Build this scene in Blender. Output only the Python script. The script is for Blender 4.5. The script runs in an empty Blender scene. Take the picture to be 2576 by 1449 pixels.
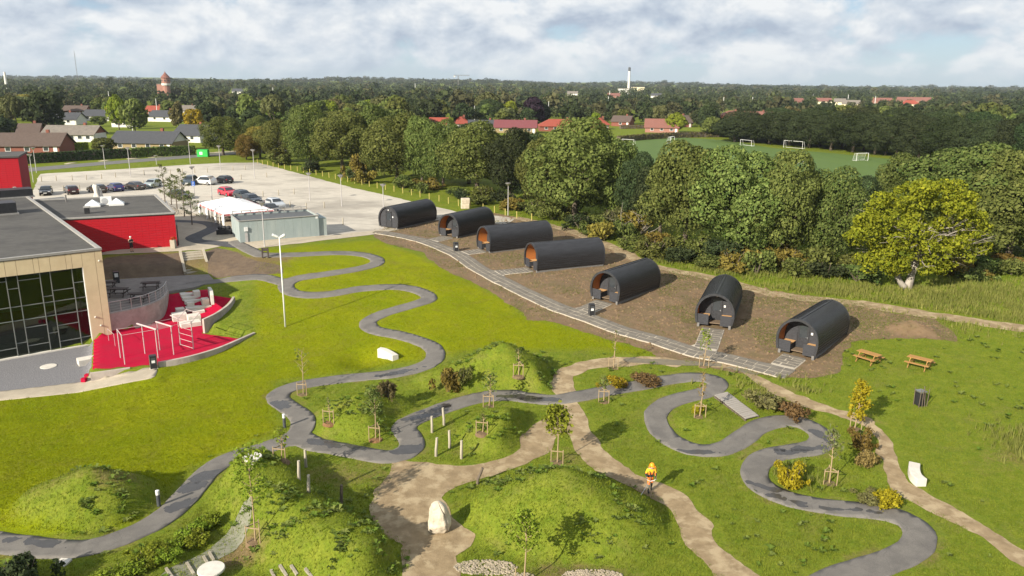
import bpy, bmesh, math, random
import numpy as np
from mathutils import Vector, Matrix, Quaternion

random.seed(11)
rng = np.random.default_rng(11)
sc = bpy.context.scene
COL = sc.collection
R = math.radians
PI = math.pi

# ------------------------------------------------------------------ camera
F, U0, V0, CAMH = 1950.0, 1288.0, 724.5, 22.5
PITCH = math.atan(513.5 / F)
ROLL = 0.009
cam_d = bpy.data.cameras.new('camera')
cam = bpy.data.objects.new('camera', cam_d)
COL.objects.link(cam)
cam_d.sensor_width = 36.0
cam_d.lens = 36.0 * F / 2576.0
cam_d.clip_start = 0.5
cam_d.clip_end = 30000
cam.matrix_world = (Matrix.Translation((0, 0, CAMH)) @ Matrix.Rotation(PI / 2 - PITCH, 4, 'X')
                    @ Matrix.Rotation(ROLL, 4, 'Z'))
sc.camera = cam

# ------------------------------------------------------------------ light
SUN_EL = R(26.5)
SH = Vector((0.656, 0.755, 0)).normalized()         # direction in which shadows fall
sun_dir = Vector((-SH.x * math.cos(SUN_EL), -SH.y * math.cos(SUN_EL), math.sin(SUN_EL)))   # towards the sun
sd = bpy.data.lights.new('sun', 'SUN')
sd.energy = 5.0
sd.angle = R(0.55)
sd.color = (1.0, 0.915, 0.77)
so = bpy.data.objects.new('sun', sd)
COL.objects.link(so)
so.rotation_euler = sun_dir.to_track_quat('Z', 'Y').to_euler()
so.location = (-60, -60, 90)

world = bpy.data.worlds.new('World')
sc.world = world
world.use_nodes = True
nt = world.node_tree
for n in list(nt.nodes):
    nt.nodes.remove(n)


def N(nt, t, **kw):
    n = nt.nodes.new(t)
    for k, v in kw.items():
        if k.startswith('in_'):
            key = k[3:]
            n.inputs[int(key) if key.isdigit() else key.replace('_', ' ')].default_value = v
        else:
            setattr(n, k, v)
    return n


def math_node(nt, op, a, b=None, c=None, clamp=False):
    n = nt.nodes.new('ShaderNodeMath')
    n.operation = op
    n.use_clamp = clamp
    for i, x in enumerate((a, b, c)):
        if x is None:
            continue
        if isinstance(x, (int, float)):
            n.inputs[i].default_value = x
        else:
            nt.links.new(x, n.inputs[i])
    return n.outputs[0]


def ramp(nt, fac, stops, interp='LINEAR'):
    n = nt.nodes.new('ShaderNodeValToRGB')
    n.color_ramp.interpolation = interp
    cr = n.color_ramp
    while len(cr.elements) < len(stops):
        cr.elements.new(0.5)
    for e, (p, c) in zip(cr.elements, stops):
        e.position = p
        e.color = (c[0], c[1], c[2], 1) if not isinstance(c, (int, float)) else (c, c, c, 1)
    nt.links.new(fac, n.inputs[0])
    return n.outputs[0]


def mixc(nt, fac, a, b, mode='MIX'):
    n = nt.nodes.new('ShaderNodeMix')
    n.data_type = 'RGBA'
    n.blend_type = mode
    for i, x in ((0, fac), (6, a), (7, b)):
        if isinstance(x, (int, float)):
            n.inputs[i].default_value = x
        elif isinstance(x, tuple):
            n.inputs[i].default_value = (x[0], x[1], x[2], 1)
        else:
            nt.links.new(x, n.inputs[i])
    return n.outputs[2]


sky = N(nt, 'ShaderNodeTexSky', sky_type='NISHITA', sun_disc=False)
sky.sun_elevation = SUN_EL
sky.sun_rotation = math.atan2(sun_dir.x, sun_dir.y)
sky.altitude = 20
sky.air_density = 1.0
sky.dust_density = 1.2
sky.ozone_density = 1.5
tc = N(nt, 'ShaderNodeTexCoord')
sep = N(nt, 'ShaderNodeSeparateXYZ')
nt.links.new(tc.outputs['Generated'], sep.inputs[0])
mp = N(nt, 'ShaderNodeMapping')
mp.inputs['Scale'].default_value = (1, 1, 1.75)
mp.inputs['Location'].default_value = (5.3, 2.6, 0.4)
nt.links.new(tc.outputs['Generated'], mp.inputs[0])
mp2 = N(nt, 'ShaderNodeMapping')
mp2.inputs['Location'].default_value = (-.006, -.004, 0.030)
nt.links.new(mp.outputs[0], mp2.inputs[0])


def cloud_noise(vec):
    n = N(nt, 'ShaderNodeTexNoise', in_Scale=8.6, in_Detail=9.0, in_Roughness=0.56, in_Distortion=0.15)
    nt.links.new(vec, n.inputs['Vector'])
    return n.outputs[0]


n1, n2 = cloud_noise(mp.outputs[0]), cloud_noise(mp2.outputs[0])
hz = ramp(nt, sep.outputs[2], [(0.0, 0.0), (0.012, 0.35), (0.035, .95), (.07, 1.15)])
cov = math_node(nt, 'MULTIPLY_ADD', hz, .16, n1)
mask = ramp(nt, cov, [(0.495, 0.0), (0.64, 1.0)], 'EASE')
mask = math_node(nt, 'MULTIPLY', mask, ramp(nt, sep.outputs[2], [(0.0, 0.2), (0.022, 0.8), (.045, .97)]))
lit = math_node(nt, 'MULTIPLY_ADD', math_node(nt, 'SUBTRACT', n1, n2), 2.6, .50)
lit = math_node(nt, 'ADD', lit, math_node(nt, 'MULTIPLY_ADD', n1, -.55, .28))
ccol = ramp(nt, lit, [(0.14, (2.7, 3.15, 3.85)), (0.42, (3.9, 4.3, 4.8)), (0.74, (5.6, 5.7, 5.75))])
skyg = ramp(nt, sep.outputs[2], [(0.0, (3.5, 4.35, 5.0)), (.035, (2.9, 4.0, 4.9)), (.12, (1.5, 2.7, 4.3)), (.6, (.7, 1.5, 3.2))])
skyc = mixc(nt, 0.75, sky.outputs[0], skyg)
fin = mixc(nt, mask, skyc, ccol)
bg = N(nt, 'ShaderNodeBackground', in_Strength=0.085)
nt.links.new(fin, bg.inputs[0])
wo = N(nt, 'ShaderNodeOutputWorld')
nt.links.new(bg.outputs[0], wo.inputs[0])

vs = sc.view_settings
vs.view_transform = 'Standard'
vs.look = 'None'
vs.exposure = 0.95
vs.gamma = 1.0
vs.use_curve_mapping = False

# ------------------------------------------------------------------ pixel <-> place helpers (photograph at 2576 x 1449)
FW = np.array([0, math.cos(PITCH), -math.sin(PITCH)])
_r0 = np.array([1.0, 0, 0])
_u0 = np.array([0, math.sin(PITCH), math.cos(PITCH)])
RT = math.cos(ROLL) * _r0 + math.sin(ROLL) * _u0
UP = -math.sin(ROLL) * _r0 + math.cos(ROLL) * _u0
EYE = np.array([0, 0, CAMH])


def ray(u, v):
    return FW * F + RT * (u - U0) - UP * (v - V0)


def at(u, v, z=0.0):
    d = ray(u, v)
    return EYE + d * ((z - CAMH) / d[2])


def proj(p):
    q = np.asarray(p, float) - EYE
    zc = q @ FW
    return U0 + F * (q @ RT) / zc, V0 - F * (q @ UP) / zc, zc


def depth_of(p):
    return float((np.asarray(p, float) - EYE) @ FW)


# ------------------------------------------------------------------ materials
MATS = {}


def pbsdf(name):
    m = bpy.data.materials.new(name)
    m.use_nodes = True
    b = m.node_tree.nodes['Principled BSDF']
    return m, m.node_tree, b


def mat(name, c1, c2=None, rough=0.7, scale=3.0, detail=5.0, bump=0.0, bscale=None, metal=0.0, spec=0.4,
        space='Object', stretch=None, c3=None, scale3=0.4, amt3=0.5, coat=0.0):
    """plain surface: two tones broken up by noise, fine relief, optional large-scale stains"""
    if name in MATS:
        return MATS[name]
    m, t, b = pbsdf(name)
    b.inputs['Roughness'].default_value = rough
    b.inputs['Metallic'].default_value = metal
    b.inputs['Specular IOR Level'].default_value = spec
    if coat:
        b.inputs['Coat Weight'].default_value = coat
        b.inputs['Coat Roughness'].default_value = 0.08
    c2 = c2 or tuple(x * 0.82 for x in c1)
    if space == 'World':
        g = N(t, 'ShaderNodeNewGeometry').outputs['Position']
    else:
        g = N(t, 'ShaderNodeTexCoord').outputs['Object']
    if stretch:
        mpn = N(t, 'ShaderNodeMapping')
        mpn.inputs['Scale'].default_value = stretch
        t.links.new(g, mpn.inputs[0])
        g = mpn.outputs[0]
    nz = N(t, 'ShaderNodeTexNoise', in_Scale=scale, in_Detail=detail, in_Roughness=0.62)
    t.links.new(g, nz.inputs['Vector'])
    f = ramp(t, nz.outputs[0], [(0.34, 0.0), (0.66, 1.0)])
    col = mixc(t, f, c1, c2)
    if c3:
        n3 = N(t, 'ShaderNodeTexNoise', in_Scale=scale3, in_Detail=6.0, in_Roughness=0.6)
        t.links.new(g, n3.inputs['Vector'])
        f3 = ramp(t, n3.outputs[0], [(0.48, 0.0), (0.62, amt3)])
        col = mixc(t, f3, col, c3)
    t.links.new(col, b.inputs['Base Color'])
    if bump:
        nb = N(t, 'ShaderNodeTexNoise', in_Scale=bscale or scale * 3, in_Detail=4.0)
        t.links.new(g, nb.inputs['Vector'])
        bn = N(t, 'ShaderNodeBump', in_Strength=bump, in_Distance=0.05)
        t.links.new(nb.outputs[0], bn.inputs['Height'])
        t.links.new(bn.outputs[0], b.inputs['Normal'])
    MATS[name] = m
    return m


def leaf_mat(name, c1, c2, var=0.25, trans=0.28):
    if name in MATS:
        return MATS[name]
    m, t, b = pbsdf(name)
    at_ = N(t, 'ShaderNodeAttribute', attribute_name='rnd')
    oi = N(t, 'ShaderNodeObjectInfo')
    f = ramp(t, at_.outputs['Fac'], [(0.0, 0.0), (1.0, 1.0)])
    col = mixc(t, f, c1, c2)
    hsv = N(t, 'ShaderNodeHueSaturation')
    t.links.new(col, hsv.inputs['Color'])
    hue = math_node(t, 'MULTIPLY_ADD', oi.outputs['Random'], 0.045, 0.478)
    val = math_node(t, 'MULTIPLY_ADD', oi.outputs['Random'], var * 2, 1.0 - var)
    t.links.new(hue, hsv.inputs['Hue'])
    t.links.new(val, hsv.inputs['Value'])
    d = b
    d.inputs['Roughness'].default_value = 0.7
    d.inputs['Specular IOR Level'].default_value = 0.08
    t.links.new(hsv.outputs[0], d.inputs['Base Color'])
    tr = N(t, 'ShaderNodeBsdfTranslucent')
    t.links.new(hsv.outputs[0], tr.inputs[0])
    mx = N(t, 'ShaderNodeMixShader')
    mx.inputs[0].default_value = trans
    t.links.new(d.outputs[0], mx.inputs[1])
    t.links.new(tr.outputs[0], mx.inputs[2])
    t.links.new(mx.outputs[0], t.nodes['Material Output'].inputs[0])
    MATS[name] = m
    return m


# ------------------------------------------------------------------ mesh builder
class MB:
    def __init__(self):
        self.v, self.f, self.mi = [], [], []

    def add(self, vs, fs, mi=0):
        o = len(self.v)
        self.v += [tuple(map(float, p)) for p in vs]
        self.f += [tuple(i + o for i in f) for f in fs]
        self.mi += [mi] * len(fs)
        return self

    def box(self, c, s, rz=0.0, mi=0, M=None):
        x, y, z = s[0] / 2, s[1] / 2, s[2] / 2
        vs = [(-x, -y, -z), (x, -y, -z), (x, y, -z), (-x, y, -z), (-x, -y, z), (x, -y, z), (x, y, z), (-x, y, z)]
        ca, sa = math.cos(rz), math.sin(rz)
        if M is not None:
            vs = [tuple(M @ Vector(p)) for p in vs]
            vs = [(p[0] + c[0], p[1] + c[1], p[2] + c[2]) for p in vs]
        else:
            vs = [(p[0] * ca - p[1] * sa + c[0], p[0] * sa + p[1] * ca + c[1], p[2] + c[2]) for p in vs]
        return self.add(vs, [(0, 3, 2, 1), (4, 5, 6, 7), (0, 1, 5, 4), (1, 2, 6, 5), (2, 3, 7, 6), (3, 0, 4, 7)], mi)

    def bar(self, p0, p1, w, h=None, mi=0):
        """square bar between two points"""
        p0, p1 = Vector(p0), Vector(p1)
        d = p1 - p0
        q = d.to_track_quat('Y', 'Z').to_matrix()
        return self.box((p0 + p1) / 2, (w, d.length, h or w), M=q, mi=mi)

    def tube(self, pts, rad, n=8, mi=0, caps=True):
        pts = [Vector(p) for p in pts]
        if isinstance(rad, (int, float)):
            rad = [rad] * len(pts)
        vs, fs = [], []
        prev = None
        for i, p in enumerate(pts):
            d = (pts[min(i + 1, len(pts) - 1)] - pts[max(i - 1, 0)])
            if d.length < 1e-9:
                d = Vector((0, 0, 1))
            d.normalize()
            if prev is None:
                a = d.orthogonal().normalized()
            else:
                a = (prev - d * prev.dot(d))
                a = a.normalized() if a.length > 1e-6 else d.orthogonal().normalized()
            prev = a
            b = d.cross(a)
            for k in range(n):
                t = 2 * PI * k / n
                vs.append(p + (a * math.cos(t) + b * math.sin(t)) * rad[i])
        for i in range(len(pts) - 1):
            for k in range(n):
                k2 = (k + 1) % n
                fs.append((i * n + k, i * n + k2, (i + 1) * n + k2, (i + 1) * n + k))
        if caps:
            fs.append(tuple(reversed(range(n))))
            o = (len(pts) - 1) * n
            fs.append(tuple(range(o, o + n)))
        return self.add(vs, fs, mi)

    def prism(self, poly, z0, z1, mi=0, cap=True):
        """closed 2D outline extruded in z; z0,z1 numbers or lists"""
        n = len(poly)
        a = sum(poly[i][0] * poly[(i + 1) % n][1] - poly[(i + 1) % n][0] * poly[i][1] for i in range(n))
        if a < 0:
            poly = poly[::-1]
        vs = [(p[0], p[1], z0) for p in poly] + [(p[0], p[1], z1) for p in poly]
        fs = [(i, (i + 1) % n, n + (i + 1) % n, n + i) for i in range(n)]
        if cap:
            fs += [tuple(reversed(range(n))), tuple(range(n, 2 * n))]
        return self.add(vs, fs, mi)

    def lathe(self, prof, n=16, c=(0, 0, 0), mi=0):
        vs, fs = [], []
        for (r, z) in prof:
            for k in range(n):
                t = 2 * PI * k / n
                vs.append((c[0] + r * math.cos(t), c[1] + r * math.sin(t), c[2] + z))
        for i in range(len(prof) - 1):
            for k in range(n):
                k2 = (k + 1) % n
                fs.append((i * n + k, i * n + k2, (i + 1) * n + k2, (i + 1) * n + k))
        fs.append(tuple(reversed(range(n))))
        o = (len(prof) - 1) * n
        fs.append(tuple(range(o, o + n)))
        return self.add(vs, fs, mi)

    def mesh(self, name, mats, smooth=False):
        me = bpy.data.meshes.new(name)
        me.from_pydata(self.v, [], self.f)
        for m in (mats if isinstance(mats, (list, tuple)) else [mats]):
            me.materials.append(m)
        if max(self.mi or [0]) > 0:
            me.polygons.foreach_set('material_index', self.mi)
        if smooth:
            me.polygons.foreach_set('use_smooth', [True] * len(me.polygons))
        me.update()
        return me

    def build(self, name, mats, parent=None, smooth=False, bevel=0.0, loc=None):
        o = bpy.data.objects.new(name, self.mesh(name, mats, smooth))
        COL.objects.link(o)
        if parent is not None:
            o.parent = parent
        if loc is not None:
            o.location = loc
        if bevel:
            md = o.modifiers.new('bevel', 'BEVEL')
            md.width = bevel
            md.segments = 2
            md.limit_method = 'ANGLE'
        return o


def tag(o, label, cat, group=None, kind=None):
    if label:
        o['label'] = label
    if cat:
        o['category'] = cat
    if group:
        o['group'] = group
    if kind:
        o['kind'] = kind
    return o


def thing(name, label, cat, loc=(0, 0, 0), rz=0.0, group=None):
    o = bpy.data.objects.new(name, None)
    COL.objects.link(o)
    o.location = tuple(map(float, loc))
    o.rotation_euler = (0, 0, rz)
    o.empty_display_size = 0.3
    return tag(o, label, cat, group)


def copy_tree(o, parent=None):
    c = o.copy()
    COL.objects.link(c)
    c.parent = parent
    for ch in list(o.children):
        copy_tree(ch, c)
    return c


def place(name, mesh, parent, loc=(0, 0, 0), rz=0.0, M=None):
    o = bpy.data.objects.new(name, mesh)
    COL.objects.link(o)
    o.parent = parent
    if M is not None:
        o.matrix_local = M
    else:
        o.location = loc
        o.rotation_euler = (0, 0, rz)
    return o
# ------------------------------------------------------------------ terrain: levels read off the place
CTRL = [
    (0, 1460, -.2), (600, 1460, 0), (1288, 1460, 0), (2000, 1460, 0), (2576, 1460, 0), (300, 1180, -.2), (0, 1180, -.4),
    (0, 1010, -.6), (230, 1000, -.6), (390, 955, -.2), (560, 900, 0), (640, 1000, .1), (1000, 1000, .4), (1300, 1050, .3),
    (1700, 1080, .2), (2100, 1150, .2), (2500, 1150, .3), (660, 850, .4), (720, 822, .8), (950, 800, 1.2), (1090, 880, .9),
    (1200, 830, 1.2), (1600, 900, .9), (1500, 1150, .15), (900, 1250, .05), (2000, 930, 1.0), (2200, 900, 1.1),
    (2500, 900, 1.3), (2200, 1020, .7), (700, 700, 2.2), (560, 705, 1.9), (600, 760, 1.5), (600, 800, 1.0), (950, 650, 2.9),
    (1050, 740, 1.9), (830, 690, 2.4), (640, 632, 3.35), (760, 618, 3.4), (900, 600, 3.4), (1040, 585, 3.2), (1160, 605, 3.0),
    (1290, 640, 2.7), (1410, 690, 2.3), (1570, 770, 1.7), (1790, 830, 1.3), (1300, 550, 3.2), (1700, 690, 2.2),
    (2000, 745, 1.9), (2300, 765, 2.0), (2576, 830, 1.8), (2450, 720, 2.4), (300, 645, 3.5), (400, 628, 3.5),
    (470, 625, 3.5), (550, 605, 3.5), (120, 490, 3.7), (250, 560, 3.6), (400, 480, 3.7), (700, 520, 3.6), (900, 545, 3.5),
    (640, 415, 4.0), (100, 440, 4.0), (1000, 500, 3.6), (1150, 520, 3.4), (400, 375, 4.5), (1000, 400, 4.0),
    (1500, 360, 3.5), (2000, 370, 3.0), (2200, 450, 2.8), (2576, 560, 2.8), (1700, 480, 3.0), (1500, 520, 3.1),
    (100, 270, 5.0), (1288, 270, 4.5), (2500, 270, 4.0), (-200, 700, 0), (-200, 480, 3.7), (-200, 1000, -.6),
    (2800, 1000, 1.2), (2800, 600, 2.8), (350, 720, 1.9), (400, 735, 1.9), (450, 712, 1.9), (300, 745, 1.9), (490, 712, 1.9)]


def ab(x, y):
    y = np.clip(y, 22, 420)
    return np.clip(x / y, -.95, .95) * 2.2, np.log(y)


_cp = np.array([at(u, v, z) for u, v, z in CTRL])
_ca, _cb = ab(_cp[:, 0], _cp[:, 1])
_cz = np.array([c[2] for c in CTRL])


def _phi(r2):
    return np.where(r2 > 1e-12, 0.5 * r2 * np.log(np.maximum(r2, 1e-12)), 0)


_n = len(_ca)
_K = _phi((_ca[:, None] - _ca[None]) ** 2 + (_cb[:, None] - _cb[None]) ** 2) + np.eye(_n) * 0.004
_P = np.stack([np.ones(_n), _ca, _cb], 1)
_A = np.block([[_K, _P], [_P.T, np.zeros((3, 3))]])
_W = np.linalg.solve(_A, np.concatenate([_cz, np.zeros(3)]))


def hills(x, y):
    """far wooded ridges"""
    w = np.clip((y - 900) / 1600, 0, 1)
    r = (18 + 9 * np.sin(x / 420 + 1.3) + 7 * np.sin(x / 190 + y / 800) + 5 * np.sin(x / 95 + 2.1)) * w * w
    r += np.clip((y - 700) / 700, 0, 1) * 12 * np.exp(-((x + 700) / 420) ** 2)
    r += np.clip((y - 2600) / 1400, 0, 1) * 26
    return r * np.clip(1.05 - x / 9000, .3, 1.2) * .5


def hbase(x, y):
    x = np.atleast_1d(np.asarray(x, float))
    y = np.atleast_1d(np.asarray(y, float))
    out = np.empty_like(x)
    for i in range(0, len(x), 20000):
        a, b = ab(x[i:i + 20000], y[i:i + 20000])
        k = _phi((a[:, None] - _ca[None]) ** 2 + (b[:, None] - _cb[None]) ** 2)
        out[i:i + 20000] = k @ _W[:_n] + _W[_n] + _W[_n + 1] * a + _W[_n + 2] * b
    return out + hills(x, y)


def Gb(u, v):
    """ground point seen at a photo pixel, on the smooth terrain"""
    z = 1.0
    for _ in range(25):
        p = at(u, v, z)
        z = 0.5 * z + 0.5 * float(hbase(p[0], p[1])[0])
    return np.array([p[0], p[1]])


def spline(pts, step=0.35, closed=False):
    """Catmull-Rom through plan points, resampled"""
    P = np.array(pts, float)
    n = len(P)
    out = []
    rngi = range(n if closed else n - 1)
    for i in rngi:
        if closed:
            p0, p1, p2, p3 = P[(i - 1) % n], P[i], P[(i + 1) % n], P[(i + 2) % n]
        else:
            p0, p1, p2, p3 = P[max(i - 1, 0)], P[i], P[i + 1], P[min(i + 2, n - 1)]
        m = max(2, int(np.linalg.norm(p2 - p1) / step))
        for t in np.arange(m) / m:
            t2, t3 = t * t, t * t * t
            out.append(0.5 * ((2 * p1) + (-p0 + p2) * t + (2 * p0 - 5 * p1 + 4 * p2 - p3) * t2 + (-p0 + 3 * p1 - 3 * p2 + p3) * t3))
    if not closed:
        out.append(P[-1])
    return np.array(out)


def curve_px(px, step=0.35, closed=False):
    return spline([Gb(u, v) for u, v in px], step, closed)


# grid --------------------------------------------------------------
def axis(f0, f1, s, lo, hi, g=1.22, mids=()):
    a = list(np.arange(f0, f1 + s / 2, s))
    st = s
    x = a[-1]
    while x < hi:
        lim = 1e9
        for (edge, sm) in mids:
            if x < edge:
                lim = sm
                break
        st = min(st * g, lim)
        x += st
        a.append(x)
    st = s
    x = a[0]
    b = []
    while x > lo:
        st *= g
        x -= st
        b.append(x)
    return np.array(b[::-1] + a)


XS = axis(-62, 62, 0.42, -7000, 7000, 1.12)
YS = axis(23, 92, 0.42, -300, 9000, 1.07, mids=((150, .9), (215, 1.6)))
NX, NY = len(XS), len(YS)
GX, GY = np.meshgrid(XS, YS)
gx, gy = GX.ravel(), GY.ravel()
gz0 = hbase(gx, gy)


def vnoise(x, y, s=1.0, seed=0):
    x = np.asarray(x) / s
    y = np.asarray(y) / s
    xi, yi = np.floor(x).astype(np.int64), np.floor(y).astype(np.int64)
    fx, fy = x - xi, y - yi
    fx, fy = fx * fx * (3 - 2 * fx), fy * fy * (3 - 2 * fy)

    def h(a, b):
        n = (a * 374761393 + b * 668265263 + seed * 974711) & 0x7fffffff
        n = ((n ^ (n >> 13)) * 1274126177) & 0x7fffffff
        n = (n ^ (n >> 16)) & 0xffff
        return n / 65535.0
    return ((h(xi, yi) * (1 - fx) + h(xi + 1, yi) * fx) * (1 - fy) + (h(xi, yi + 1) * (1 - fx) + h(xi + 1, yi + 1) * fx) * fy) * 2 - 1


def fbm(x, y, s, seed=0):
    return vnoise(x, y, s, seed) * .6 + vnoise(x, y, s / 2.1, seed + 1) * .3 + vnoise(x, y, s / 4.3, seed + 2) * .15


def d_line(C, x, y, reach=6.0):
    """distance from plan points to a sampled curve (far points stay at a big value)"""
    out = np.full(len(x), 50.0)
    lo, hi = C.min(0) - reach, C.max(0) + reach
    idx = np.nonzero((x > lo[0]) & (x < hi[0]) & (y > lo[1]) & (y < hi[1]))[0]
    for i in range(0, len(idx), 8000):
        j = idx[i:i + 8000]
        A, B = C[:-1], C[1:]
        D = B - A
        L = (D ** 2).sum(1) + 1e-12
        px = x[j][:, None] - A[None, :, 0]
        py = y[j][:, None] - A[None, :, 1]
        t = np.clip((px * D[:, 0] + py * D[:, 1]) / L, 0, 1)
        dd = (px - t * D[:, 0]) ** 2 + (py - t * D[:, 1]) ** 2
        out[j] = np.sqrt(dd.min(1))
    return out


def d_poly(Pg, x, y, reach=6.0):
    """signed distance to a closed plan polygon, negative inside"""
    C = np.vstack([Pg, Pg[:1]])
    d = d_line(C, x, y, reach)
    inside = np.zeros(len(x), bool)
    for (x0, y0), (x1, y1) in zip(C[:-1], C[1:]):
        c = ((y0 > y) != (y1 > y)) & (x < (x1 - x0) * (y - y0) / (y1 - y0 + 1e-12) + x0)
        inside ^= c
    return np.where(inside, -d, d)


# courses of the tracks and paths (photo pixels on the ground) --------
TRACK_A = [(590, 610), (644, 637), (669, 642), (744, 641), (844, 637), (906, 640), (939, 648), (950, 657), (939, 667), (894, 678),
           (819, 690), (749, 701), (721, 715), (726, 732), (756, 741), (799, 743), (844, 738), (894, 729), (944, 724),
           (1006, 723), (1056, 733), (1079, 747), (1069, 758), (1019, 773), (969, 788), (932, 805), (926, 820), (944, 832),
           (994, 842), (1044, 855), (1084, 872), (1096, 892), (1084, 912), (1044, 929), (981, 942), (894, 950), (806, 961),
           (744, 972), (706, 988), (700, 1006), (726, 1025), (754, 1045), (763, 1066), (752, 1090), (706, 1114), (644, 1134),
           (575, 1155), (525, 1187), (487, 1227), (437, 1282), (375, 1324), (300, 1356), (225, 1378), (150, 1383), (75, 1376),
           (0, 1366), (-90, 1350), (-220, 1310)]
TRACK_B = [(752, 1098), (790, 1119), (844, 1128), (894, 1138), (944, 1148), (985, 1150), (1024, 1138), (1037, 1117), (1028, 1096),
           (1014, 1078), (1039, 1058), (1081, 1040), (1131, 1022), (1194, 1004), (1244, 997), (1288, 997), (1338, 1003),
           (1400, 1007), (1463, 996), (1538, 982), (1613, 969), (1688, 955), (1750, 949), (1788, 954), (1806, 965), (1801, 977),
           (1770, 989), (1713, 1003), (1671, 1020), (1650, 1042), (1652, 1065), (1668, 1092), (1700, 1114), (1738, 1130),
           (1788, 1135), (1838, 1122), (1878, 1096), (1913, 1072), (1958, 1061), (2010, 1063), (2052, 1082), (2070, 1104),
           (2052, 1126), (2000, 1135), (1950, 1143), (1914, 1158), (1896, 1185), (1906, 1214), (1942, 1240), (2004, 1262),
           (2080, 1275), (2150, 1283), (2222, 1291), (2284, 1312), (2314, 1340), (2308, 1370), (2268, 1400), (2200, 1426),
           (2140, 1444), (2062, 1478), (1990, 1530), (1950, 1610), (1960, 1720)]
TRACK_C = [(487, 714), (550, 706), (610, 700), (660, 698), (716, 712)]
PLAZA_TRACK = [(440, 557), (480, 558), (520, 562), (540, 572), (520, 584), (495, 594), (487, 601), (503, 608), (548, 612), (598, 618)]
DIRT_A = [(1690, 912), (1640, 907), (1580, 909), (1520, 914), (1460, 926), (1425, 943), (1416, 966), (1424, 992), (1428, 1020),
          (1446, 1058), (1462, 1100), (1496, 1150), (1560, 1192), (1640, 1226), (1700, 1262), (1738, 1312), (1762, 1362),
          (1800, 1404), (1870, 1470), (1960, 1550), (2080, 1660)]
DIRT_R = [(1800, 918), (1860, 925), (1905, 952), (1965, 985), (2060, 1024), (2150, 1052), (2192, 1072), (2222, 1106), (2237, 1150),
          (2246, 1190), (2278, 1230), (2342, 1268), (2430, 1311), (2520, 1368), (2610, 1430), (2760, 1520)]
DIRT_POLY = [(985, 1153), (1060, 1163), (1130, 1170), (1225, 1170), (1285, 1148), (1312, 1108), (1335, 1068), (1382, 1050),
             (1425, 1040), (1450, 1075), (1405, 1100), (1376, 1135), (1330, 1166), (1260, 1190), (1180, 1212), (1125, 1234),
             (1112, 1252), (1135, 1292), (1185, 1345), (1185, 1378), (1150, 1400), (1150, 1480), (1190, 1600), (960, 1620), (985, 1480), (1022, 1400),
             (1008, 1372), (955, 1335), (925, 1290), (942, 1240), (985, 1195)]
SOIL_POLY = [(935, 586), (955, 604), (1000, 621), (1058, 633), (1078, 652), (1125, 682), (1200, 716), (1270, 762), (1330, 800),
             (1390, 812), (1480, 835), (1560, 860), (1640, 885), (1650, 902), (1740, 910), (1800, 930), (1880, 945), (1960, 950),
             (2050, 957), (2110, 942), (2125, 915), (2110, 890), (2140, 858), (2190, 850), (2260, 850), (2390, 855), (2400, 835),
             (2330, 800), (2230, 790), (2150, 762), (1960, 733), (1800, 705), (1690, 680), (1590, 645), (1500, 605), (1400, 572),
             (1310, 548), (1230, 535), (1180, 528), (1120, 545), (1020, 560), (950, 572)]
CARPARK = [(60, 540), (100, 437), (200, 432), (330, 424), (450, 416), (560, 410), (650, 409), (735, 432), (880, 471), (1040, 508),
           (1150, 533), (1300, 549), (1270, 565), (1110, 553), (1000, 562), (945, 584), (820, 597), (640, 560), (500, 545),
           (400, 520), (250, 540)]
TERRACE = [(200, 650), (262, 642), (300, 640), (448, 632), (512, 630), (560, 618), (640, 627), (760, 612), (930, 592), (1005, 578),
           (1000, 570), (945, 580), (820, 594), (640, 557), (500, 540), (400, 515), (380, 560), (250, 600)]
ROAD_PX = [(-120, 446), (54, 429), (200, 416), (400, 400), (612, 384), (720, 378)]
PAVE = [(955, 585), (1000, 592), (1060, 605), (1110, 622), (1160, 645), (1200, 673), (1260, 705), (1330, 740), (1400, 772),
        (1470, 796), (1560, 830), (1650, 855), (1740, 884), (1840, 905), (1930, 928), (1985, 942)]
PITCH_PX = [(1540, 352), (1640, 347), (1720, 346), (1830, 353), (1940, 372), (2100, 386), (2240, 400), (2330, 425), (2260, 470),
            (2100, 500), (1800, 500), (1600, 440)]
RED_POLY = [(230, 937), (233, 852), (282, 838), (325, 830), (375, 817), (396, 806), (413, 774), (421, 740), (470, 734), (526, 727),
            (533, 741), (587, 750), (560, 788), (508, 838), (606, 852), (545, 877), (470, 904), (398, 921), (392, 920), (330, 931)]
GRAVEL_POLY = [(-300, 930), (0, 908), (215, 871), (236, 870), (232, 938), (215, 960), (150, 968), (0, 985), (-300, 1010)]
KERB_POLY = [(-300, 1005), (0, 982), (150, 967), (215, 961), (230, 945), (330, 932), (392, 918), (396, 934), (388, 951), (250, 977), (120, 996),
             (0, 1008), (-300, 1040)]
MOWN = [(-400, 1340), (150, 1350), (330, 1310), (480, 1180), (690, 1090), (690, 960), (1080, 900), (1180, 880), (1380, 880),
        (1480, 880), (1640, 890), (1480, 835), (1330, 800), (1200, 716), (1075, 652), (950, 605), (640, 630), (640, 850),
        (380, 930), (-400, 1030)]

cA, cB, cC = curve_px(TRACK_A), curve_px(TRACK_B), curve_px(TRACK_C)
cP = curve_px(PLAZA_TRACK)
cDA, cDR = curve_px(DIRT_A), curve_px(DIRT_R)
cPave = curve_px(PAVE)
cRoad = curve_px(ROAD_PX, 2.0)
pg = {k: np.array([Gb(u, v) for u, v in P]) for k, P in dict(dirt=DIRT_POLY, soil=SOIL_POLY, park=CARPARK, road=ROAD_PX, pitch=PITCH_PX,
      mown=MOWN, terrace=TERRACE).items()}
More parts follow.
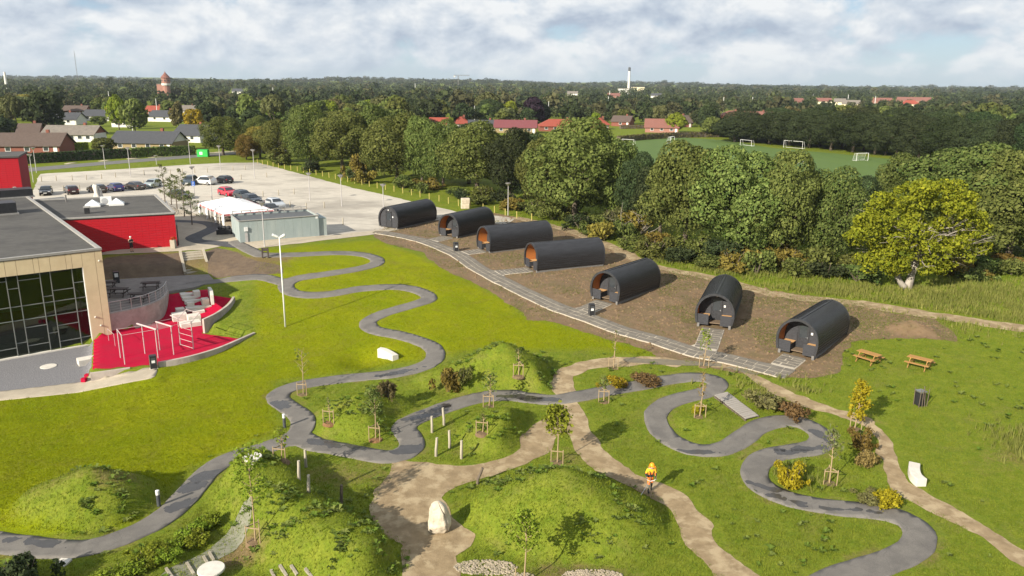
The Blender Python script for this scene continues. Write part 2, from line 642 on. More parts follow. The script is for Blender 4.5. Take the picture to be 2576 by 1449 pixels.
# the play court and its gravel: flat levels, so their outlines are taken on those levels
RED_Z, GRV_Z, PLZ_Z = 0.10, -0.55, 1.92


def red_level(x, y):
    """court floor: flat, then ramping up between the seat blocks towards the stairs"""
    a, b = at(455, 800, .15)[:2], at(480, 732, 1.75)[:2]
    d = b - a
    t = ((x - a[0]) * d[0] + (y - a[1]) * d[1]) / (d @ d)
    t = np.clip(t, 0, 1)
    return RED_Z + (1.72 - RED_Z) * t * t * (3 - 2 * t)


def solve_level(u, v, fn, z=0.5):
    for _ in range(40):
        p = at(u, v, z)
        z = .6 * z + .4 * float(fn(p[0], p[1]))
    return p[:2]


pg['red'] = np.array([solve_level(u, v, red_level) for u, v in RED_POLY])
pg['gravel'] = np.array([at(u, v, GRV_Z)[:2] for u, v in GRAVEL_POLY])


def kerb_level(x, y):
    a, b = at(215, 961, GRV_Z)[:2], at(394, 928, .05)[:2]
    d = b - a
    t = np.clip(((x - a[0]) * d[0] + (y - a[1]) * d[1]) / (d @ d), 0, 1)
    return GRV_Z + .6 * t


pg['kerb'] = np.array([solve_level(u, v, kerb_level) for u, v in KERB_POLY])
PLAZA_PX = ((276, 789), (307, 784), (335, 778), (362, 771), (387, 762), (403, 754), (415, 744), (421, 733), (455, 728), (490, 722), (540, 706), (525, 690), (470, 692), (300, 702), (250, 705))
pg['plaza'] = np.array([at(u, v, PLZ_Z)[:2] for u, v in PLAZA_PX])

dA, dB, dC = d_line(cA, gx, gy), d_line(cB, gx, gy), d_line(cC, gx, gy)
dTrack = np.minimum(np.minimum(dA, dB), dC)
dDirt = np.minimum(np.minimum(d_line(cDA, gx, gy), d_line(cDR, gx, gy)), d_poly(pg['dirt'], gx, gy) + .9)
dFlat = np.minimum(dTrack, dDirt)


def sstep(a, b, x):
    t = np.clip((x - a) / (b - a), 0, 1)
    return t * t * (3 - 2 * t)


gz = gz0.copy()
mask_path = sstep(0.75, 2.2, dFlat)
# mounds: pixel of the foot centre, half axes in metres, turn, height, sharpness
MOUNDS = [(235, 1268, 4.6, 3.3, -.15, 2.4, 1.15), (1420, 1302, 6.2, 4.3, -.2, 3.0, 1.2), (905, 1055, 4.2, 3.6, .2, 1.9, 1.25),
          (1265, 955, 4.8, 4.6, 0, 3.0, 1.15), (1270, 1090, 3.4, 3.3, 0, 1.8, 1.3), (1780, 1065, 3.0, 2.4, 0, .35, 1.6),
          (1120, 950, 2.6, 2.2, 0, .7, 1.5), (1700, 985, 3, 1.2, 0, .2, 1.4), (2295, 830, 2.6, 1.8, -.3, 1.0, 1.2),
          (60, 1440, 2.2, 2.2, 0, .7, 1.4)]
mound_h = np.zeros_like(gz)
for (u, v, rx, ry, an, hh, sh) in MOUNDS:
    c = Gb(u, v)
    dx, dy = gx - c[0], gy - c[1]
    ca, sa = math.cos(an), math.sin(an)
    q = ((dx * ca + dy * sa) / rx) ** 2 + ((-dx * sa + dy * ca) / ry) ** 2
    q = q * (1 + .35 * fbm(gx, gy, 4.0, 5))
    mound_h = np.maximum(mound_h, hh * np.clip(1 - np.sqrt(np.maximum(q, 0)), 0, 1) ** (1 / sh) * sstep(1.0, .75, np.sqrt(np.maximum(q, 0))))
# the long ridge in the foreground
rC = spline([Gb(u, v) for u, v in [(650, 1225), (690, 1275), (752, 1335), (835, 1390), (920, 1425)]])
dr = d_line(rC, gx, gy, 9)
mound_h = np.maximum(mound_h, 1.95 * sstep(3.2, .3, dr + .5 * fbm(gx, gy, 3, 9)))
gz += mound_h * mask_path
# shallow dish beside the curved bench
for (u, v, rr, dd) in [(915, 897, 1.9, .75), (1985, 880, .1, 0)]:
    c = Gb(u, v)
    gz -= dd * np.exp(-((gx - c[0]) ** 2 + (gy - c[1]) ** 2) / rr ** 2)
# roughness of the ground, off the tracks
near = sstep(140, 80, gy)
gz += near * sstep(.9, 2.2, dFlat) * (.06 * fbm(gx, gy, 1.7, 21) + .05 * fbm(gx, gy, 5.5, 33)) * (1 + 1.4 * np.clip(mound_h, 0, 1))
sd_red = d_poly(pg['red'], gx, gy, 8)
sd_grv = np.minimum(d_poly(pg['gravel'], gx, gy, 8), d_poly(pg['kerb'], gx, gy, 8))
sd_plz = d_poly(pg['plaza'], gx, gy, 8)
gz = np.where((sd_plz < 2.2) & (gz > PLZ_Z - .05), gz + (PLZ_Z - .05 - gz) * sstep(2.2, 0.1, sd_plz), gz)
gz = np.where(sd_grv < 1.2, gz + (kerb_level(gx, gy) - gz) * sstep(1.2, 0, sd_grv), gz)
gz = np.where(sd_red < .05, red_level(gx, gy), gz)
gz = np.where((sd_red < .6) & (sd_red >= .05) & (gy < 80) & (gx > -35.5), np.minimum(gz, red_level(gx, gy) - .05), gz)
GZ = gz.reshape(NY, NX)


def h(x, y):
    """height of the built ground"""
    x = np.asarray(x, float)
    y = np.asarray(y, float)
    i = np.clip(np.searchsorted(XS, x) - 1, 0, NX - 2)
    j = np.clip(np.searchsorted(YS, y) - 1, 0, NY - 2)
    fx = np.clip((x - XS[i]) / (XS[i + 1] - XS[i]), 0, 1)
    fy = np.clip((y - YS[j]) / (YS[j + 1] - YS[j]), 0, 1)
    a, b, c, d = GZ[j, i], GZ[j, i + 1], GZ[j + 1, i + 1], GZ[j + 1, i]
    # same diagonal as the mesh: (i,j) - (i+1,j+1)
    lower = a + (b - a) * fx + (c - b) * fy
    upper = a + (c - d) * fx + (d - a) * fy
    return np.where(fx >= fy, lower, upper)


def hp(p):
    return float(h(p[0], p[1]))


_ts = None


def G(u, v):
    """built-ground point seen at a photo pixel (first hit)"""
    d = ray(u, v)
    d = d / np.linalg.norm(d)
    tmax = 1500 if d[2] > -.02 else min(1500, 40 / -d[2])
    t = np.linspace(12, tmax, 1400)
    P = EYE[None] + d[None] * t[:, None]
    g = P[:, 2] - h(P[:, 0], P[:, 1])
    k = np.nonzero(g < 0)[0]
    if len(k) == 0:
        p = EYE + d * tmax
        return Vector((p[0], p[1], hp(p)))
    k = max(k[0], 1)
    f = g[k - 1] / (g[k - 1] - g[k])
    p = P[k - 1] + (P[k] - P[k - 1]) * f
    return Vector((p[0], p[1], hp(p)))


# triangles shared by the ground and everything laid on it
_j, _i = np.meshgrid(np.arange(NY - 1), np.arange(NX - 1), indexing='ij')
_a = (_j * NX + _i).ravel()
TRI = np.concatenate([np.stack([_a, _a + 1, _a + NX + 1], 1), np.stack([_a, _a + NX + 1, _a + NX], 1)])


GRID = (gx, gy, gz, TRI)


def mesh_np(name, V, T, mats, smooth=True):
    me = bpy.data.meshes.new(name)
    me.vertices.add(len(V))
    me.vertices.foreach_set('co', np.asarray(V, np.float32).ravel())
    me.loops.add(T.size)
    me.loops.foreach_set('vertex_index', T.astype(np.int32).ravel())
    me.polygons.add(len(T))
    k = T.shape[1]
    me.polygons.foreach_set('loop_start', np.arange(0, T.size, k, dtype=np.int32))
    me.polygons.foreach_set('loop_total', np.full(len(T), k, np.int32))
    if smooth:
        me.polygons.foreach_set('use_smooth', np.ones(len(T), bool))
    for m in (mats if isinstance(mats, (list, tuple)) else [mats]):
        me.materials.append(m)
    me.update(calc_edges=True)
    return me


def clip_region(name, sdf, lift, m, skirt=0.0, label=None, kind='structure', parent=None, zfn=None, grid=None):
    """cut the ground triangles along sdf = 0 and lay the inside a little above the ground"""
    gx, gy, gz, TRI = grid or GRID
    S = sdf[TRI]
    ins = (S < 0).all(1)
    mixed = (S < 0).any(1) & ~ins
    T = TRI[ins]
    used = np.unique(np.concatenate([T.ravel(), TRI[mixed].ravel()]))
    used = used[sdf[used] < 0]
    mp = {int(k): n for n, k in enumerate(used)}
    zz = gz[used] if zfn is None else zfn(gx[used], gy[used])
    V = [(gx[k], gy[k], z + lift) for k, z in zip(used, zz)]
    lut = np.full(len(gx), -1, np.int64)
    lut[used] = np.arange(len(used))
    tris = [tuple(t) for t in lut[T]]
    cut = {}
    edges = []

    def cv(i, j):
        k = (i, j) if i < j else (j, i)
        if k not in cut:
            a, b = k
            f = sdf[a] / (sdf[a] - sdf[b])
            x, y = gx[a] + (gx[b] - gx[a]) * f, gy[a] + (gy[b] - gy[a]) * f
            z = gz[a] + (gz[b] - gz[a]) * f
            if zfn is not None:
                z = float(zfn(np.array([x]), np.array([y]))[0])
            cut[k] = len(V)
            V.append((x, y, z + lift))
        return cut[k]
    for t in TRI[mixed]:
        t = [int(q) for q in t]
        poly = []
        for q in range(3):
            a, b = t[q], t[(q + 1) % 3]
            if sdf[a] < 0:
                poly.append(mp[a])
            if (sdf[a] < 0) != (sdf[b] < 0):
                poly.append(cv(a, b))
        for q in range(1, len(poly) - 1):
            tris.append((poly[0], poly[q], poly[q + 1]))
        new = [p for p in poly if p >= len(used)]
        if len(new) == 2:
            i0 = poly.index(new[0])
            i1 = poly.index(new[1])
            e = (new[0], new[1]) if (i1 - i0) % len(poly) == 1 else (new[1], new[0])
            edges.append(e)
    if skirt:
        low = {}
        for a, b in edges:
            for k in (a, b):
                if k not in low:
                    low[k] = len(V)
                    V.append((V[k][0], V[k][1], V[k][2] - skirt))
            tris.append((b, a, low[a]))
            tris.append((b, low[a], low[b]))
    me = mesh_np(name, np.array(V), np.array(tris), m)
    o = bpy.data.objects.new(name, me)
    COL.objects.link(o)
    if parent is not None:
        o.parent = parent
    if kind:
        o['kind'] = kind
    if label:
        o['label'] = label
    return o


# ------------------------------------------------------------------ ground materials
def ground_mat():
    m, t, b = pbsdf('meadow grass')
    g = N(t, 'ShaderNodeNewGeometry').outputs['Position']
    mw = N(t, 'ShaderNodeAttribute', attribute_name='mown').outputs['Fac']
    dr = N(t, 'ShaderNodeAttribute', attribute_name='dry').outputs['Fac']
    nb = N(t, 'ShaderNodeTexNoise', in_Scale=0.16, in_Detail=5.0, in_Roughness=0.6)
    nm = N(t, 'ShaderNodeTexNoise', in_Scale=1.3, in_Detail=6.0, in_Roughness=0.68)
    nf = N(t, 'ShaderNodeTexNoise', in_Scale=9.0, in_Detail=5.0, in_Roughness=0.75)
    for n in (nb, nm, nf):
        t.links.new(g, n.inputs['Vector'])
    rough_c = mixc(t, ramp(t, nm.outputs[0], [(.3, 0.), (.7, 1.)]), (.095, .140, .012), (.168, .190, .022))
    lawn_c = mixc(t, ramp(t, nb.outputs[0], [(.35, 0.), (.65, 1.)]), (.152, .186, .003), (.208, .220, .005))
    lawn_c = mixc(t, ramp(t, nm.outputs[0], [(.35, 0.), (.75, .55)]), lawn_c, (.118, .155, .004))
    nw = N(t, 'ShaderNodeTexNoise', in_Scale=.45, in_Detail=7.0, in_Roughness=0.7, in_Distortion=.6)
    t.links.new(g, nw.inputs['Vector'])
    lawn_c = mixc(t, ramp(t, nw.outputs[0], [(.50, 0.), (.68, .6)]), lawn_c, (.150, .138, .020))
    rough_c = mixc(t, ramp(t, nw.outputs[0], [(.52, 0.), (.72, .55)]), rough_c, (.165, .145, .045))
    col = mixc(t, mw, rough_c, lawn_c)
    soilc = mixc(t, nf.outputs[0], (.125, .082, .040), (.20, .145, .075))
    f = math_node(t, 'ADD', dr, math_node(t, 'MULTIPLY_ADD', nm.outputs[0], .9, -.45))
    f2 = ramp(t, f, [(.30, 0.), (.75, .9)])
    col = mixc(t, f2, col, soilc)
    ff = ramp(t, nf.outputs[0], [(.3, .66), (.7, 1.28)])
    col = mixc(t, 1.0, col, ff, 'MULTIPLY')
    t.links.new(col, b.inputs['Base Color'])
    b.inputs['Roughness'].default_value = .85
    b.inputs['Specular IOR Level'].default_value = .05
    bn = N(t, 'ShaderNodeBump', in_Strength=.75, in_Distance=.09)
    t.links.new(nf.outputs[0], bn.inputs['Height'])
    t.links.new(bn.outputs[0], b.inputs['Normal'])
    return m


M_ground = ground_mat()
M_asphalt = mat('worn asphalt', (.120, .110, .099), (.152, .140, .125), rough=.8, scale=1.1, bump=.25, bscale=40, space='World',
                c3=(.090, .083, .077), scale3=.5, amt3=.6)
_t = M_asphalt.node_tree
_b = _t.nodes['Principled BSDF']
_src = _b.inputs['Base Color'].links[0].from_socket
_g = N(_t, 'ShaderNodeNewGeometry').outputs['Position']
_w = N(_t, 'ShaderNodeTexNoise', in_Scale=1.4, in_Detail=4.0)
_t.links.new(_g, _w.inputs['Vector'])
_va = N(_t, 'ShaderNodeVectorMath', operation='MULTIPLY_ADD')
_t.links.new(_w.outputs['Color'], _va.inputs[0])
_va.inputs[1].default_value = (.7, .7, 0)
_t.links.new(_g, _va.inputs[2])
_v = N(_t, 'ShaderNodeTexVoronoi', feature='DISTANCE_TO_EDGE', in_Scale=.33)
_t.links.new(_va.outputs[0], _v.inputs['Vector'])
_cr = ramp(_t, _v.outputs['Distance'], [(.0, .82), (.010, 1.0)])
_gr = N(_t, 'ShaderNodeTexNoise', in_Scale=22.0, in_Detail=3.0)
_t.links.new(_g, _gr.inputs['Vector'])
_gm = ramp(_t, _gr.outputs[0], [(.3, .84), (.7, 1.16)])
_t.links.new(mixc(_t, 1.0, mixc(_t, 1.0, _src, _cr, 'MULTIPLY'), _gm, 'MULTIPLY'), _b.inputs['Base Color'])
M_asphalt_new = mat('new asphalt', (.045, .045, .05), (.065, .065, .07), rough=.8, scale=2, bump=.2, bscale=40, space='World')
M_dirt = mat('trodden earth', (.265, .196, .112), (.185, .132, .072), rough=.95, scale=1.6, bump=.4, bscale=14, space='World',
             c3=(.36, .285, .175), scale3=1.1, amt3=.75)
M_soil = mat('brown topsoil', (.118, .076, .040), (.165, .110, .060), rough=.95, scale=1.4, bump=.8, bscale=7, space='World',
             c3=(.100, .082, .032), scale3=.8, amt3=.5)
M_bank = mat('dark bank soil', (.085, .058, .038), (.125, .088, .055), rough=.95, scale=1.2, bump=.9, bscale=5, space='World')
M_gravelpark = mat('pale car park gravel', (.47, .43, .365), (.40, .365, .31), rough=.95, scale=.8, bump=.3, bscale=20, space='World',
                   c3=(.26, .235, .20), scale3=.10, amt3=.8, stretch=(.6, 1.1, 1))
M_paving = mat('concrete paving', (.40, .345, .265), (.34, .29, .22), rough=.9, scale=2, bump=.2, bscale=25, space='World',
               c3=(.27, .235, .18), scale3=.35, amt3=.5)
M_puddle = mat("wet film", (.056, .052, .049), (.042, .039, .037), rough=.22, scale=2, spec=.5, space='World')
M_mud = mat('muddy water', (.11, .085, .045), (.15, .12, .06), rough=.12, scale=2, spec=.5, space='World')
M_road = mat('road asphalt', (.115, .112, .108), (.14, .135, .128), rough=.85, scale=.8, space='World')
M_pitch = mat('football turf', (.060, .108, .013), (.070, .12, .014), rough=.9, scale=.25, space='World', stretch=(1, .2, 1))
M_red = mat('red rubber surface', (.37, .003, .030), (.33, .003, .026), rough=.9, scale=6, spec=.12, bump=.1, bscale=60, space='World', c3=(.29, .010, .030), scale3=.7, amt3=.6)
M_darkgravel = mat('blue grey chippings', (.115, .115, .125), (.19, .185, .19), rough=.95, scale=9, detail=8, bump=.8, bscale=14, space='World')

# attributes of the sward
mown = sstep(.8, -.8, d_poly(pg['mown'], gx, gy) + .5 * fbm(gx, gy, 2.5, 3)) * sstep(.5, .12, mound_h)
dry = np.zeros_like(gx)
for (u, v, rx, ry, a) in [(880, 1195, 4.2, 2.2, .55), (370, 668, 6, 3.2, 1.3), (430, 655, 4, 3, 1.3), (620, 665, 4.5, 3.2, 1.1), (560, 655, 3, 3, 1.2), (700, 650, 2.5, 2.0, .8), (190, 1250, 4.0, 2.2, .55), (300, 1262, 1.8, 1.8, .6),
                          (2560, 1150, 3.5, 3, .5), (2290, 820, 3.2, 2.4, 1.3), (1430, 1150, 2, 2, .5), (1150, 1140, 3.5, 1.3, .35),
                          (660, 780, 4, 2.2, .3), (2200, 1060, 1.2, 2, .4), (1960, 980, 3.4, 1.0, .6), (2560, 760, 8, 3.5, .45), (2000, 1010, 3, 1.2, .3), (600, 1390, 1.6, 1.4, 1.0), (1440, 1440, 3.8, 1.0, .7),
                          (1480, 670, 9, 2, .2), (960, 1210, 1.4, 1.0, .6), (1450, 640, 14, 3, .2)]:
    c = Gb(u, v)
    dry = np.maximum(dry, a * np.exp(-(((gx - c[0]) / rx) ** 2 + ((gy - c[1]) / ry) ** 2)))
dry = np.maximum(dry, .55 * sstep(1.8, 1.0, dTrack) * (gy < 90) * (.5 + .5 * vnoise(gx, gy, 1.3, 8)))
# verge of the gravel lot and the rough strip along the wood
me = mesh_np('ground', np.stack([gx, gy, gz], 1), TRI, M_ground)
for nm_, arr in (('mown', mown), ('dry', dry)):
    a_ = me.attributes.new(nm_, 'FLOAT', 'POINT')
    a_.data.foreach_set('value', arr.astype(np.float32))
ground = bpy.data.objects.new('ground', me)
COL.objects.link(ground)
ground['kind'] = 'structure'

rag = .22 * fbm(gx, gy, 1.6, 41)
rag2 = .10 * fbm(gx, gy, .9, 47)
clip_region('soil', d_poly(pg['soil'], gx, gy) + rag * 2.6 + .9 * fbm(gx, gy, 5.0, 17) * sstep(26, 34, gx), .010, M_soil, label='bare brown soil round the barrel cabins')
clip_region('dirt_path', np.minimum(np.minimum(d_line(cDA, gx, gy) - .85, d_line(cDR, gx, gy) - .62), d_poly(pg['dirt'], gx, gy)) + rag * 2.0, .018, M_dirt)
road_back = spline([Gb(u, v) for u, v in [(1300, 549), (1420, 577), (1530, 618), (1640, 668), (1800, 700), (1960, 742), (2150, 762), (2330, 790), (2500, 815), (2650, 835)]])
clip_region('dirt_track', d_line(road_back, gx, gy) - 1.0 + rag * 2, .026, M_dirt)
GREY_BED = [(380, 1470), (430, 1432), (520, 1385), (560, 1352), (612, 1302), (642, 1304), (636, 1342), (600, 1378), (560, 1402), (505, 1440), (470, 1480)]
pg['bed'] = np.array([Gb(u, v) for u, v in GREY_BED])
clip_region('mossy_path', d_poly(pg['bed'], gx, gy) + rag * .8, .016, mat('mossy grey gravel', (.20, .19, .15), (.14, .15, .09), rough=.95, scale=3, bump=.4, bscale=18, space='World'))
clip_region('car_park', d_poly(pg['park'], gx, gy, 12) + rag * 1.5, .020, M_gravelpark)
clip_region('terrace_paving', d_poly(pg['terrace'], gx, gy), .034, M_paving)
for nm_, P_ in (('soil_bank', [(262, 650), (300, 645), (452, 636), (470, 690), (455, 692), (300, 702), (255, 705)]), ('soil_bank', [(512, 634), (545, 622), (580, 632), (640, 655), (700, 668), (716, 688), (640, 692), (560, 697), (527, 690)])):
    q_ = np.array([Gb(u, v) for u, v in P_])
    clip_region(nm_, np.maximum(d_poly(q_, gx, gy) + rag * 1.6, .25 - sd_plz), .014, M_bank, label='bare dark soil bank beside the concrete stairs')
clip_region('football_pitch', d_poly(pg['pitch'], gx, gy, 12), .02, M_pitch)
clip_region('road', d_line(cRoad, gx, gy, 12) - 3.2, .03, M_road)
cSide = curve_px([(-120, 438), (54, 421), (200, 409), (400, 394), (612, 379)], 2.0)
clip_region('sidewalk', d_line(cSide, gx, gy, 8) - .9, .05, M_paving, skirt=.1)
clip_region('asphalt_track', dTrack - .80 + rag2 * .9, .055, M_asphalt, skirt=.16, label='winding grey asphalt cycle track')
clip_region('plaza_track', d_line(cP, gx, gy) - .95, .05, M_asphalt_new)
clip_region('court_floor', np.where(sd_grv < -.02, .5, sd_red + .06), .012, M_red, label='magenta red rubber floor of the exercise court')
clip_region('gravel_bed', d_poly(pg['gravel'], gx, gy), .012, M_darkgravel)
clip_region('kerb_paving', np.maximum(np.maximum(d_poly(pg['kerb'], gx, gy), -d_poly(pg['gravel'], gx, gy)), .05 - sd_red) , .03, M_paving, skirt=.05)

# puddles and wet patches on the tracks
PUD = [(1005, 938, 1.5, .45, .5), (980, 944, .8, .3, .3), (705, 1020, .9, .55, -.5), (770, 1075, .1, .1, 0), (820, 1117, 1.6, .35, -.3), (900, 1127, 1.4, .3, -.35), (1026, 1133, 1.1, .6, .3),
       (1060, 1050, 1.2, .3, .4), (1110, 1026, 1.2, .35, .5), (1300, 1000, 1.6, .3, -.1), (1370, 1006, 1.5, .4, -.05), (520, 1200, 1.0, .6, .6), (490, 1225, .9, .5, .7), (450, 1275, 1.0, .5, .7),
       (90, 1368, 1.4, .35, -.2), (1740, 1138, 1.6, .25, -.1), (2020, 1130, 1.5, .35, .1), (2065, 1098, 1.2, .35, -1.2), (2000, 1136, 1.2, .3, .1), (1905, 1222, 1.2, .3, -.6), (1945, 1250, 1.4, .3, -.5), (2130, 1284, 1.2, .2, -.1)]
allC = [cA, cB, cC]
for (u, v, rx, ry, an) in PUD:
    c = G(u, v)
    R_ = max(rx, ry) * 1.5 + .3
    ax_ = np.arange(-R_, R_, .075)
    lx, ly = [q.ravel() for q in np.meshgrid(ax_ + c.x, ax_ + c.y)]
    dx, dy = lx - c.x, ly - c.y
    ca, sa = math.cos(an), math.sin(an)
    q = np.sqrt(((dx * ca + dy * sa) / rx) ** 2 + ((-dx * sa + dy * ca) / ry) ** 2)
    sdw = (q - 1) * min(rx, ry) + .30 * fbm(lx, ly, .8, 77) + .12 * fbm(lx, ly, .25, 78)
    dt_ = np.minimum(np.minimum(d_line(cA, lx, ly), d_line(cB, lx, ly)), d_line(cC, lx, ly))
    sdw = np.maximum(sdw, dt_ - .74)
    if (sdw < 0).sum() < 6:
        continue
    n_ = len(ax_)
    jj, ii = np.meshgrid(np.arange(n_ - 1), np.arange(n_ - 1), indexing='ij')
    a0_ = (jj * n_ + ii).ravel()
    tri_ = np.concatenate([np.stack([a0_, a0_ + 1, a0_ + n_ + 1], 1), np.stack([a0_, a0_ + n_ + 1, a0_ + n_], 1)])
    clip_region('puddle', sdw, .0600, M_puddle, label='dark wet patch on the asphalt track', grid=(lx, ly, h(lx, ly), tri_))
mudp = np.full(len(gx), 9.)
for (u, v, rx, ry, an) in [(1690, 912, 4.2, .55, -.12), (1880, 934, 1.8, .4, -.5), (1735, 808, .9, .7, .3)]:
    c = G(u, v)
    dx, dy = gx - c.x, gy - c.y
    ca, sa = math.cos(an), math.sin(an)
    q = np.sqrt(((dx * ca + dy * sa) / rx) ** 2 + ((-dx * sa + dy * ca) / ry) ** 2)
    mudp = np.minimum(mudp, (q - 1) * min(rx, ry) + .25 * fbm(gx, gy, 1.1, 99))
clip_region('muddy_puddle', mudp, .030, M_mud)
# ------------------------------------------------------------------ vegetation
LM = dict(
    olive=leaf_mat('olive foliage', (.056, .078, .016), (.185, .205, .056)),
    dark=leaf_mat('dark foliage', (.025, .038, .015), (.058, .072, .028)),  # own dark tone; on the wood edge it also stands in for cloud shade
    deep=leaf_mat('cloud shaded foliage', (.022, .036, .012), (.045, .062, .022)),  # wood edge only: cloud shade put into the leaf colour
    green=leaf_mat('green foliage', (.048, .078, .017), (.158, .182, .050)),
    yellow=leaf_mat('yellowing foliage', (.115, .138, .010), (.275, .268, .020), var=.1),
    ochre=leaf_mat('ochre foliage', (.13, .105, .022), (.22, .17, .04)),
    lime=leaf_mat('lime foliage', (.13, .18, .014), (.22, .26, .03), var=.12),
    purple=leaf_mat('copper beech foliage', (.018, .012, .020), (.038, .022, .034), var=.1),
    pale=leaf_mat('pale willow foliage', (.09, .105, .035), (.17, .18, .075)),
    rust=leaf_mat('rusty foliage', (.125, .085, .034), (.215, .140, .055)),
    gold=leaf_mat('golden shrub foliage', (.24, .20, .010), (.34, .29, .02), var=.1),
    brownleaf=leaf_mat('brown shrub foliage', (.085, .078, .030), (.165, .145, .058)),
)
M_bark = mat('bark', (.085, .065, .048), (.13, .105, .08), rough=.95, scale=3, bump=.5, bscale=9, stretch=(1, 1, .25))
M_palebark = mat('pale bark', (.36, .325, .28), (.22, .195, .16), rough=.95, scale=2.2, bump=.6, bscale=6, stretch=(1, 1, .4), c3=(.13, .11, .09), scale3=1.4, amt3=.7)
M_stake = mat('pale round timber', (.33, .245, .145), (.25, .18, .10), rough=.9, scale=5, stretch=(1, 1, .15))
M_graypost = mat('weathered timber', (.40, .36, .28), (.28, .25, .195), rough=.95, scale=5, stretch=(1, 1, .15), c3=(.19, .165, .12), scale3=1.1, amt3=.6)
M_mulch = mat('bark mulch', (.22, .12, .055), (.13, .065, .028), rough=1, scale=14, bump=.9, bscale=25)


def leaf_arrays(r, clumps, n, size, up=.15, jit=.5, cull=.78, fold=.25, aspect=.72):
    C = np.array(clumps, float)
    w = C[:, 3] ** 2
    k = r.choice(len(C), int(n * 1.7), p=w / w.sum())
    d = r.normal(size=(len(k), 3))
    d[:, 2] += up
    d /= np.linalg.norm(d, axis=1)[:, None]
    sq = C[:, 4] if C.shape[1] > 4 else np.ones(len(C))
    p = C[k, :3] + d * (C[k, 3] * r.uniform(.72 if cull > .1 else .2, 1.06, len(k)))[:, None] * np.stack([np.ones(len(k)), np.ones(len(k)), sq[k]], 1)
    keep = np.ones(len(k), bool)
    for c in C:
        q = (p - c[:3]) / (np.array([1, 1, c[4] if len(c) > 4 else 1]))
        keep &= np.linalg.norm(q, axis=1) > c[3] * cull - 1e-6
    p, d = p[keep][:n], d[keep][:n]
    nn = d + r.normal(size=d.shape) * jit
    nn /= np.linalg.norm(nn, axis=1)[:, None] + 1e-9
    t = np.cross(nn, r.normal(size=d.shape))
    t /= np.linalg.norm(t, axis=1)[:, None] + 1e-9
    s = np.cross(nn, t)
    a = size * .5 * np.clip(np.exp(r.normal(0, .40, len(p))), .4, 2.0)[:, None]
    b = a * aspect
    V = np.stack([p - t * a, p - s * b + nn * a * fold, p + t * a, p + s * b + nn * a * fold], 1).reshape(-1, 3)
    rn = np.repeat(np.clip(r.normal(.45, .24, len(p)), 0, 1), 4)
    return V, rn


def leaf_mesh(name, V, rn, m):
    T = np.arange(len(V)).reshape(-1, 4)
    me = mesh_np(name, V, T, m, smooth=False)
    a_ = me.attributes.new('rnd', 'FLOAT', 'POINT')
    a_.data.foreach_set('value', rn.astype(np.float32))
    return me


def crown_clumps(r, Rr, z0, z1, n, kind='broad'):
    out = []
    zc = (z0 + z1) / 2
    hz = (z1 - z0) / 2
    for i in range(n):
        g = (i + .5) / n
        ph = i * 2.39996 + r.uniform(-.4, .4)
        cz = 1 - 1.85 * g
        s = math.sqrt(max(0, 1 - cz * cz))
        rad = r.uniform(.50, .88)
        if kind == 'narrow':
            s *= .8
        cr = Rr * r.choice([.18, .24, .3, .36, .44])
        out.append((math.cos(ph) * s * rad * Rr, math.sin(ph) * s * rad * Rr, zc + cz * hz * r.uniform(.66, .84), cr, .8))
    out.append((0, 0, zc, Rr * .55, hz / Rr))
    return out


def trunk_mb(r, H, rad, limbs=5, lean=.0, frac=.62):
    mb = MB()
    pts = [(0, 0, -.3), (lean * .1, 0, H * .12), (lean * .3 + r.uniform(-.1, .1), r.uniform(-.1, .1), H * .3), (lean * .7, 0, H * frac)]
    mb.tube(pts, [rad * 1.35, rad, rad * .8, rad * .3], 9)
    for i in range(limbs):
        a = i * 2.4 + r.uniform(-.4, .4)
        z = H * r.uniform(.2, .45)
        L = H * r.uniform(.25, .4)
        mb.tube([(lean * z / H, 0, z), (math.cos(a) * L * .5, math.sin(a) * L * .5, z + L * .45), (math.cos(a) * L, math.sin(a) * L, z + L * .8)],
                [rad * .45, rad * .3, rad * .1], 6)
    return mb


PROTO = {}
for i in range(5):                                   # near hedgerow trees, 1 unit crown radius 6, height 13
    r = np.random.default_rng(100 + i)
    cl = crown_clumps(r, 6.0, .6 if i < 3 else 1.6, 13.0, 52)
    PROTO['big%d' % i] = (leaf_mesh('crown', *leaf_arrays(r, cl, 27000, .285, up=.4, jit=.40), LM['olive']),
                          trunk_mb(r, 13, .34).mesh('trunk', M_bark, True), 6.6, 13.3)
for i in range(6):                                   # trees farther off
    r = np.random.default_rng(200 + i)
    kind = 'narrow' if i in (2,) else 'broad'
    cl = crown_clumps(r, 5.0 if kind == 'broad' else 3.4, 1.0, 11.0, 26, kind)
    PROTO['mid%d' % i] = (leaf_mesh('crown', *leaf_arrays(r, cl, 2600, .80, up=.35, jit=.45), LM['green']),
                          trunk_mb(r, 11, .26, 4).mesh('trunk', M_bark, True), 5.5 if kind == 'broad' else 3.8, 11.3)
r = np.random.default_rng(300)                       # weeping tree
cl = []
for i in range(34):
    a = i * 2.4
    q = math.sqrt((i + .5) / 34) * 4.2
    top = 11.0 - q * q * .12
    ln = r.uniform(2.2, 4.2)
    cl.append((math.cos(a) * q, math.sin(a) * q, top - ln * .5, .95, ln * .5 / .95))
PROTO['weep'] = (leaf_mesh('crown', *leaf_arrays(r, cl, 4200, .55, up=0, jit=.3), LM['pale']), trunk_mb(r, 11, .3, 5).mesh('trunk', M_bark, True), 5.2, 11.6)
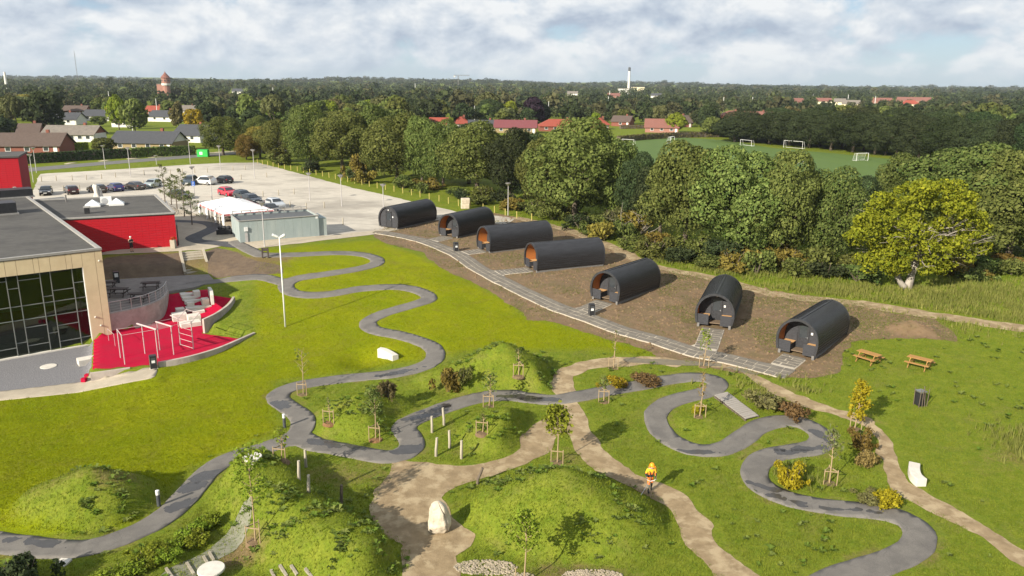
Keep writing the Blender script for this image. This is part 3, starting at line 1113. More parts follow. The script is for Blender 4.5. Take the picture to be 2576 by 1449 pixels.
for i in range(3):                                   # rounded shrubs
    r = np.random.default_rng(330 + i)
    cl = [(r.normal() * .48, r.normal() * .48, r.uniform(.2, .95), r.uniform(.22, .5), 1.0) for _ in range(20)]
    mb = MB()
    for k in range(7):
        a = k * .9
        mb.tube([(0, 0, -.1), (math.cos(a) * .3, math.sin(a) * .3, .5), (math.cos(a) * .6, math.sin(a) * .6, 1.1)], [.05, .035, .012], 5)
    PROTO['shrub%d' % i] = (leaf_mesh('foliage', *leaf_arrays(r, cl, 2300, .15, up=.3, jit=.8, cull=.0), LM['olive']), mb.mesh('stems', M_bark), 1.15, 1.5)


def tree(kind, pos, H, W, m, name, label, cat='tree', group=None, z=None):
    crown, trunk, pr, ph = PROTO[kind]
    e = thing(name, label, cat, pos, random.uniform(0, 6.28), group)
    s = W / pr
    e.scale = (s, s * random.uniform(.92, 1.08), H / ph)
    c = place('crown' if cat == 'tree' else 'foliage', crown, e)
    c.material_slots[0].link = 'OBJECT'
    c.material_slots[0].material = LM[m] if isinstance(m, str) else m
    place('trunk' if cat == 'tree' else 'stems', trunk, e)
    return e


def height_px(p, vtop):
    lo, hi = 0., 60.
    for _ in range(30):
        mid = (lo + hi) / 2
        if proj((p[0], p[1], p[2] + mid))[1] > vtop:
            lo = mid
        else:
            hi = mid
    return lo


def tree_px(kind, u, vb, vt, hw, m, name, label, cat='tree', group=None):
    p = G(u, vb)
    if name == 'broadleaf_tree':
        hw *= 1.2
    return tree(kind, p, height_px(p, vt), hw * depth_of(p) / F, m, name, label, cat, group)


ROW = [(655, 397, 318, 40, 'ochre'), (705, 408, 300, 46, 'olive'), (782, 420, 262, 54, 'green'), (862, 433, 280, 70, 'olive'), (940, 428, 262, 52, 'green'),
       (1000, 456, 284, 78, 'olive'), (1062, 462, 292, 50, 'olive'), (1115, 470, 304, 55, 'green'), (1200, 489, 306, 84, 'olive'), (1285, 502, 322, 60, 'dark'),
       (1372, 532, 335, 66, 'olive'), (1445, 556, 294, 112, 'olive'), (1545, 556, 350, 66, 'olive'), (1602, 575, 385, 52, 'dark'), (1722, 622, 354, 98, 'olive'),
       (1850, 648, 366, 108, 'olive'), (1962, 662, 376, 84, 'olive'), (2085, 660, 424, 74, 'green'), (2010, 600, 430, 64, 'olive'), (2400, 628, 362, 130, 'green'),
       (2535, 655, 378, 118, 'olive'), (2660, 640, 390, 120, 'olive'), (2245, 600, 392, 74, 'green'),
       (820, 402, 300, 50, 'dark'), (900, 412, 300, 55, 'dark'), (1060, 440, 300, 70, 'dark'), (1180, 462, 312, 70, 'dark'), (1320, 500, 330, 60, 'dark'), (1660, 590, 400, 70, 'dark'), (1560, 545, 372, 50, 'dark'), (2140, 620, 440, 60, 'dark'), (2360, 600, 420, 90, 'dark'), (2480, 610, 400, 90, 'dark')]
ROWLAB = ['small ochre tinted tree at the far corner of the gravel car park', 'olive tree next to the ochre one at the far corner of the car park', 'tall fresh green tree beside the car park fence',
          'broad olive tree leaning over the car park verge', 'green tree standing behind two olive crowns at the car park', 'wide olive tree before the darkest part of the car park verge',
          'olive tree squeezed between two wider crowns beside the car park', 'green tree below the first red roof', 'very broad olive tree behind the first two cabins', 'dark tree in the gap behind the stacked stone blocks',
          'olive tree beside the tallest tree, behind the third cabin', 'tallest and broadest tree of the row, behind the fourth cabin', 'olive tree at the shaded side of the tallest tree', 'dark narrow tree in the deep gap above the tangled shrub',
          'broad olive tree behind the fifth cabin', 'great olive tree with wide crown behind the sixth cabin', 'olive tree between the great crown and the yellow tree', 'low green tree next to the yellow tree',
          'olive tree just behind the low green one, under the pitch', 'huge green tree rising right behind the yellow tree', 'olive tree beside the huge green one at the wood corner', 'outermost olive tree of the row', 'green tree between the yellow tree and the pitch']
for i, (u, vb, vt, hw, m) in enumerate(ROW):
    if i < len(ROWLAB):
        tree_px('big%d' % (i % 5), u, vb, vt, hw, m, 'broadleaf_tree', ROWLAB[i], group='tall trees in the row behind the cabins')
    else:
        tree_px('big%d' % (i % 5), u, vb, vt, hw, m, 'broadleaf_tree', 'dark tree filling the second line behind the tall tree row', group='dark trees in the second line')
# low growth at the foot of the row
EDGE = [(640, 404), (720, 424), (800, 443), (870, 456), (930, 466), (1010, 482), (1080, 494), (1150, 506), (1210, 518), (1270, 532), (1330, 546), (1390, 562), (1440, 580), (1490, 598),
        (1530, 612), (1580, 634), (1640, 655), (1700, 668), (1770, 680), (1840, 688), (1910, 694), (1980, 700), (2060, 706), (2140, 712), (2390, 700), (2460, 710), (2530, 700)]
for i, (u, v) in enumerate(EDGE):
    for k in range(2):
        uu = u + random.uniform(-22, 22)
        p = G(uu, v - 6 - 22 * k * (1 if u > 1350 else .4) + random.uniform(-4, 2))
        tree('shrub%d' % ((i + k) % 3), p, random.uniform(1.6, 3.2), random.uniform(1.5, 2.6), ('olive', 'green', 'olive', 'ochre', 'dark')[(i * 2 + k) % 5], 'hedge_shrub',
             ('olive', 'fresh green', 'olive', 'ochre', 'dark green')[(i * 2 + k) % 5] + ' shrub at the foot of the tall tree row', 'shrub', ('olive', 'fresh green', 'olive', 'ochre', 'dark green')[(i * 2 + k) % 5] + ' shrubs along the foot of the tree row')
tree_px('shrub0', 898, 452, 376, 30, 'ochre', 'yellowing_shrub', 'tall ochre shrub between green trees beside the car park', 'shrub')
tree_px('shrub1', 1545, 565, 512, 42, 'pale', 'pale_shrub', 'pale yellow green shrub in the gap of the tall tree row', 'shrub')
tree_px('shrub2', 1612, 585, 520, 48, 'ochre', 'tangled_shrub', 'straw coloured tangled shrub with bare pale branches', 'shrub')
mb = MB()
r = random.Random(5)
p0 = G(1605, 588)
for k in range(26):
    a, L = r.uniform(0, 6.28), r.uniform(1.6, 4.2)
    b = Vector((r.uniform(-2.4, 2.4), r.uniform(-1, 1), r.uniform(.4, 1.2)))
    d = Vector((math.cos(a), math.sin(a) * .5 - .4, r.uniform(.5, 1.6))).normalized()
    m1 = b + d * L * .55 + Vector((r.uniform(-.3, .3), 0, r.uniform(-.2, .2)))
    e1 = b + d * L + Vector((r.uniform(-.6, .6), 0, -.2))
    mb.tube([(b.x * .3, b.y * .3, -.1), b, m1, e1], [.05, .045, .03, .012], 5)
o = mb.build('dead_branches', M_palebark, loc=p0)
tag(o, 'bare pale dead branches sticking out of the tangled shrub', 'branches')

# the old yellowing tree with the pale trunk
p0 = G(2283, 728)
dz = depth_of(p0)
k_ = dz / F
yt = thing('yellow_tree', 'large yellowing tree with pale grey split trunk and spreading bare limbs', 'tree', p0)
mb = MB()
mb.tube([(0, 0, -.4), (.05, 0, .5), (.2, 0, 1.6), (.45, 0, 2.9), (.6, 0, 4.5), (.9, .2, 7)], [.62, .42, .34, .34, .24, .12], 12)
mb.tube([(.1, 0, .1), (-.7, -.1, .5), (-1.25, -.1, 1.3), (-1.35, 0, 2.6), (-1.7, .2, 4.6)], [.4, .3, .27, .24, .15], 9)
tr = mb.build('trunk', M_palebark, yt, smooth=True)
mb = MB()
r = random.Random(8)
for k in range(30):
    a = r.uniform(-.9, .9) if k < 18 else r.uniform(1.2, 5.0)
    L = r.uniform(3.0, 7.2)
    z0 = r.uniform(2.6, 5.5)
    b = Vector((.5, 0, z0))
    d = Vector((math.cos(a), math.sin(a) * .8 - .15, r.uniform(.05, .75))).normalized()
    pts = [b, b + d * L * .35 + Vector((0, 0, r.uniform(.0, .5))), b + d * L * .7 + Vector((0, 0, r.uniform(-.2, .4))), b + d * L]
    mb.tube(pts, [.10, .07, .04, .015], 6)
    for q in range(3):
        s = pts[2] if q else pts[1]
        d2 = (d + Vector((r.uniform(-.7, .7), r.uniform(-.7, .7), r.uniform(-.5, .6)))).normalized()
        mb.tube([s, s + d2 * L * .2, s + d2 * L * .38 + Vector((0, 0, -.1))], [.035, .022, .008], 5)
mb.build('limbs', M_palebark, yt, smooth=True)
rr = np.random.default_rng(77)
cl = []
for k in range(150):
    t = rr.uniform(0, 6.28)
    q = math.sqrt(rr.uniform(0, 1))
    x, z = math.cos(t) * q * 6.6 + .3, 6.3 + math.sin(t) * q * 4.9
    if x > 2.2 and z < 4.2 and rr.uniform() < .75:
        continue
    if abs(x - .2) < 1.2 and z < 3.6:
        continue
    cl.append((x, rr.uniform(-4.2, 3.2) * (1 - .5 * q), z, rr.uniform(.45, 1.15), .8))
cl += [(-2.2 + .55 * k_i + .3 * math.sin(k_i * 5), -1.6 + .4 * math.cos(k_i * 3), 2.9 + .5 * math.sin(k_i * 2.3), .7, .8) for k_i in range(9) if k_i not in (3, 4)]
cl += [(-4.6, -.6, 2.4, .8, .8), (-5.2, 0, 3.2, .9, .8), (-2.6, -1, 2.6, 1.1, .8), (-3.6, 0, 3.4, 1.2, .8), (2.4, -1.2, 2.4, .8, .7), (-1.6, -.8, 2.2, .8, .7), (3.4, -1, 3.0, .7, .6)]
o = place('crown', leaf_mesh('crown', *leaf_arrays(rr, cl, 25000, .225, up=.3, jit=.7, cull=.4), LM['yellow']), yt)


# saplings tied to stakes ---------------------------------------------
def sapling(u, vb, vt, crown_w, m, leaves, label, stakes=3, bark=None, mulch=True, crown_lo=.45, name='young_tree', stake_h=.98, leafsize=.15, spread=.55):
    p = G(u, vb)
    H = height_px(p, vt)
    rr = np.random.default_rng(int(u * 7 + vb))
    e = thing(name, label, 'young tree', p, 0)
    mb = MB()
    top = Vector((rr.uniform(-.12, .12), rr.uniform(-.12, .12), H))
    mb.tube([(0, 0, -.1), tuple(top * .5 + Vector((.04, 0, 0))), tuple(top)], [.045, .033, .01], 6)
    cl = []
    W = crown_w * depth_of(p) / F
    nb = 13 if leaves else 9
    for k in range(nb):
        f = crown_lo + (1 - crown_lo) * (k + .3) / nb
        a = k * 2.4
        L = W * (1.0 - .75 * abs((f - crown_lo) / (1 - crown_lo) - .35))
        s = top * f
        en = s + Vector((math.cos(a) * L * .85, math.sin(a) * L * .85, L * .8))
        mb.tube([tuple(s), tuple((s + en) / 2 + Vector((0, 0, -.04))), tuple(en)], [.018, .012, .005], 4)
        cl.append((en.x * .8, en.y * .8, s.z + L * .45, max(.2, W * spread * rr.uniform(.6, 1.15)), 1.1))
    cl.append((top.x, top.y, H - .15, .2, 1.4))
    mb.build('trunk', bark or M_stake, e)
    if leaves:
        place('foliage', leaf_mesh('foliage', *leaf_arrays(rr, cl, leaves, leafsize * .85, up=.2, jit=1.0, cull=.0), LM[m]), e)
    sm = MB().tube([(0, 0, -.2), (0, 0, stake_h)], .028, 8).mesh('stake', M_stake)
    spots = []
    for k in range(stakes):
        a = R(200 + 120 * k)
        s = place('stake', sm, e, (math.cos(a) * .42, math.sin(a) * .42, 0))
        spots.append((math.cos(a) * .42, math.sin(a) * .42))
    if stakes >= 2:
        mb = MB()
        for k in range(stakes):
            a, b = spots[k], spots[(k + 1) % stakes]
            mb.bar((a[0], a[1], stake_h - .12), (b[0], b[1], stake_h - .12), .035, .05)
            if stakes == 2:
                break
        mb.build('crossbar', M_stake, e)
    if mulch:
        mb = MB()
        n = 14
        vs = [(0, 0, .05)] + [(math.cos(2 * PI * k / n) * .38 * rr.uniform(.8, 1.2), math.sin(2 * PI * k / n) * .38, .015) for k in range(n)] + \
             [(math.cos(2 * PI * k / n) * .5, math.sin(2 * PI * k / n) * .5, -.15) for k in range(n)]
        fs = [(0, 1 + k, 1 + (k + 1) % n) for k in range(n)] + [(1 + k, 1 + n + k, 1 + n + (k + 1) % n, 1 + (k + 1) % n) for k in range(n)]
        mb.add(vs, fs)
        mb.build('mulch', M_mulch if 'mulch' in label else M_soil, e)
    return e


sapling(643, 1362, 1140, 48, 'lime', 800, 'tall loose-leaved sapling staked on the foreground ridge above a gravel bed')
sapling(708, 1160, 1082, 20, 'lime', 150, 'short sapling with a small leafy top staked beside the round white table')
sapling(763, 992, 880, 24, 'olive', 60, 'nearly bare slim sapling staked at the inside of a track bend')
sapling(830, 1062, 1000, 8, 'green', 40, 'thin stem in a low stake frame over orange bark mulch', stakes=2)
sapling(945, 1104, 985, 26, 'green', 600, 'bushy dark green sapling staked over bark mulch on a small mound')
sapling(1230, 1023, 945, 22, 'green', 180, 'wispy sapling staked right beside the asphalt track')
sapling(1214, 1088, 1040, 10, 'olive', 60, 'short thin sapling between two low stakes on a mound above wooden posts', stakes=2, stake_h=.9)
sapling(1305, 944, 878, 12, 'green', 60, 'thin sapling staked on the shaded flank of the tallest mound')
sapling(1402, 1164, 1030, 34, 'lime', 1000, 'leafy round-headed young tree standing where two dirt paths part', stakes=2, crown_lo=.5, leafsize=.2)
sapling(1543, 926, 828, 10, 'green', 30, 'bare whip-like sapling staked beside the dirt path bend')
sapling(1770, 922, 838, 18, 'lime', 260, 'light green sapling staked at the edge of the paved path')
sapling(1519, 1010, 952, 16, 'olive', 120, 'small sapling staked in dark earth beside the straight track stretch')
sapling(1760, 1048, 938, 10, 'rust', 90, 'thin brownish sapling staked inside the track loop by the boardwalk')
sapling(2150, 1078, 962, 26, 'gold', 1300, 'slender bright yellow young tree beside the narrow dirt path', stakes=2, crown_lo=.12, leafsize=.17)
sapling(2086, 1216, 1085, 26, 'pale', 320, 'pale sparse sapling staked in the bend beside yellow ground cover')
sapling(1318, 1470, 1300, 44, 'lime', 800, 'tall loose sapling in the planting bed beside the cobbles', stakes=1)

# shrubs and ground cover in the park ---------------------------------
for (u, vb, vt, hw, m, nm_, lb) in [
        (975, 1000, 950, 30, 'brownleaf', 'brown_shrub', 'dense brownish shrub on the small mound behind the dark sapling'),
        (1128, 985, 918, 34, 'ochre', 'twiggy_shrub', 'loose twiggy ochre shrub on the left flank of the tallest mound'),
        (1165, 965, 920, 24, 'olive', 'green_shrub', 'olive shrub beside the twiggy ochre shrub'),
        (1990, 1222, 1165, 36, 'gold', 'yellow_shrub', 'bright yellow shrub filling the tight track bend'),
        (2170, 1130, 1078, 30, 'ochre', 'orange_shrub', 'orange ochre shrub beside the widening dirt path'),
        (2178, 1172, 1125, 28, 'rust', 'rusty_shrub', 'rust brown shrub below the orange ochre shrub'),
        (2185, 1262, 1236, 34, 'brownleaf', 'dark_shrub', 'low dark brown ground shrub at the outer track edge'),
        (2240, 1275, 1238, 36, 'gold', 'gold_shrub', 'low golden ground shrub at the outer track edge'),
        (1930, 1028, 980, 46, 'brownleaf', 'heather_shrub', 'wide brown heathery shrub behind the boardwalk'),
        (1985, 1052, 1010, 40, 'rust', 'wide_shrub', 'wide rusty shrub to the side of the boardwalk'),
        (1545, 972, 946, 34, 'gold', 'small_yellow_shrub', 'low yellow green shrub at the straight track edge'),
        (1620, 966, 942, 50, 'rust', 'red_brown_shrub', 'low red brown ground cover beside the straight track'),
        (1755, 1038, 1012, 18, 'gold', 'tiny_yellow_shrub', 'small yellow shrub round the foot of a staked sapling'),
        (60, 1478, 1385, 70, 'dark', 'dark_bush', 'large dark green bush at the corner of the park by the track')]:
    tree_px('shrub%d' % (int(u) % 3), u, vb, vt, hw, m, nm_, lb, 'shrub')
for k, (u, v) in enumerate([(335, 1440), (368, 1420), (402, 1402), (440, 1380), (470, 1352), (505, 1330), (532, 1322), (300, 1452), (430, 1410), (490, 1368)]):
    p = G(u, v)
    tree('shrub%d' % (k % 3), p, random.uniform(.55, .85), random.uniform(.55, .85), 'lime', 'bedding_shrub', 'light green shrub in the row edging the foreground gravel bed', 'shrub', 'light green shrubs along the foreground bed')
# ------------------------------------------------------------------ barrel cabins
M_black = mat('black stained boards', (.017, .0175, .020), (.030, .030, .034), rough=.42, scale=2.5, spec=.5, bump=.15, bscale=30, stretch=(6, 1, 6), c3=(.034, .035, .040), scale3=.6, amt3=.7)
M_blackwall = mat('charcoal boards', (.040, .041, .047), (.022, .022, .026), rough=.7, scale=4, stretch=(.5, 1, 8), bump=.2)
M_orange = mat('oiled orange timber', (.42, .15, .035), (.33, .105, .024), rough=.6, scale=4, stretch=(6, .6, 6))
M_seat = mat('pale bench boards', (.56, .34, .15), (.46, .26, .11), rough=.7, scale=5, stretch=(1, 6, 1))
M_beam = mat('grey base beam', (.17, .16, .15), (.12, .115, .11), rough=.9, scale=4)
M_glassdark = mat('dark window glass', (.03, .035, .04), (.04, .045, .05), rough=.06, spec=.8)
M_steel = mat('brushed steel', (.55, .55, .56), (.45, .45, .46), rough=.35, metal=.9)
M_white = mat('white paint', (.66, .66, .64), (.60, .60, .58), rough=.6, scale=4)


M_dkfloor = mat('worn floor boards', (.16, .115, .075), (.12, .085, .055), rough=.85, scale=4, stretch=(6, .6, 1))


def pod_prof(off=0.0, n=25, flare=.0):
    """horseshoe section, from right foot over the top to left foot"""
    pts = []
    t0 = R(-23)
    for i in range(n):
        t = t0 + (PI - 2 * t0) * i / (n - 1)
        rz = 1.78 if math.sin(t) >= 0 else 2.55
        x, z = (1.68 + off) * math.cos(t), 1.20 + (rz + off) * math.sin(t)
        pts.append((x, z))
    return pts


def extrude_prof(mb, prof, y0, y1, mi=0, flip=False):
    n = len(prof)
    vs = [(x, y0, z) for x, z in prof] + [(x, y1, z) for x, z in prof]
    fs = [(i, i + 1, n + i + 1, n + i) for i in range(n - 1)]
    if flip:
        fs = [tuple(reversed(f)) for f in fs]
    mb.add(vs, fs, mi)


def inner_x(z):
    t = (z - 1.20) / ((1.78 if z > 1.2 else 2.55) - .15)
    return (1.68 - .15) * math.sqrt(max(0, 1 - t * t))


def make_pod(closed, L, label, loc, rz):
    e = thing('barrel_cabin', label, 'cabin', loc, rz, 'black barrel cabins along the paved path')
    B = .22
    Mz = Matrix.Translation((0, 0, B - .20))
    # lapped boards
    pr = pod_prof(0, 41)
    prof = []
    for i in range(40):
        (x0, z0), (x1, z1) = pr[i], pr[i + 1]
        c0 = Vector((x0, z0 - 1.2)).normalized()
        c1 = Vector((x1, z1 - 1.2)).normalized()
        up = i < 20
        a, b = (.004, .050) if up else (.050, .004)
        prof.append((x0 + c0.x * a, z0 + c0.y * a))
        prof.append((x1 + c1.x * b, z1 + c1.y * b))
    mb = MB()
    extrude_prof(mb, prof, 0, L, flip=True)
    sh = place('shell', mb.mesh('shell', M_black), e, (0, 0, B - .2))
    # rims front and back
    for y0, y1 in ((-.04, .12), (L - .12, L + .04)):
        mb = MB()
        o_, i_ = pod_prof(.05, 41), pod_prof(-.15, 41)
        n = 41
        vs = [(x, y0, z) for x, z in o_] + [(x, y0, z) for x, z in i_] + [(x, y1, z) for x, z in o_] + [(x, y1, z) for x, z in i_]
        fs = []
        for k in range(n - 1):
            fs += [(k, n + k, n + k + 1, k + 1), (2 * n + k, 2 * n + k + 1, 3 * n + k + 1, 3 * n + k), (k, k + 1, 2 * n + k + 1, 2 * n + k), (n + k, 3 * n + k, 3 * n + k + 1, n + k + 1)]
        fs += [(0, 2 * n, 3 * n, n), (n - 1, 2 * n - 1, 4 * n - 1, 3 * n - 1)]
        mb.add(vs, fs)
        mb.build('rim', M_black, e, loc=(0, 0, B - .2))
    MB().box((0, L / 2, 3.03 + B - .2), (.20, L + .1, .04)).build('ridge_cap', M_black, e)
    # liner
    mb = MB()
    extrude_prof(mb, pod_prof(-.14, 41), .1, L - .05)
    place('lining', mb.mesh('lining', M_orange), e, (0, 0, B - .2))
    MB().box((0, L / 2 + .1, B + .0), (2.80, L - .5, .08)).build('floor', M_dkfloor, e)
    wy = .14 if closed else 1.35
    pin = pod_prof(-.145, 41)

    def endwall(y, name):
        mb = MB()
        zs = np.arange(B - .02, 2.86, .145)
        for k, z in enumerate(zs):
            z1 = min(z + .138, 2.83)
            xa, xb = inner_x(z + .0) - .01, inner_x(z1) - .01
            vs = [(-xa, y, z), (xa, y, z), (xb, y, z1), (-xb, y, z1), (-xa, y + .03, z), (xa, y + .03, z), (xb, y + .03, z1), (-xb, y + .03, z1)]
            mb.add(vs, [(0, 1, 2, 3), (7, 6, 5, 4), (0, 4, 5, 1), (3, 2, 6, 7)])
        mb.box((0, y + .05, 1.4), (1.8, .02, 2.2))
        return mb.build(name, M_blackwall, e)
    endwall(wy, 'front_wall')
    bw = endwall(L - .13, 'back_wall')
    # door
    d = MB()
    for x in (-.47, .47):
        d.box((x, wy - .03, 1.28), (.09, .08, 2.06))
    d.box((0, wy - .03, 2.345), (1.03, .08, .09))
    d.box((0, wy - .018, .72), (.85, .05, .86))
    d.box((-.37, wy - .018, 1.72), (.12, .05, 1.14))
    d.box((.37, wy - .018, 1.72), (.12, .05, 1.14))
    d.box((0, wy - .018, 2.24), (.85, .05, .12))
    door = d.build('door', M_black, e)
    MB().box((0, wy - .012, 1.66), (.62, .02, 1.04)).build('door_pane', M_glassdark, door)
    hb = MB().box((.39, wy - .055, 1.2), (.035, .02, .16))
    hb.box((.33, wy - .085, 1.22), (.15, .025, .025))
    hb.build('handle', M_steel, door)
    MB().box((.72, wy - .03, 1.62), (.16, .02, .2)).build('number_plate', M_white, e)
    lb = MB().lathe([(.0, .0), (.09, 0), (.09, .05), (.03, .09)], 10)
    lo = lb.build('porch_light', M_white, e, loc=(0, wy - .03, 2.52))
    lo.rotation_euler = (PI / 2, 0, 0)
    if not closed:
        for s in (-1, 1):
            mb = MB()
            zz = np.arange(B - .12, 1.06, .145)
            for z in zz:
                z1 = min(z + .138, 1.06)
                xo0, xo1 = inner_x(z), inner_x(z1)
                vs = []
                for y in (.06, .10):
                    vs += [(s * .52, y, z), (s * xo0, y, z), (s * xo1, y, z1), (s * .52, y, z1)]
                f = [(0, 1, 2, 3), (7, 6, 5, 4), (0, 4, 5, 1), (3, 2, 6, 7), (0, 3, 7, 4)]
                mb.add(vs, f if s > 0 else [tuple(reversed(q)) for q in f])
            mb.box((s * .54, .7, .46), (.05, 1.2, .6))
            mb.build('porch_panel', M_blackwall, e)
            MB().box((s * (.54 + .42), .72, .78), (.86, 1.2, .05)).build('bench_seat', M_seat, e)
    for s in (-1, 1):
        MB().box((s * 1.38, L / 2, .0), (.2, L - .05, .44)).build('base_beam', M_beam, e)
    return e


PODS = [((951.5, 570), (999, 577.5), (1098, 555), 'closed black barrel cabin with a flush front door beside the car park', True),
        ((1094, 587.5), (1151, 600), (1230, 577), 'second black barrel cabin from the car park, open porch, white blocks behind', False),
        ((1204, 622.5), (1231.5, 637.5), (1395, 614), 'long black barrel cabin with glowing orange porch lining behind a litter bin', False),
        ((1317, 671), (1350, 687), (1524, 672), 'long black barrel cabin seen broadside with a pale base beam and orange porch', False),
        ((1485.5, 754), (1553, 768), (1660.5, 727), 'black barrel cabin with a litter bin standing before its red lined porch', False),
        ((1750, 822), (1838, 831), (1867, 765), 'black barrel cabin seen from its end, small muddy puddle beside its porch', False),
        ((1952, 887), (2047, 908), (2132, 845), 'last black barrel cabin of the row, nearest the wooden picnic tables', False)]
POD_POS = []
for (l, r_, b, lb, cl_) in PODS:
    pl, prr, pb = G(*l), G(*r_), G(*b)
    ax = (pb - prr)
    ax.z = 0
    wd = Vector((prr.x - pl.x, prr.y - pl.y, 0)).normalized()
    a1 = math.atan2(ax.y, ax.x)
    a2 = math.atan2(wd.y, wd.x) + PI / 2
    a = a1 * .6 + a2 * .4
    axd = Vector((math.cos(a), math.sin(a), 0))
    right = Vector((axd.y, -axd.x, 0))
    L = min(max(ax.length, 7.9), 9.0)
    c = prr - right * 1.5
    z = np.mean([hp((c + axd * t)[:2]) for t in (0.2, 2, 4, 6, L)])
    zlow = min(hp((c + axd * t + right * s)[:2]) for t in (0, L) for s in (-1.4, 1.4))
    o = make_pod(cl_, L, lb, (c.x, c.y, float(z) - .04), a - PI / 2)
    POD_POS.append((c, axd, right, L, float(z)))

# ------------------------------------------------------------------ slab path beside the cabins
M_slab = mat('grey brown slabs', (.118, .104, .086), (.150, .134, .11), rough=.9, scale=1.3, bump=.2, bscale=20, space='World', c3=(.19, .17, .14), scale3=1.2, amt3=.5)
M_joint = mat('sand in the joints', (.42, .37, .30), (.34, .30, .24), rough=1, scale=8, space='World')
_e = (cPave[-1] - cPave[-6]) / np.linalg.norm(cPave[-1] - cPave[-6])
sd_pave = np.maximum(d_line(cPave, gx, gy) - 1.02, (gx - cPave[-1][0]) * _e[0] + (gy - cPave[-1][1]) * _e[1])
pads = []
for i, (c, axd, right, L, z) in enumerate(POD_POS):
    if i == 0:
        continue
    p = np.array([c.x, c.y])
    dd = np.linalg.norm(cPave - p, axis=1)
    # where the cabin's axis meets the path
    best = None
    for t in np.arange(0, 9, .1):
        q = p - np.array([axd.x, axd.y]) * t
        m_ = np.linalg.norm(cPave - q, axis=1).min()
        if best is None or m_ < best[0]:
            best = (m_, t)
    pads.append((p, np.array([axd.x, axd.y]), np.array([right.x, right.y]), max(.8, best[1] - .9)))
sdp = sd_pave.copy()
for (p, a, rt, ln) in pads:
    x, y = gx - p[0], gy - p[1]
    s = -(x * a[0] + y * a[1])
    t = x * rt[0] + y * rt[1]
    sdp = np.minimum(sdp, np.maximum(np.maximum(-s - .05, s - ln), np.abs(t) - .98))
pave = clip_region('paved_path', sdp, .034, M_joint, skirt=.06, label='slab paved path running past the cabin fronts')
slab_me = {}


def slab_mesh(L, W):
    k = (round(L, 1), round(W, 2))
    if k not in slab_me:
        x, y = L / 2 - .032, W / 2 - .032
        mb = MB()
        vs = [(-x, -y, -.06), (x, -y, -.06), (x, y, -.06), (-x, y, -.06), (-x, -y, .012), (x, -y, .012), (x, y, .012), (-x, y, .012),
              (-x + .015, -y + .015, .02), (x - .015, -y + .015, .02), (x - .015, y - .015, .02), (-x + .015, y - .015, .02)]
        mb.add(vs, [(0, 1, 5, 4), (1, 2, 6, 5), (2, 3, 7, 6), (3, 0, 4, 7), (4, 5, 9, 8), (5, 6, 10, 9), (6, 7, 11, 10), (7, 4, 8, 11), (8, 9, 10, 11)])
        slab_me[k] = mb.mesh('slab', M_slab)
    return slab_me[k]


def put_slab(x, y, ang, L, W):
    e = .3
    ca, sa = math.cos(ang), math.sin(ang)
    zc_ = float(h(x, y))
    gx_ = (float(h(x + ca * e, y + sa * e)) - float(h(x - ca * e, y - sa * e))) / (2 * e)
    gy_ = (float(h(x - sa * e, y + ca * e)) - float(h(x + sa * e, y - ca * e))) / (2 * e)
    X = Vector((ca, sa, gx_)).normalized()
    Y = Vector((-sa, ca, gy_)).normalized()
    Z = X.cross(Y).normalized()
    Y = Z.cross(X)
    M = Matrix((X, Y, Z)).transposed().to_4x4()
    M.translation = (x, y, zc_ + .040 + random.uniform(-.004, .006))
    place('slab', slab_mesh(L, W), pave, M=M)


seg = np.linalg.norm(np.diff(cPave, axis=0), axis=1)
arc = np.concatenate([[0], np.cumsum(seg)])
for row in range(3):
    s = random.uniform(.2, .6)
    while s < arc[-1] - .6:
        L = random.choice((.8, .9, 1.0, 1.2))
        sm = s + L / 2
        x, y = np.interp(sm, arc, cPave[:, 0]), np.interp(sm, arc, cPave[:, 1])
        x2, y2 = np.interp(sm + .3, arc, cPave[:, 0]), np.interp(sm + .3, arc, cPave[:, 1])
        ang = math.atan2(y2 - y, x2 - x)
        o_ = (row - 1) * .66
        put_slab(x - math.sin(ang) * o_, y + math.cos(ang) * o_, ang, L, .66)
        s += L
for (p, a, rt, ln) in pads:
    ang = math.atan2(rt[1], rt[0])
    nrow = max(1, int((ln - .05) / .5))
    for k in range(nrow):
        s = .25 + k * .5
        for L, o_ in ([(1.0, -.48), (.9, .49)] if k % 2 else [(.6, -.66), (1.2, .3)]):
            q = p - a * s + rt * o_
            put_slab(q[0], q[1], ang, L, .5)
# pale edging strip on the lawn side
mb = MB()
for k in range(0, len(cPave) - 3, 3):
    a, b = cPave[k], cPave[k + 3]
    d = (b - a) / (np.linalg.norm(b - a) + 1e-9)
    n_ = np.array([d[1], -d[0]]) * 1.09
    pa, pb = a + n_, b + n_
    mb.bar((pa[0], pa[1], hp(pa) + .02), (pb[0], pb[1], hp(pb) + .02), .07, .14)
mb.build('edging', M_joint, pave)

# ------------------------------------------------------------------ park furniture
M_concrete = mat('pale concrete', (.56, .53, .47), (.49, .46, .41), rough=.85, scale=3, bump=.1, c3=(.45, .42, .37), scale3=1.2, amt3=.4)
M_stone = mat('pale boulder stone', (.52, .46, .36), (.42, .36, .275), rough=.95, scale=2.4, bump=.5, bscale=7, c3=(.34, .28, .20), scale3=1.8, amt3=.45)
M_blackmetal = mat('black metal', (.016, .016, .018), (.024, .024, .026), rough=.45, scale=4)
M_darkpost = mat('anthracite post', (.05, .055, .06), (.07, .075, .08), rough=.5)
M_wood = mat('new pine', (.35, .19, .06), (.28, .145, .042), rough=.75, scale=5, stretch=(1, 8, 1))
M_boardwalk = mat('silvered boards', (.32, .29, .26), (.24, .22, .19), rough=.9, scale=4, stretch=(1, 6, 1), bump=.2)


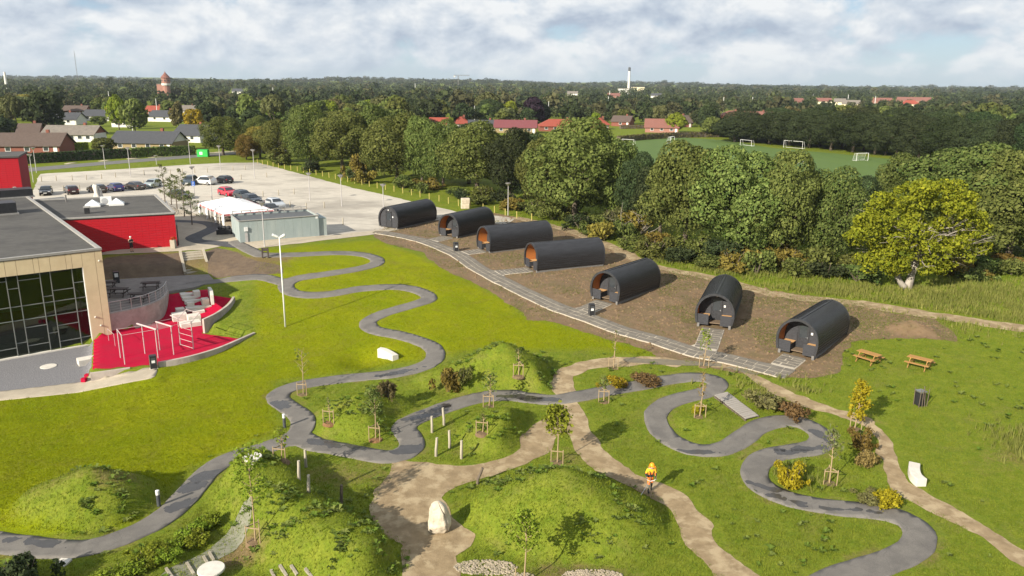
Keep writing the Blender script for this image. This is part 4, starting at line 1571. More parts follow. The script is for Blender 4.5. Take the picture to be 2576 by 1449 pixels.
def curved_bench(pts_px, w, hgt, label, rz=0):
    """massive curved block following plan points"""
    c = np.array([np.array(G(u, v)) for u, v in pts_px])
    cen = c.mean(0)
    cur = spline(c[:, :2], .12)
    mb = MB()
    n = len(cur)
    vs = []
    for i in range(n):
        d = cur[min(i + 1, n - 1)] - cur[max(i - 1, 0)]
        d /= np.linalg.norm(d)
        nn = np.array([-d[1], d[0]])
        z = cen[2]
        for (o_, zz) in ((-w / 2, -.15), (w / 2, -.15), (w / 2, hgt - .03), (w / 2 - .03, hgt), (-w / 2 + .03, hgt), (-w / 2, hgt - .03)):
            q = cur[i] + nn * o_
            vs.append((q[0] - cen[0], q[1] - cen[1], zz))
    fs = []
    for i in range(n - 1):
        for k in range(6):
            k2 = (k + 1) % 6
            fs.append((i * 6 + k, (i + 1) * 6 + k, (i + 1) * 6 + k2, i * 6 + k2))
    fs += [tuple(range(6)), tuple(reversed(range((n - 1) * 6, n * 6)))]
    mb.add(vs, fs)
    o = mb.build('curved_bench', M_concrete, loc=tuple(cen), bevel=.015)
    bm = bmesh.new()
    bm.from_mesh(o.data)
    bmesh.ops.recalc_face_normals(bm, faces=bm.faces)
    bm.to_mesh(o.data)
    return tag(o, label, 'bench')


curved_bench([(954, 898), (966, 897), (980, 900), (995, 906)], .55, .62, 'white curved concrete bench in a shallow grass hollow')
curved_bench([(2299, 1178), (2298, 1194), (2303, 1210), (2317, 1224)], .62, .45, 'pale curved concrete bench on the grass beside the dirt path')

# the standing stone
p = G(1106, 1334)
bm = bmesh.new()
bmesh.ops.create_icosphere(bm, subdivisions=5, radius=1)
hz_ = height_px(p, 1258)
from mathutils import noise as mnoise
for v in bm.verts:
    c = v.co.normalized()
    # blunt tapering slab with flat broken faces
    x_ = math.copysign(abs(c.x) ** .7, c.x)
    y_ = math.copysign(abs(c.y) ** .7, c.y)
    z_ = (math.copysign(abs(c.z) ** .6, c.z) + 1) / 2
    w_ = float(np.interp(z_, [0, .1, .35, .6, .8, .93, 1.0], [.56, .62, .62, .56, .47, .38, .26]))
    k = w_
    q = Vector((x_ * k - .10 * z_ * z_, y_ * k * .78, z_ * hz_ * 1.03))
    # facets: cut by a few slanted planes
    for nrm_, d_ in ((Vector((.82, -.52, .16)), .60), (Vector((.95, .1, .22)), .70), (Vector((-.9, -.35, .16)), .60), (Vector((-.2, -.95, .16)), .58), (Vector((.45, -.2, .9)), 1.62)):
        nrm_ = nrm_.normalized()
        ex_ = q.dot(nrm_) - d_
        if ex_ > 0:
            q -= nrm_ * ex_ * .8
    ns_ = mnoise.fractal(q * 2.2, .9, 2.2, 5)
    cr_ = -.07 * math.exp(-((math.atan2(c.y, c.x) + .75 + .5 * (z_ - .4) + .12 * math.sin(z_ * 9)) / .09) ** 2)
    rad_ = Vector((c.x, c.y, c.z * .4))
    v.co = q + rad_ * (.055 * ns_ + cr_) + Vector((0, 0, -.12))
me_ = bpy.data.meshes.new('boulder')
bm.to_mesh(me_)
me_.materials.append(M_stone)
o = bpy.data.objects.new('boulder', me_)
COL.objects.link(o)
o.location = p
tag(o, 'tall pale standing boulder on the bare earth', 'boulder')

# wooden posts
POSTS = [((770, 1175), (767, 1131), 0), ((753, 1206), (751, 1159), 0), ((776, 1239), (776, 1195), 0), ((858, 1268), (859, 1220), 1), ((1199, 1218), (1214, 1177), 1),
         ((1131, 1127), (1130, 1083), 0), ((1161, 1154), (1161, 1108), 0), ((1097, 1148), (1099, 1101), 0), ((1117, 1069), (1114, 1026), 0), ((1087, 1088), (1086, 1047), 0)]
for i, ((u, v), (ut, vt), dk) in enumerate(POSTS):
    p = G(u, v)
    hh = height_px(p, vt)
    tx = (ut - u) * depth_of(p) / F
    tx -= (proj((p.x, p.y, p.z + hh))[0] - u) * depth_of(p) / F
    mb = MB()
    r0 = .085
    mb.tube([(0, 0, -.3), (tx * .3 + random.uniform(-.02, .02), 0, hh * .35), (tx * .7, random.uniform(-.02, .02), hh * .7), (tx, 0, hh)], [r0 * 1.1, r0, r0 * .95, r0 * .88], 10)
    o = mb.build('wooden_post', M_graypost if not dk else M_bark, loc=p)
    if i == 3:
        tag(o, 'dark upright wooden post in the shade of the ridge', 'post')
    elif i == 4:
        tag(o, 'dark leaning post standing in the dirt path', 'post')
    elif i < 3:
        tag(o, 'pale upright post beside the grassy ridge', 'post', 'pale posts beside the ridge')
    else:
        tag(o, 'pale upright post on the small mound beside the track', 'post', 'pale posts on the small mound')

# round tables, slab, path bollards
for (u, v, rad, hh, lb) in [(636, 1166, .52, .45, 'round pale concrete table beside the track and ridge'), (533, 1449, .62, .42, 'round pale concrete table on the brown foreground bed')]:
    p = G(u, v)
    e = thing('round_table', lb, 'table', p)
    MB().lathe([(rad * .55, -.1), (rad * .5, hh - .12)], 20).build('pedestal', M_concrete, e)
    MB().lathe([(rad * .97, hh - .13), (rad, hh - .1), (rad, hh - .03), (rad * .96, hh)], 32).build('table_top', M_concrete, e)
p = G(155, 1417)
mb = MB().prism([(-.28, -.34), (.3, -.30), (.34, .32), (-.22, .36)], -.05, .06)
tag(mb.build('concrete_slab', M_concrete, loc=p, bevel=.01), 'small square concrete slab set in the grass beside the track', 'slab')
for (u, v, vt, lb) in [(716, 1076, 1042, 'dark bollard light with white top at the tight track bend'), (400, 1273, 1234, 'dark bollard light with white top beside the brown mound')]:
    p = G(u, v)
    hh = height_px(p, vt)
    e = thing('bollard_light', lb, 'bollard light', p)
    MB().lathe([(.1, -.2), (.1, hh * .74)], 14).build('post', M_darkpost, e)
    MB().lathe([(.098, hh * .74), (.098, hh * .95), (.105, hh * .95), (.105, hh), (.05, hh + .02)], 14).build('lamp_head', M_white, e)

# litter bins
M_bin_sign = M_white


def litter_bin(u, v, label, rz=.5, s=1.0):
    p = G(u, v)
    e = thing('litter_bin', label, 'bin', p, rz)
    MB().box((0, 0, .53 * s), (.50 * s, .50 * s, 1.02 * s)).build('body', M_blackmetal, e, bevel=.02)
    MB().box((0, 0, 1.07 * s), (.53 * s, .53 * s, .06 * s)).build('lid', M_blackmetal, e, bevel=.01)
    MB().box((0, -.255 * s, .86 * s), (.32 * s, .012, .14 * s)).build('slot', M_darkpost, e)
    MB().box((.0, -.256 * s, .62 * s), (.26 * s, .012, .22 * s)).build('label_plate', M_white, e)
    mb = MB()
    for x in (-.26, .26):
        for y in (-.26, .26):
            mb.box((x * s, y * s, .53 * s), (.025, .025, 1.05 * s))
    mb.build('corner_trim', M_steel, e)
    MB().box((0, 0, .0), (.62 * s, .62 * s, .06)).build('plinth', M_concrete, e)
    return e


litter_bin(1147, 632, 'black litter bin on the paving beside the second cabin', .35)
litter_bin(1488, 793, 'black litter bin with white label before the fifth cabin', .15)
litter_bin(387, 926, 'black litter bin at the entrance of the red court', .5)
# bin shelter on the meadow
p = G(2312, 1019)
e = thing('bin_shelter', 'steel topped dark bin with leaning poles around it on the meadow', 'bin', p, .3)
MB().box((0, 0, .52), (.5, .5, 1.0)).build('body', M_blackmetal, e, bevel=.02)
MB().prism([(-.29, -.29), (.29, -.29), (.29, .29), (-.29, .29)], 1.02, 1.10).build('lid', M_steel, e)
pm = MB().tube([(0, 0, -.2), (0, 0, 1.3)], .028, 8).mesh('pole', M_bark)
for (x, y) in ((-.36, -.34), (-.12, -.38), (.12, -.37), (.35, -.31), (.38, .16), (-.38, .12)):
    o = place('pole', pm, e, (x, y, 0))
    o.rotation_euler = (random.uniform(-.1, .1), random.uniform(-.1, .1), 0)


# picnic tables
def picnic_table(pos, rz, label, m, group=None, planks=5):
    e = thing('picnic_table', label, 'picnic table', pos, rz, group)
    L = 1.8
    pl = MB().box((0, 0, 0), (L, .135, .04)).mesh('tabletop_plank', m)
    for k in range(5):
        place('tabletop_plank', pl, e, (0, -.29 + k * .145, .76))
    ps = MB().box((0, 0, 0), (L, .135, .04)).mesh('seat_plank', m)
    for s in (-1, 1):
        for k in range(2):
            place('seat_plank', ps, e, (0, s * (.62 + k * .145), .46))
    for x in (-.62, .62):
        for s in (-1, 1):
            MB().bar((x, s * .75, -.03), (x, s * .24, .74), .045, .10).build('leg', m, e)
        MB().box((x + .045, 0, .40), (.045, 1.72, .10)).build('seat_bearer', m, e)
        MB().box((x + .045, 0, .70), (.045, .74, .09)).build('top_bearer', m, e)
    return e


picnic_table(G(2184, 910), -.95, 'new pine picnic table on the meadow, the one closer to the last cabin', M_wood)
picnic_table(G(2312, 924), -.80, 'new pine picnic table on the meadow, the one farther from the cabins', M_wood)

# boardwalk over the swale
corners = [G(u, v) for u, v in [(1797, 999.5), (1829, 989.5), (1908, 1049.5), (1875.5, 1059.5)]]
e = thing('boardwalk', 'grey plank boardwalk bridging two bends of the track', 'boardwalk', corners[0])
A0, A1, B1, B0 = [np.array(c) for c in corners]
o0 = np.array(corners[0])
nP = 15
for k in range(nP):
    f0, f1 = k / nP, (k + .93) / nP
    q = [A0 + (B0 - A0) * f0, A1 + (B1 - A1) * f0, A1 + (B1 - A1) * f1, A0 + (B0 - A0) * f1]
    z = max(hp(q_) for q_ in q) - o0[2] + .13 + random.uniform(-.004, .004)
    MB().prism([(a[0] - o0[0], a[1] - o0[1]) for a in q], z - .05, z).build('plank', M_boardwalk, e)
for A, B in ((A0, B0), (A1, B1)):
    a, b = A - o0, B - o0
    MB().bar((a[0], a[1], hp(A) - o0[2] + .04), (b[0], b[1], hp(B) - o0[2] + .04), .1, .12).build('bearer', M_bark, e)

# cobbles at the planting bed
M_cobble = mat('pale cobbles', (.33, .275, .20), (.22, .185, .135), rough=.9, scale=2.5, space='World')
rr = np.random.default_rng(4)
mb = MB()
ico = bmesh.new()
bmesh.ops.create_icosphere(ico, subdivisions=1, radius=1)
iv = [tuple(v.co) for v in ico.verts]
ifc = [tuple(v.index for v in f.verts) for f in ico.faces]
for (u, v, hw, hv, n) in [(1222, 1428, 80, 18, 520), (1490, 1444, 78, 14, 380), (1305, 1452, 40, 12, 140)]:
    cells = 0
    for k in range(n * 3):
        a, q = rr.uniform(0, 6.28), math.sqrt(rr.uniform(0, 1))
        uu, vv = u + math.cos(a) * q * hw, v + math.sin(a) * q * hv
        if vv > 1475:
            continue
        p = at(uu, vv, 0)
        z = hp(p)
        s = rr.uniform(.045, .08)
        cs = rr.uniform(0, 3.14)
        ca, sa = math.cos(cs), math.sin(cs)
        el = rr.uniform(1.0, 1.5)
        mb.add([(p[0] + (x * ca * el - y * sa) * s, p[1] + (x * sa * el + y * ca) * s, z + .02 + zz * s * .55) for x, y, zz in iv], ifc)
        cells += 1
        if cells >= n:
            break
o = mb.build('cobbles', M_cobble, smooth=True)
tag(o, 'pale rounded cobbles laid beside the planting bed', None, kind='stuff')
# timber sleepers across the mossy path and the foreground bed
for (u0_, v0_, u1_, v1_) in ((418, 1432, 436, 1458), (470, 1418, 488, 1446), (512, 1402, 524, 1422), (527, 1392, 538, 1412), (682, 1436, 694, 1462), (704, 1424, 722, 1452), (732, 1424, 748, 1448), (768, 1432, 786, 1456)):
    a, b = G(u0_, v0_), G(u1_, v1_)
    mb = MB().bar(Vector((0, 0, .03)), b - a + Vector((0, 0, .03)), .12, .14)
    tag(mb.build('timber_sleeper', M_graypost, loc=a), 'weathered timber sleeper laid across the foreground path', 'sleeper', 'timber sleepers in the foreground path')
# ------------------------------------------------------------------ the sports building
M_beige = mat('sand coloured cladding', (.62, .505, .32), (.58, .47, .295), rough=.8, scale=1.5, c3=(.49, .38, .235), scale3=.5, amt3=.4)
M_felt = mat('grey roofing felt', (.062, .059, .054), (.08, .076, .070), rough=.95, scale=1.2, bump=.2, bscale=20, c3=(.036, .034, .034), scale3=.22, amt3=.7)
M_coping = mat('zinc coping', (.30, .29, .27), (.24, .23, .215), rough=.6, scale=3)
M_redtile = mat('red glazed panels', (.42, .004, .014), (.35, .004, .011), rough=.5, scale=2.5, spec=.4)
M_redjoint = mat('dark red joint', (.24, .005, .010), (.20, .004, .008), rough=.9)
M_mullion = mat('grey steel mullions', (.17, .18, .17), (.14, .15, .14), rough=.5, scale=4)
M_wallc = mat('stained concrete', (.40, .345, .305), (.31, .265, .235), rough=.95, scale=1.2, bump=.2, c3=(.20, .17, .15), scale3=.8, amt3=.55)
M_rail = mat('galvanised steel', (.48, .46, .45), (.40, .385, .38), rough=.5, metal=.3, scale=5)
M_grey_floor = mat('interior floor', (.30, .29, .28), (.25, .24, .23), rough=.5, scale=1)
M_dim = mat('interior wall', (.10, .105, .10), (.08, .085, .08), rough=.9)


def glass_mat(name, tint, refl=.35):
    m, t, b = pbsdf(name)
    gl = N(t, 'ShaderNodeBsdfGlossy', in_Roughness=.02)
    gl.inputs[0].default_value = (.75, .85, .75, 1)
    tr = N(t, 'ShaderNodeBsdfTransparent')
    tr.inputs[0].default_value = (*tint, 1)
    lw = N(t, 'ShaderNodeLayerWeight', in_Blend=refl)
    mx = N(t, 'ShaderNodeMixShader')
    t.links.new(lw.outputs['Fresnel'], mx.inputs[0])
    t.links.new(tr.outputs[0], mx.inputs[1])
    t.links.new(gl.outputs[0], mx.inputs[2])
    t.links.new(mx.outputs[0], t.nodes['Material Output'].inputs[0])
    return m


M_glass = glass_mat('tinted facade glass', (.34, .40, .34), .38)
BC = at(254.5, 627.5, 8.0)
_q = at(0, 656, 8.0)
D1 = Vector((_q[0] - BC[0], _q[1] - BC[1], 0)).normalized()          # along the glass front, away from the corner
D2 = Vector((D1.y, -D1.x, 0))
if D2.y < 0:
    D2 = -D2                                                          # back from the front
Z8 = 8.0
bld = thing('sports_hall', 'sand coloured hall with tall glass front and flat grey roof beside the red court', 'building', (BC[0], BC[1], GRV_Z))
MB_ = Matrix((( -D1.x, D2.x, 0, 0), (-D1.y, D2.y, 0, 0), (0, 0, 1, 0), (0, 0, 0, 1)))
bld.matrix_world = Matrix.Translation((BC[0], BC[1], 0)) @ MB_


# local frame: x = -s (s runs left along the front), y = depth behind the front, z = height
def onF(u, v):
    d = Vector(ray(u, v))
    n = D2
    o = Vector((BC[0], BC[1], 0)) - Vector(EYE)
    p = Vector(EYE) + d * (o.dot(n) / d.dot(n))
    q = p - Vector((BC[0], BC[1], 0))
    return q.dot(D1), p.z


S_END, DEP = 26.0, 70.0
sW, zTop = onF(209, 672.5)
sW0 = sW
zBot = GRV_Z + .1
# shell walls
mb = MB()
mb.box((-.15, DEP / 2 + .2, 3.6), (.3, DEP - .4, 8.6))                 # wall towards the terrace
mb.box((-S_END / 2, 11, 3.6), (S_END - .8, .3, 8.5))
mb.build('side_wall', M_beige, bld)
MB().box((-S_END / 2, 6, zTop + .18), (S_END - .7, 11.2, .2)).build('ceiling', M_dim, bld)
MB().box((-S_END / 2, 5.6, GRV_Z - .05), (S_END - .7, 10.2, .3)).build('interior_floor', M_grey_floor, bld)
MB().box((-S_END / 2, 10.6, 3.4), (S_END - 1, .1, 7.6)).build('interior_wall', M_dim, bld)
mb = MB().box((-6.2, 6.0, 1.2), (7.5, .3, 2.4))
mb.box((-10.0, 4.6, .9), (.3, 3.1, 1.8))
mb.build('interior_red_wall', M_redtile, bld)
mb = MB().box((-7, 3.2, 3.0), (13, .3, .35))
mb.box((-5.5, 2.2, -.1), (6, .25, .7))
mb.build('interior_beam', M_concrete, bld)
# column and fascia panels
seams = [0.02] + [onF(u, 655)[0] for u in (247 - 40,)]
fas = [0.0] + sorted(onF(u, 640 + (250 - u) * .1)[0] for u in (205, 179, 164, 124, 96, 82, 39, 10)) + [9.0, 11.2, 13.4, 15.6, 18, 20.4, 23, S_END]
for i in range(1, len(fas) - 1):
    a, b = fas[i] + .012, fas[i + 1] - .012
    MB().box((-(a + b) / 2, .1, (Z8 - .12 + zTop) / 2), (b - a, .2, Z8 - .12 - zTop)).build('fascia_panel', M_beige, bld)
w1 = sW * .36
for a, b in ((0.0, w1 - .012), (w1 + .012, sW)):
    MB().box((-(a + b) / 2, .1, (Z8 - .12 + GRV_Z - .2) / 2), (b - a, .2, Z8 - .12 - GRV_Z + .2)).build('column_panel', M_beige, bld)
if fas[1] > sW + .05:
    a, b = sW + .012, fas[1] - .012
    MB().box((-(a + b) / 2, .1, (Z8 - .12 + zTop) / 2), (b - a, .2, Z8 - .12 - zTop)).build('fascia_panel', M_beige, bld)
# wall lamps on the column
for (u, v) in ((240, 797.5), (254, 818.5), (249, 656)):
    s, z = onF(u, v)
    lo = MB().lathe([(.08, 0), (.09, .03), (.04, .1)], 12).build('wall_lamp', M_concrete, bld, loc=(-s, 0, z))
    lo.rotation_euler = (PI / 2, 0, 0)
# glazing
MB().box((-(sW + S_END) / 2, .32, (zTop + zBot) / 2), (S_END - sW, .02, zTop - zBot)).build('glazing', M_glass, bld)
MB().box((-sW - .02, .16, (zTop + GRV_Z) / 2), (.06, .28, zTop - GRV_Z)).build('reveal', M_white, bld)
vs_ = [onF(u, 799.5)[0] for u in (198, 143, 117, 60, 31)] + [onF(-30, 805)[0], onF(-62, 805)[0], onF(-120, 805)[0]]
vs_ = [sW + .05] + vs_ + [S_END]
for s in vs_[1:-1]:
    MB().box((-s, .22, (zTop + zBot) / 2), (.055, .16, zTop - zBot)).build('mullion', M_mullion, bld)
MULL = [(198, None)]


def rail(s0, s1, z):
    MB().box((-(s0 + s1) / 2, .23, z), (abs(s1 - s0) - .06, .11, .045)).build('transom', M_mullion, bld)


for (i, u, v) in [(0, 199, 711), (1, 160, 729), (2, 123, 746), (3, 74, 704), (4, 34, 728), (5, 8, 711), (1, 174, 816), (2, 136, 838), (3, 92, 822), (4, 55, 864), (3, 100, 867), (5, 20, 881), (0, 219, 848), (1, 185, 855), (6, -45, 760), (6, -45, 830)]:
    rail(vs_[i], vs_[i + 1], onF(u, v)[1])
for (u, v) in ((100, 765), (100, 800)):
    z = onF(u, v)[1]
    for k in range(len(vs_) - 1):
        rail(vs_[k], vs_[k + 1], z)
MB().box((-(sW + S_END) / 2, .16, GRV_Z + .03), (S_END - sW, .5, .16)).build('sill', M_concrete, bld)
# roof
MB().box((-S_END / 2, DEP / 2 + .25, Z8 - .06), (S_END - .1, DEP - .1, .12)).build('roof', M_felt, bld)
mb = MB()
mb.box((-S_END / 2, .12, Z8 + .05), (S_END + .1, .34, .2))
mb.box((-.12, DEP / 2 + .3, Z8 + .05), (.34, DEP, .2))
mb.build('parapet', M_coping, bld)


def on_roof(u, v, z):
    p = at(u, v, z)
    q = Vector((p[0] - BC[0], p[1] - BC[1], 0))
    return -q.dot(D1), q.dot(D2)


for (u, v, w, d_, hh) in ((38, 498, 4.0, 2.4, 1.05), (14, 540, 4.6, 2.6, 1.3)):
    x, y = on_roof(u, v, Z8)
    e_ = MB().box((x - (1.2 if u < 20 else 0), y + 1.0, Z8 + hh / 2), (w, d_, hh)).build('roof_vent', M_blackmetal, bld)
    MB().box((x - (1.2 if u < 20 else 0), y + 1.0, Z8 + .08), (w + .3, d_ + .3, .16)).build('vent_kerb', M_coping, e_)

# ------------------------------------------------------------------ red clad wing
RZ0, RZ1 = 3.5, 7.5
FR, FL, BR, BL = [Vector(at(u, v, RZ1)) for u, v in ((439, 537), (160, 552), (390, 491), (100, 506))]
xd = Vector((FR.x - FL.x, FR.y - FL.y, 0)).normalized()
yd = Vector((-xd.y, xd.x, 0))
wing = thing('red_wing', 'low wing clad in bright red panels with a flat grey roof beside the stairs', 'building', (FR.x, FR.y, RZ0))
wing.matrix_world = Matrix.Translation((FR.x, FR.y, 0)) @ Matrix(((xd.x, yd.x, 0, 0), (xd.y, yd.y, 0, 0), (0, 0, 1, 0), (0, 0, 0, 1)))
WL, WD = 19.0, 17.0
skew = (BR - FR).dot(xd)
mb = MB().prism([(-WL, .1), (-.06, .1), (skew - .06, WD), (skew - WL, WD)], RZ0 - .3, RZ1 - .1)
mb.build('core_wall', M_redjoint, wing)
tile = MB().box((0, 0, 0), (.705, .05, .278)).mesh('panel', M_redtile)
nr = 13
for r_i in range(nr):
    z = RZ0 + .05 + (r_i + .5) * (RZ1 - RZ0 - .2) / nr
    off = 0
    for k in range(17):
        x = -.37 - k * .72
        place('panel', tile, wing, (x, .075 + random.uniform(-.004, .004), z))
mb = MB().prism([(-WL, -.05), (.08, -.05), (skew + .08, WD + .1), (skew - WL, WD + .1)], RZ1 - .1, RZ1)
rf = mb.build('roof', M_felt, wing)
mb = MB()
mb.bar((-WL, .05, RZ1 + .06), (.0, .05, RZ1 + .06), .3, .16)
mb.bar((.0, .05, RZ1 + .061), (skew, WD, RZ1 + .061), .3, .16)
mb.bar((skew, WD, RZ1 + .06), (skew - WL, WD, RZ1 + .06), .3, .16)
mb.build('parapet', M_coping, wing)
MB().box((.10, 1.6, RZ0 + 1.25), (.10, 2.6, 2.6)).build('side_door', M_blackmetal, wing)


def on_wing(u, v, z=RZ1):
    p = at(u, v, z)
    q = Vector((p[0] - FR.x, p[1] - FR.y, 0))
    return q.dot(xd), q.dot(yd)


for (u, v) in ((234, 519), (294, 515)):
    x, y = on_wing(u, v)
    mb = MB().box((x, y, RZ1 + .1), (1.7, 1.7, .22))
    e_ = mb.build('skylight', M_white, wing)
    mb = MB()
    mb.add([(x - .8, y - .8, RZ1 + .22), (x + .8, y - .8, RZ1 + .22), (x + .8, y + .8, RZ1 + .22), (x - .8, y + .8, RZ1 + .22), (x, y, RZ1 + .85)], [(0, 1, 4), (1, 2, 4), (2, 3, 4), (3, 0, 4)])
    mb.build('pyramid', mat('milky acrylic', (.72, .74, .74), (.66, .68, .68), rough=.25), e_)
x, y = on_wing(268, 515)
e_ = MB().box((x, y, RZ1 + .5), (1.25, .5, 1.0)).build('air_conditioner', M_white, wing)
MB().lathe([(.36, 0), (.36, .03), (.1, .04)], 20, c=(0, 0, 0)).build('fan', mat('fan grille grey', (.35, .36, .36), (.3, .3, .31)), e_, loc=(x - .15, y - .255, RZ1 + .52)).rotation_euler = (PI / 2, 0, 0)
x, y = on_wing(220, 537)
e_ = MB().box((x, y, RZ1 + .35), (.55, .55, .7)).build('roof_cowl', M_blackmetal, wing)
MB().box((x, y, RZ1 + .75), (.7, .7, .12)).build('cowl_cap', M_coping, e_)
x, y = on_wing(167, 508)
e_ = MB().tube([(x, y, RZ1), (x, y, RZ1 + .9)], .09, 10).build('flue', M_beam, wing)

# taller red block behind the hall roof
pr_ = at(56, 472, 8.0)
pr_ = Vector((pr_[0], pr_[1], 0))
topz = 8.0 + height_px((pr_.x, pr_.y, 8.0), 396)
rb = thing('red_block', 'tall red panelled block rising behind the hall roof', 'building', (pr_.x, pr_.y, 3.7))
rb.matrix_world = Matrix.Translation((pr_.x, pr_.y, 0)) @ Matrix(((xd.x, yd.x, 0, 0), (xd.y, yd.y, 0, 0), (0, 0, 1, 0), (0, 0, 0, 1)))
MB().box((-7.5, 4.2, (3.4 + topz) / 2), (15, 8, topz - 3.4)).build('core_wall', M_redjoint, rb)
tl2 = MB().box((0, 0, 0), (.785, .05, .278)).mesh('panel', M_redtile)
nz_ = int((topz - 6.6) / .30)
for i in range(nz_):
    for k in range(10):
        place('panel', tl2, rb, (-.40 - k * .80, .19, topz - .22 - i * .30))
MB().box((-7.5, 4.2, topz + .08), (15.3, 8.4, .22)).build('roof', M_felt, rb)

# ------------------------------------------------------------------ terrace levels, stairs, walls of the court
plz = [Vector((x, y, PLZ_Z)) for x, y in pg['plaza']]
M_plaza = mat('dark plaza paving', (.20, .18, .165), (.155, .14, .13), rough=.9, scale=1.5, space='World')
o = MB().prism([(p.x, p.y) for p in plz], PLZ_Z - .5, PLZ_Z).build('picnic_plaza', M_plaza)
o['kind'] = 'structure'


def wall_strip(pts, zt, zb, th, name, m, label=None, cat='wall', parent=None, kind=None):
    """upright wall along plan points, top heights per point"""
    P = spline([(p[0], p[1]) for p in pts], .4)
    src = np.array([(p[0], p[1]) for p in pts])
    sl = np.concatenate([[0], np.cumsum(np.linalg.norm(np.diff(src, axis=0), axis=1))])
    pl = np.concatenate([[0], np.cumsum(np.linalg.norm(np.diff(P, axis=0), axis=1))])
    pl *= sl[-1] / pl[-1]
    T = np.interp(pl, sl, zt)
    B = np.interp(pl, sl, zb) if hasattr(zb, '__len__') else np.full(len(P), zb)
    n = len(P)
    vs, fs = [], []
    for i in range(n):
        d = P[min(i + 1, n - 1)] - P[max(i - 1, 0)]
        d /= np.linalg.norm(d) + 1e-9
        nn = np.array([-d[1], d[0]]) * th / 2
        for q, z in ((P[i] - nn, B[i]), (P[i] + nn, B[i]), (P[i] + nn, T[i]), (P[i] - nn, T[i])):
            vs.append((q[0] - P[0][0], q[1] - P[0][1], z))
    for i in range(n - 1):
        for k in range(4):
            k2 = (k + 1) % 4
            fs.append((i * 4 + k, (i + 1) * 4 + k, (i + 1) * 4 + k2, i * 4 + k2))
    fs += [(0, 1, 2, 3), tuple(reversed(range(4 * n - 4, 4 * n)))]
    mb = MB()
    mb.add(vs, fs)
    o = mb.build(name, m, parent, loc=(P[0][0], P[0][1], 0), bevel=.012)
    bm = bmesh.new()
    bm.from_mesh(o.data)
    bmesh.ops.recalc_face_normals(bm, faces=bm.faces)
    bm.to_mesh(o.data)
    if label:
        tag(o, label, cat)
    return o, P


rw, rwP = wall_strip([at(u, v, PLZ_Z) for u, v in ((274, 790), (307, 784), (335, 778), (362, 771), (387, 762), (403, 754), (415, 744), (421, 733))], [PLZ_Z + .06] * 8, -.2, .28, 'retaining_wall', M_wallc,
                     'tall curved stained concrete wall holding up the picnic plaza')
# railing on it
rl = thing('railing', 'galvanised railing following the curved retaining wall', 'railing', (rwP[0][0], rwP[0][1], PLZ_Z))
pa_ = np.concatenate([[0], np.cumsum(np.linalg.norm(np.diff(rwP, axis=0), axis=1))])
pm = MB().tube([(0, 0, 0), (0, 0, 1.08)], .035, 8).mesh('post', M_rail)
for s in np.linspace(.1, pa_[-1] - .05, 10):
    x, y = np.interp(s, pa_, rwP[:, 0]), np.interp(s, pa_, rwP[:, 1])
    place('post', pm, rl, (x - rwP[0][0], y - rwP[0][1], 0))
for z, r_ in ((1.08, .032), (.12, .02), (.6, .008), (.36, .008), (.84, .008)):
    MB().tube([(x - rwP[0][0], y - rwP[0][1], z) for x, y in rwP], r_, 6).build('rail', M_rail, rl)

w_, _ = wall_strip([at(510, 803, 1.4), at(532, 793, 1.5), at(550, 783, 1.6), at(575, 764.5, 1.75), at(588, 746, 1.95)], [1.4, 1.5, 1.6, 1.75, 1.95], -.3, .24, 'court_wall', M_wallc,
                   'curved concrete wall along the raised side of the red court')
w_, _ = wall_strip([at(397, 911, .45), at(475, 896, .5), at(550, 874, .55), at(610, 849, .6), at(640, 836, .65)], [.45, .5, .55, .6, .65], -.9, .26, 'court_wall', M_wallc,
                   'long low curved concrete wall between the red court and the lawn')
w_, _ = wall_strip([at(227, 938, .2), at(280, 931, .2), at(327, 924, .2)], [.2, .2, .2], -.9, .22, 'court_wall', M_wallc, 'short straight concrete wall at the lower edge of the red court')
w_, _ = wall_strip([at(526, 722, 2.3), at(531, 730, 2.3), at(533, 742, 2.2)], [2.3, 2.3, 2.2], 1.2, .3, 'court_wall', M_concrete, 'short rounded grey kerb wall at the head of the red ramp', )

# stairs
TL, TR_, BL_, BR_ = [Vector(p) for p in (at(457, 634, 3.5), at(507, 630, 3.5), at(470, 690, PLZ_Z), at(522, 683, PLZ_Z))]
st = thing('stairs', 'wide concrete stairs climbing the dark bank to the terrace', 'stairs', (TL + TR_ + BL_ + BR_) / 4)
oc = st.location.copy()
M_step = mat('step concrete', (.36, .32, .25), (.29, .255, .20), rough=.9, scale=3)
ns = 9
for i in range(ns):
    f0, f1 = i / ns, (i + 1.12) / ns
    z = PLZ_Z + (3.5 - PLZ_Z) * (i + 1) / ns
    q = [BL_.lerp(TL, f0), BR_.lerp(TR_, f0), BR_.lerp(TR_, f1), BL_.lerp(TL, f1)]
    MB().prism([(p.x - oc.x, p.y - oc.y) for p in q], z - .42 - oc.z, z - oc.z).build('step', M_step, st)
for a, b in ((TL, BL_), (TR_, BR_)):
    d = Vector((a.x - b.x, a.y - b.y, 0)).normalized()
    side = Vector((d.y, -d.x, 0)) * (.16 if a is TR_ else -.16)
    MB().bar(b + side - oc + Vector((0, 0, .05)), a + side - oc + Vector((0, 0, .05)), .26, .6).build('side_kerb', M_step, st)


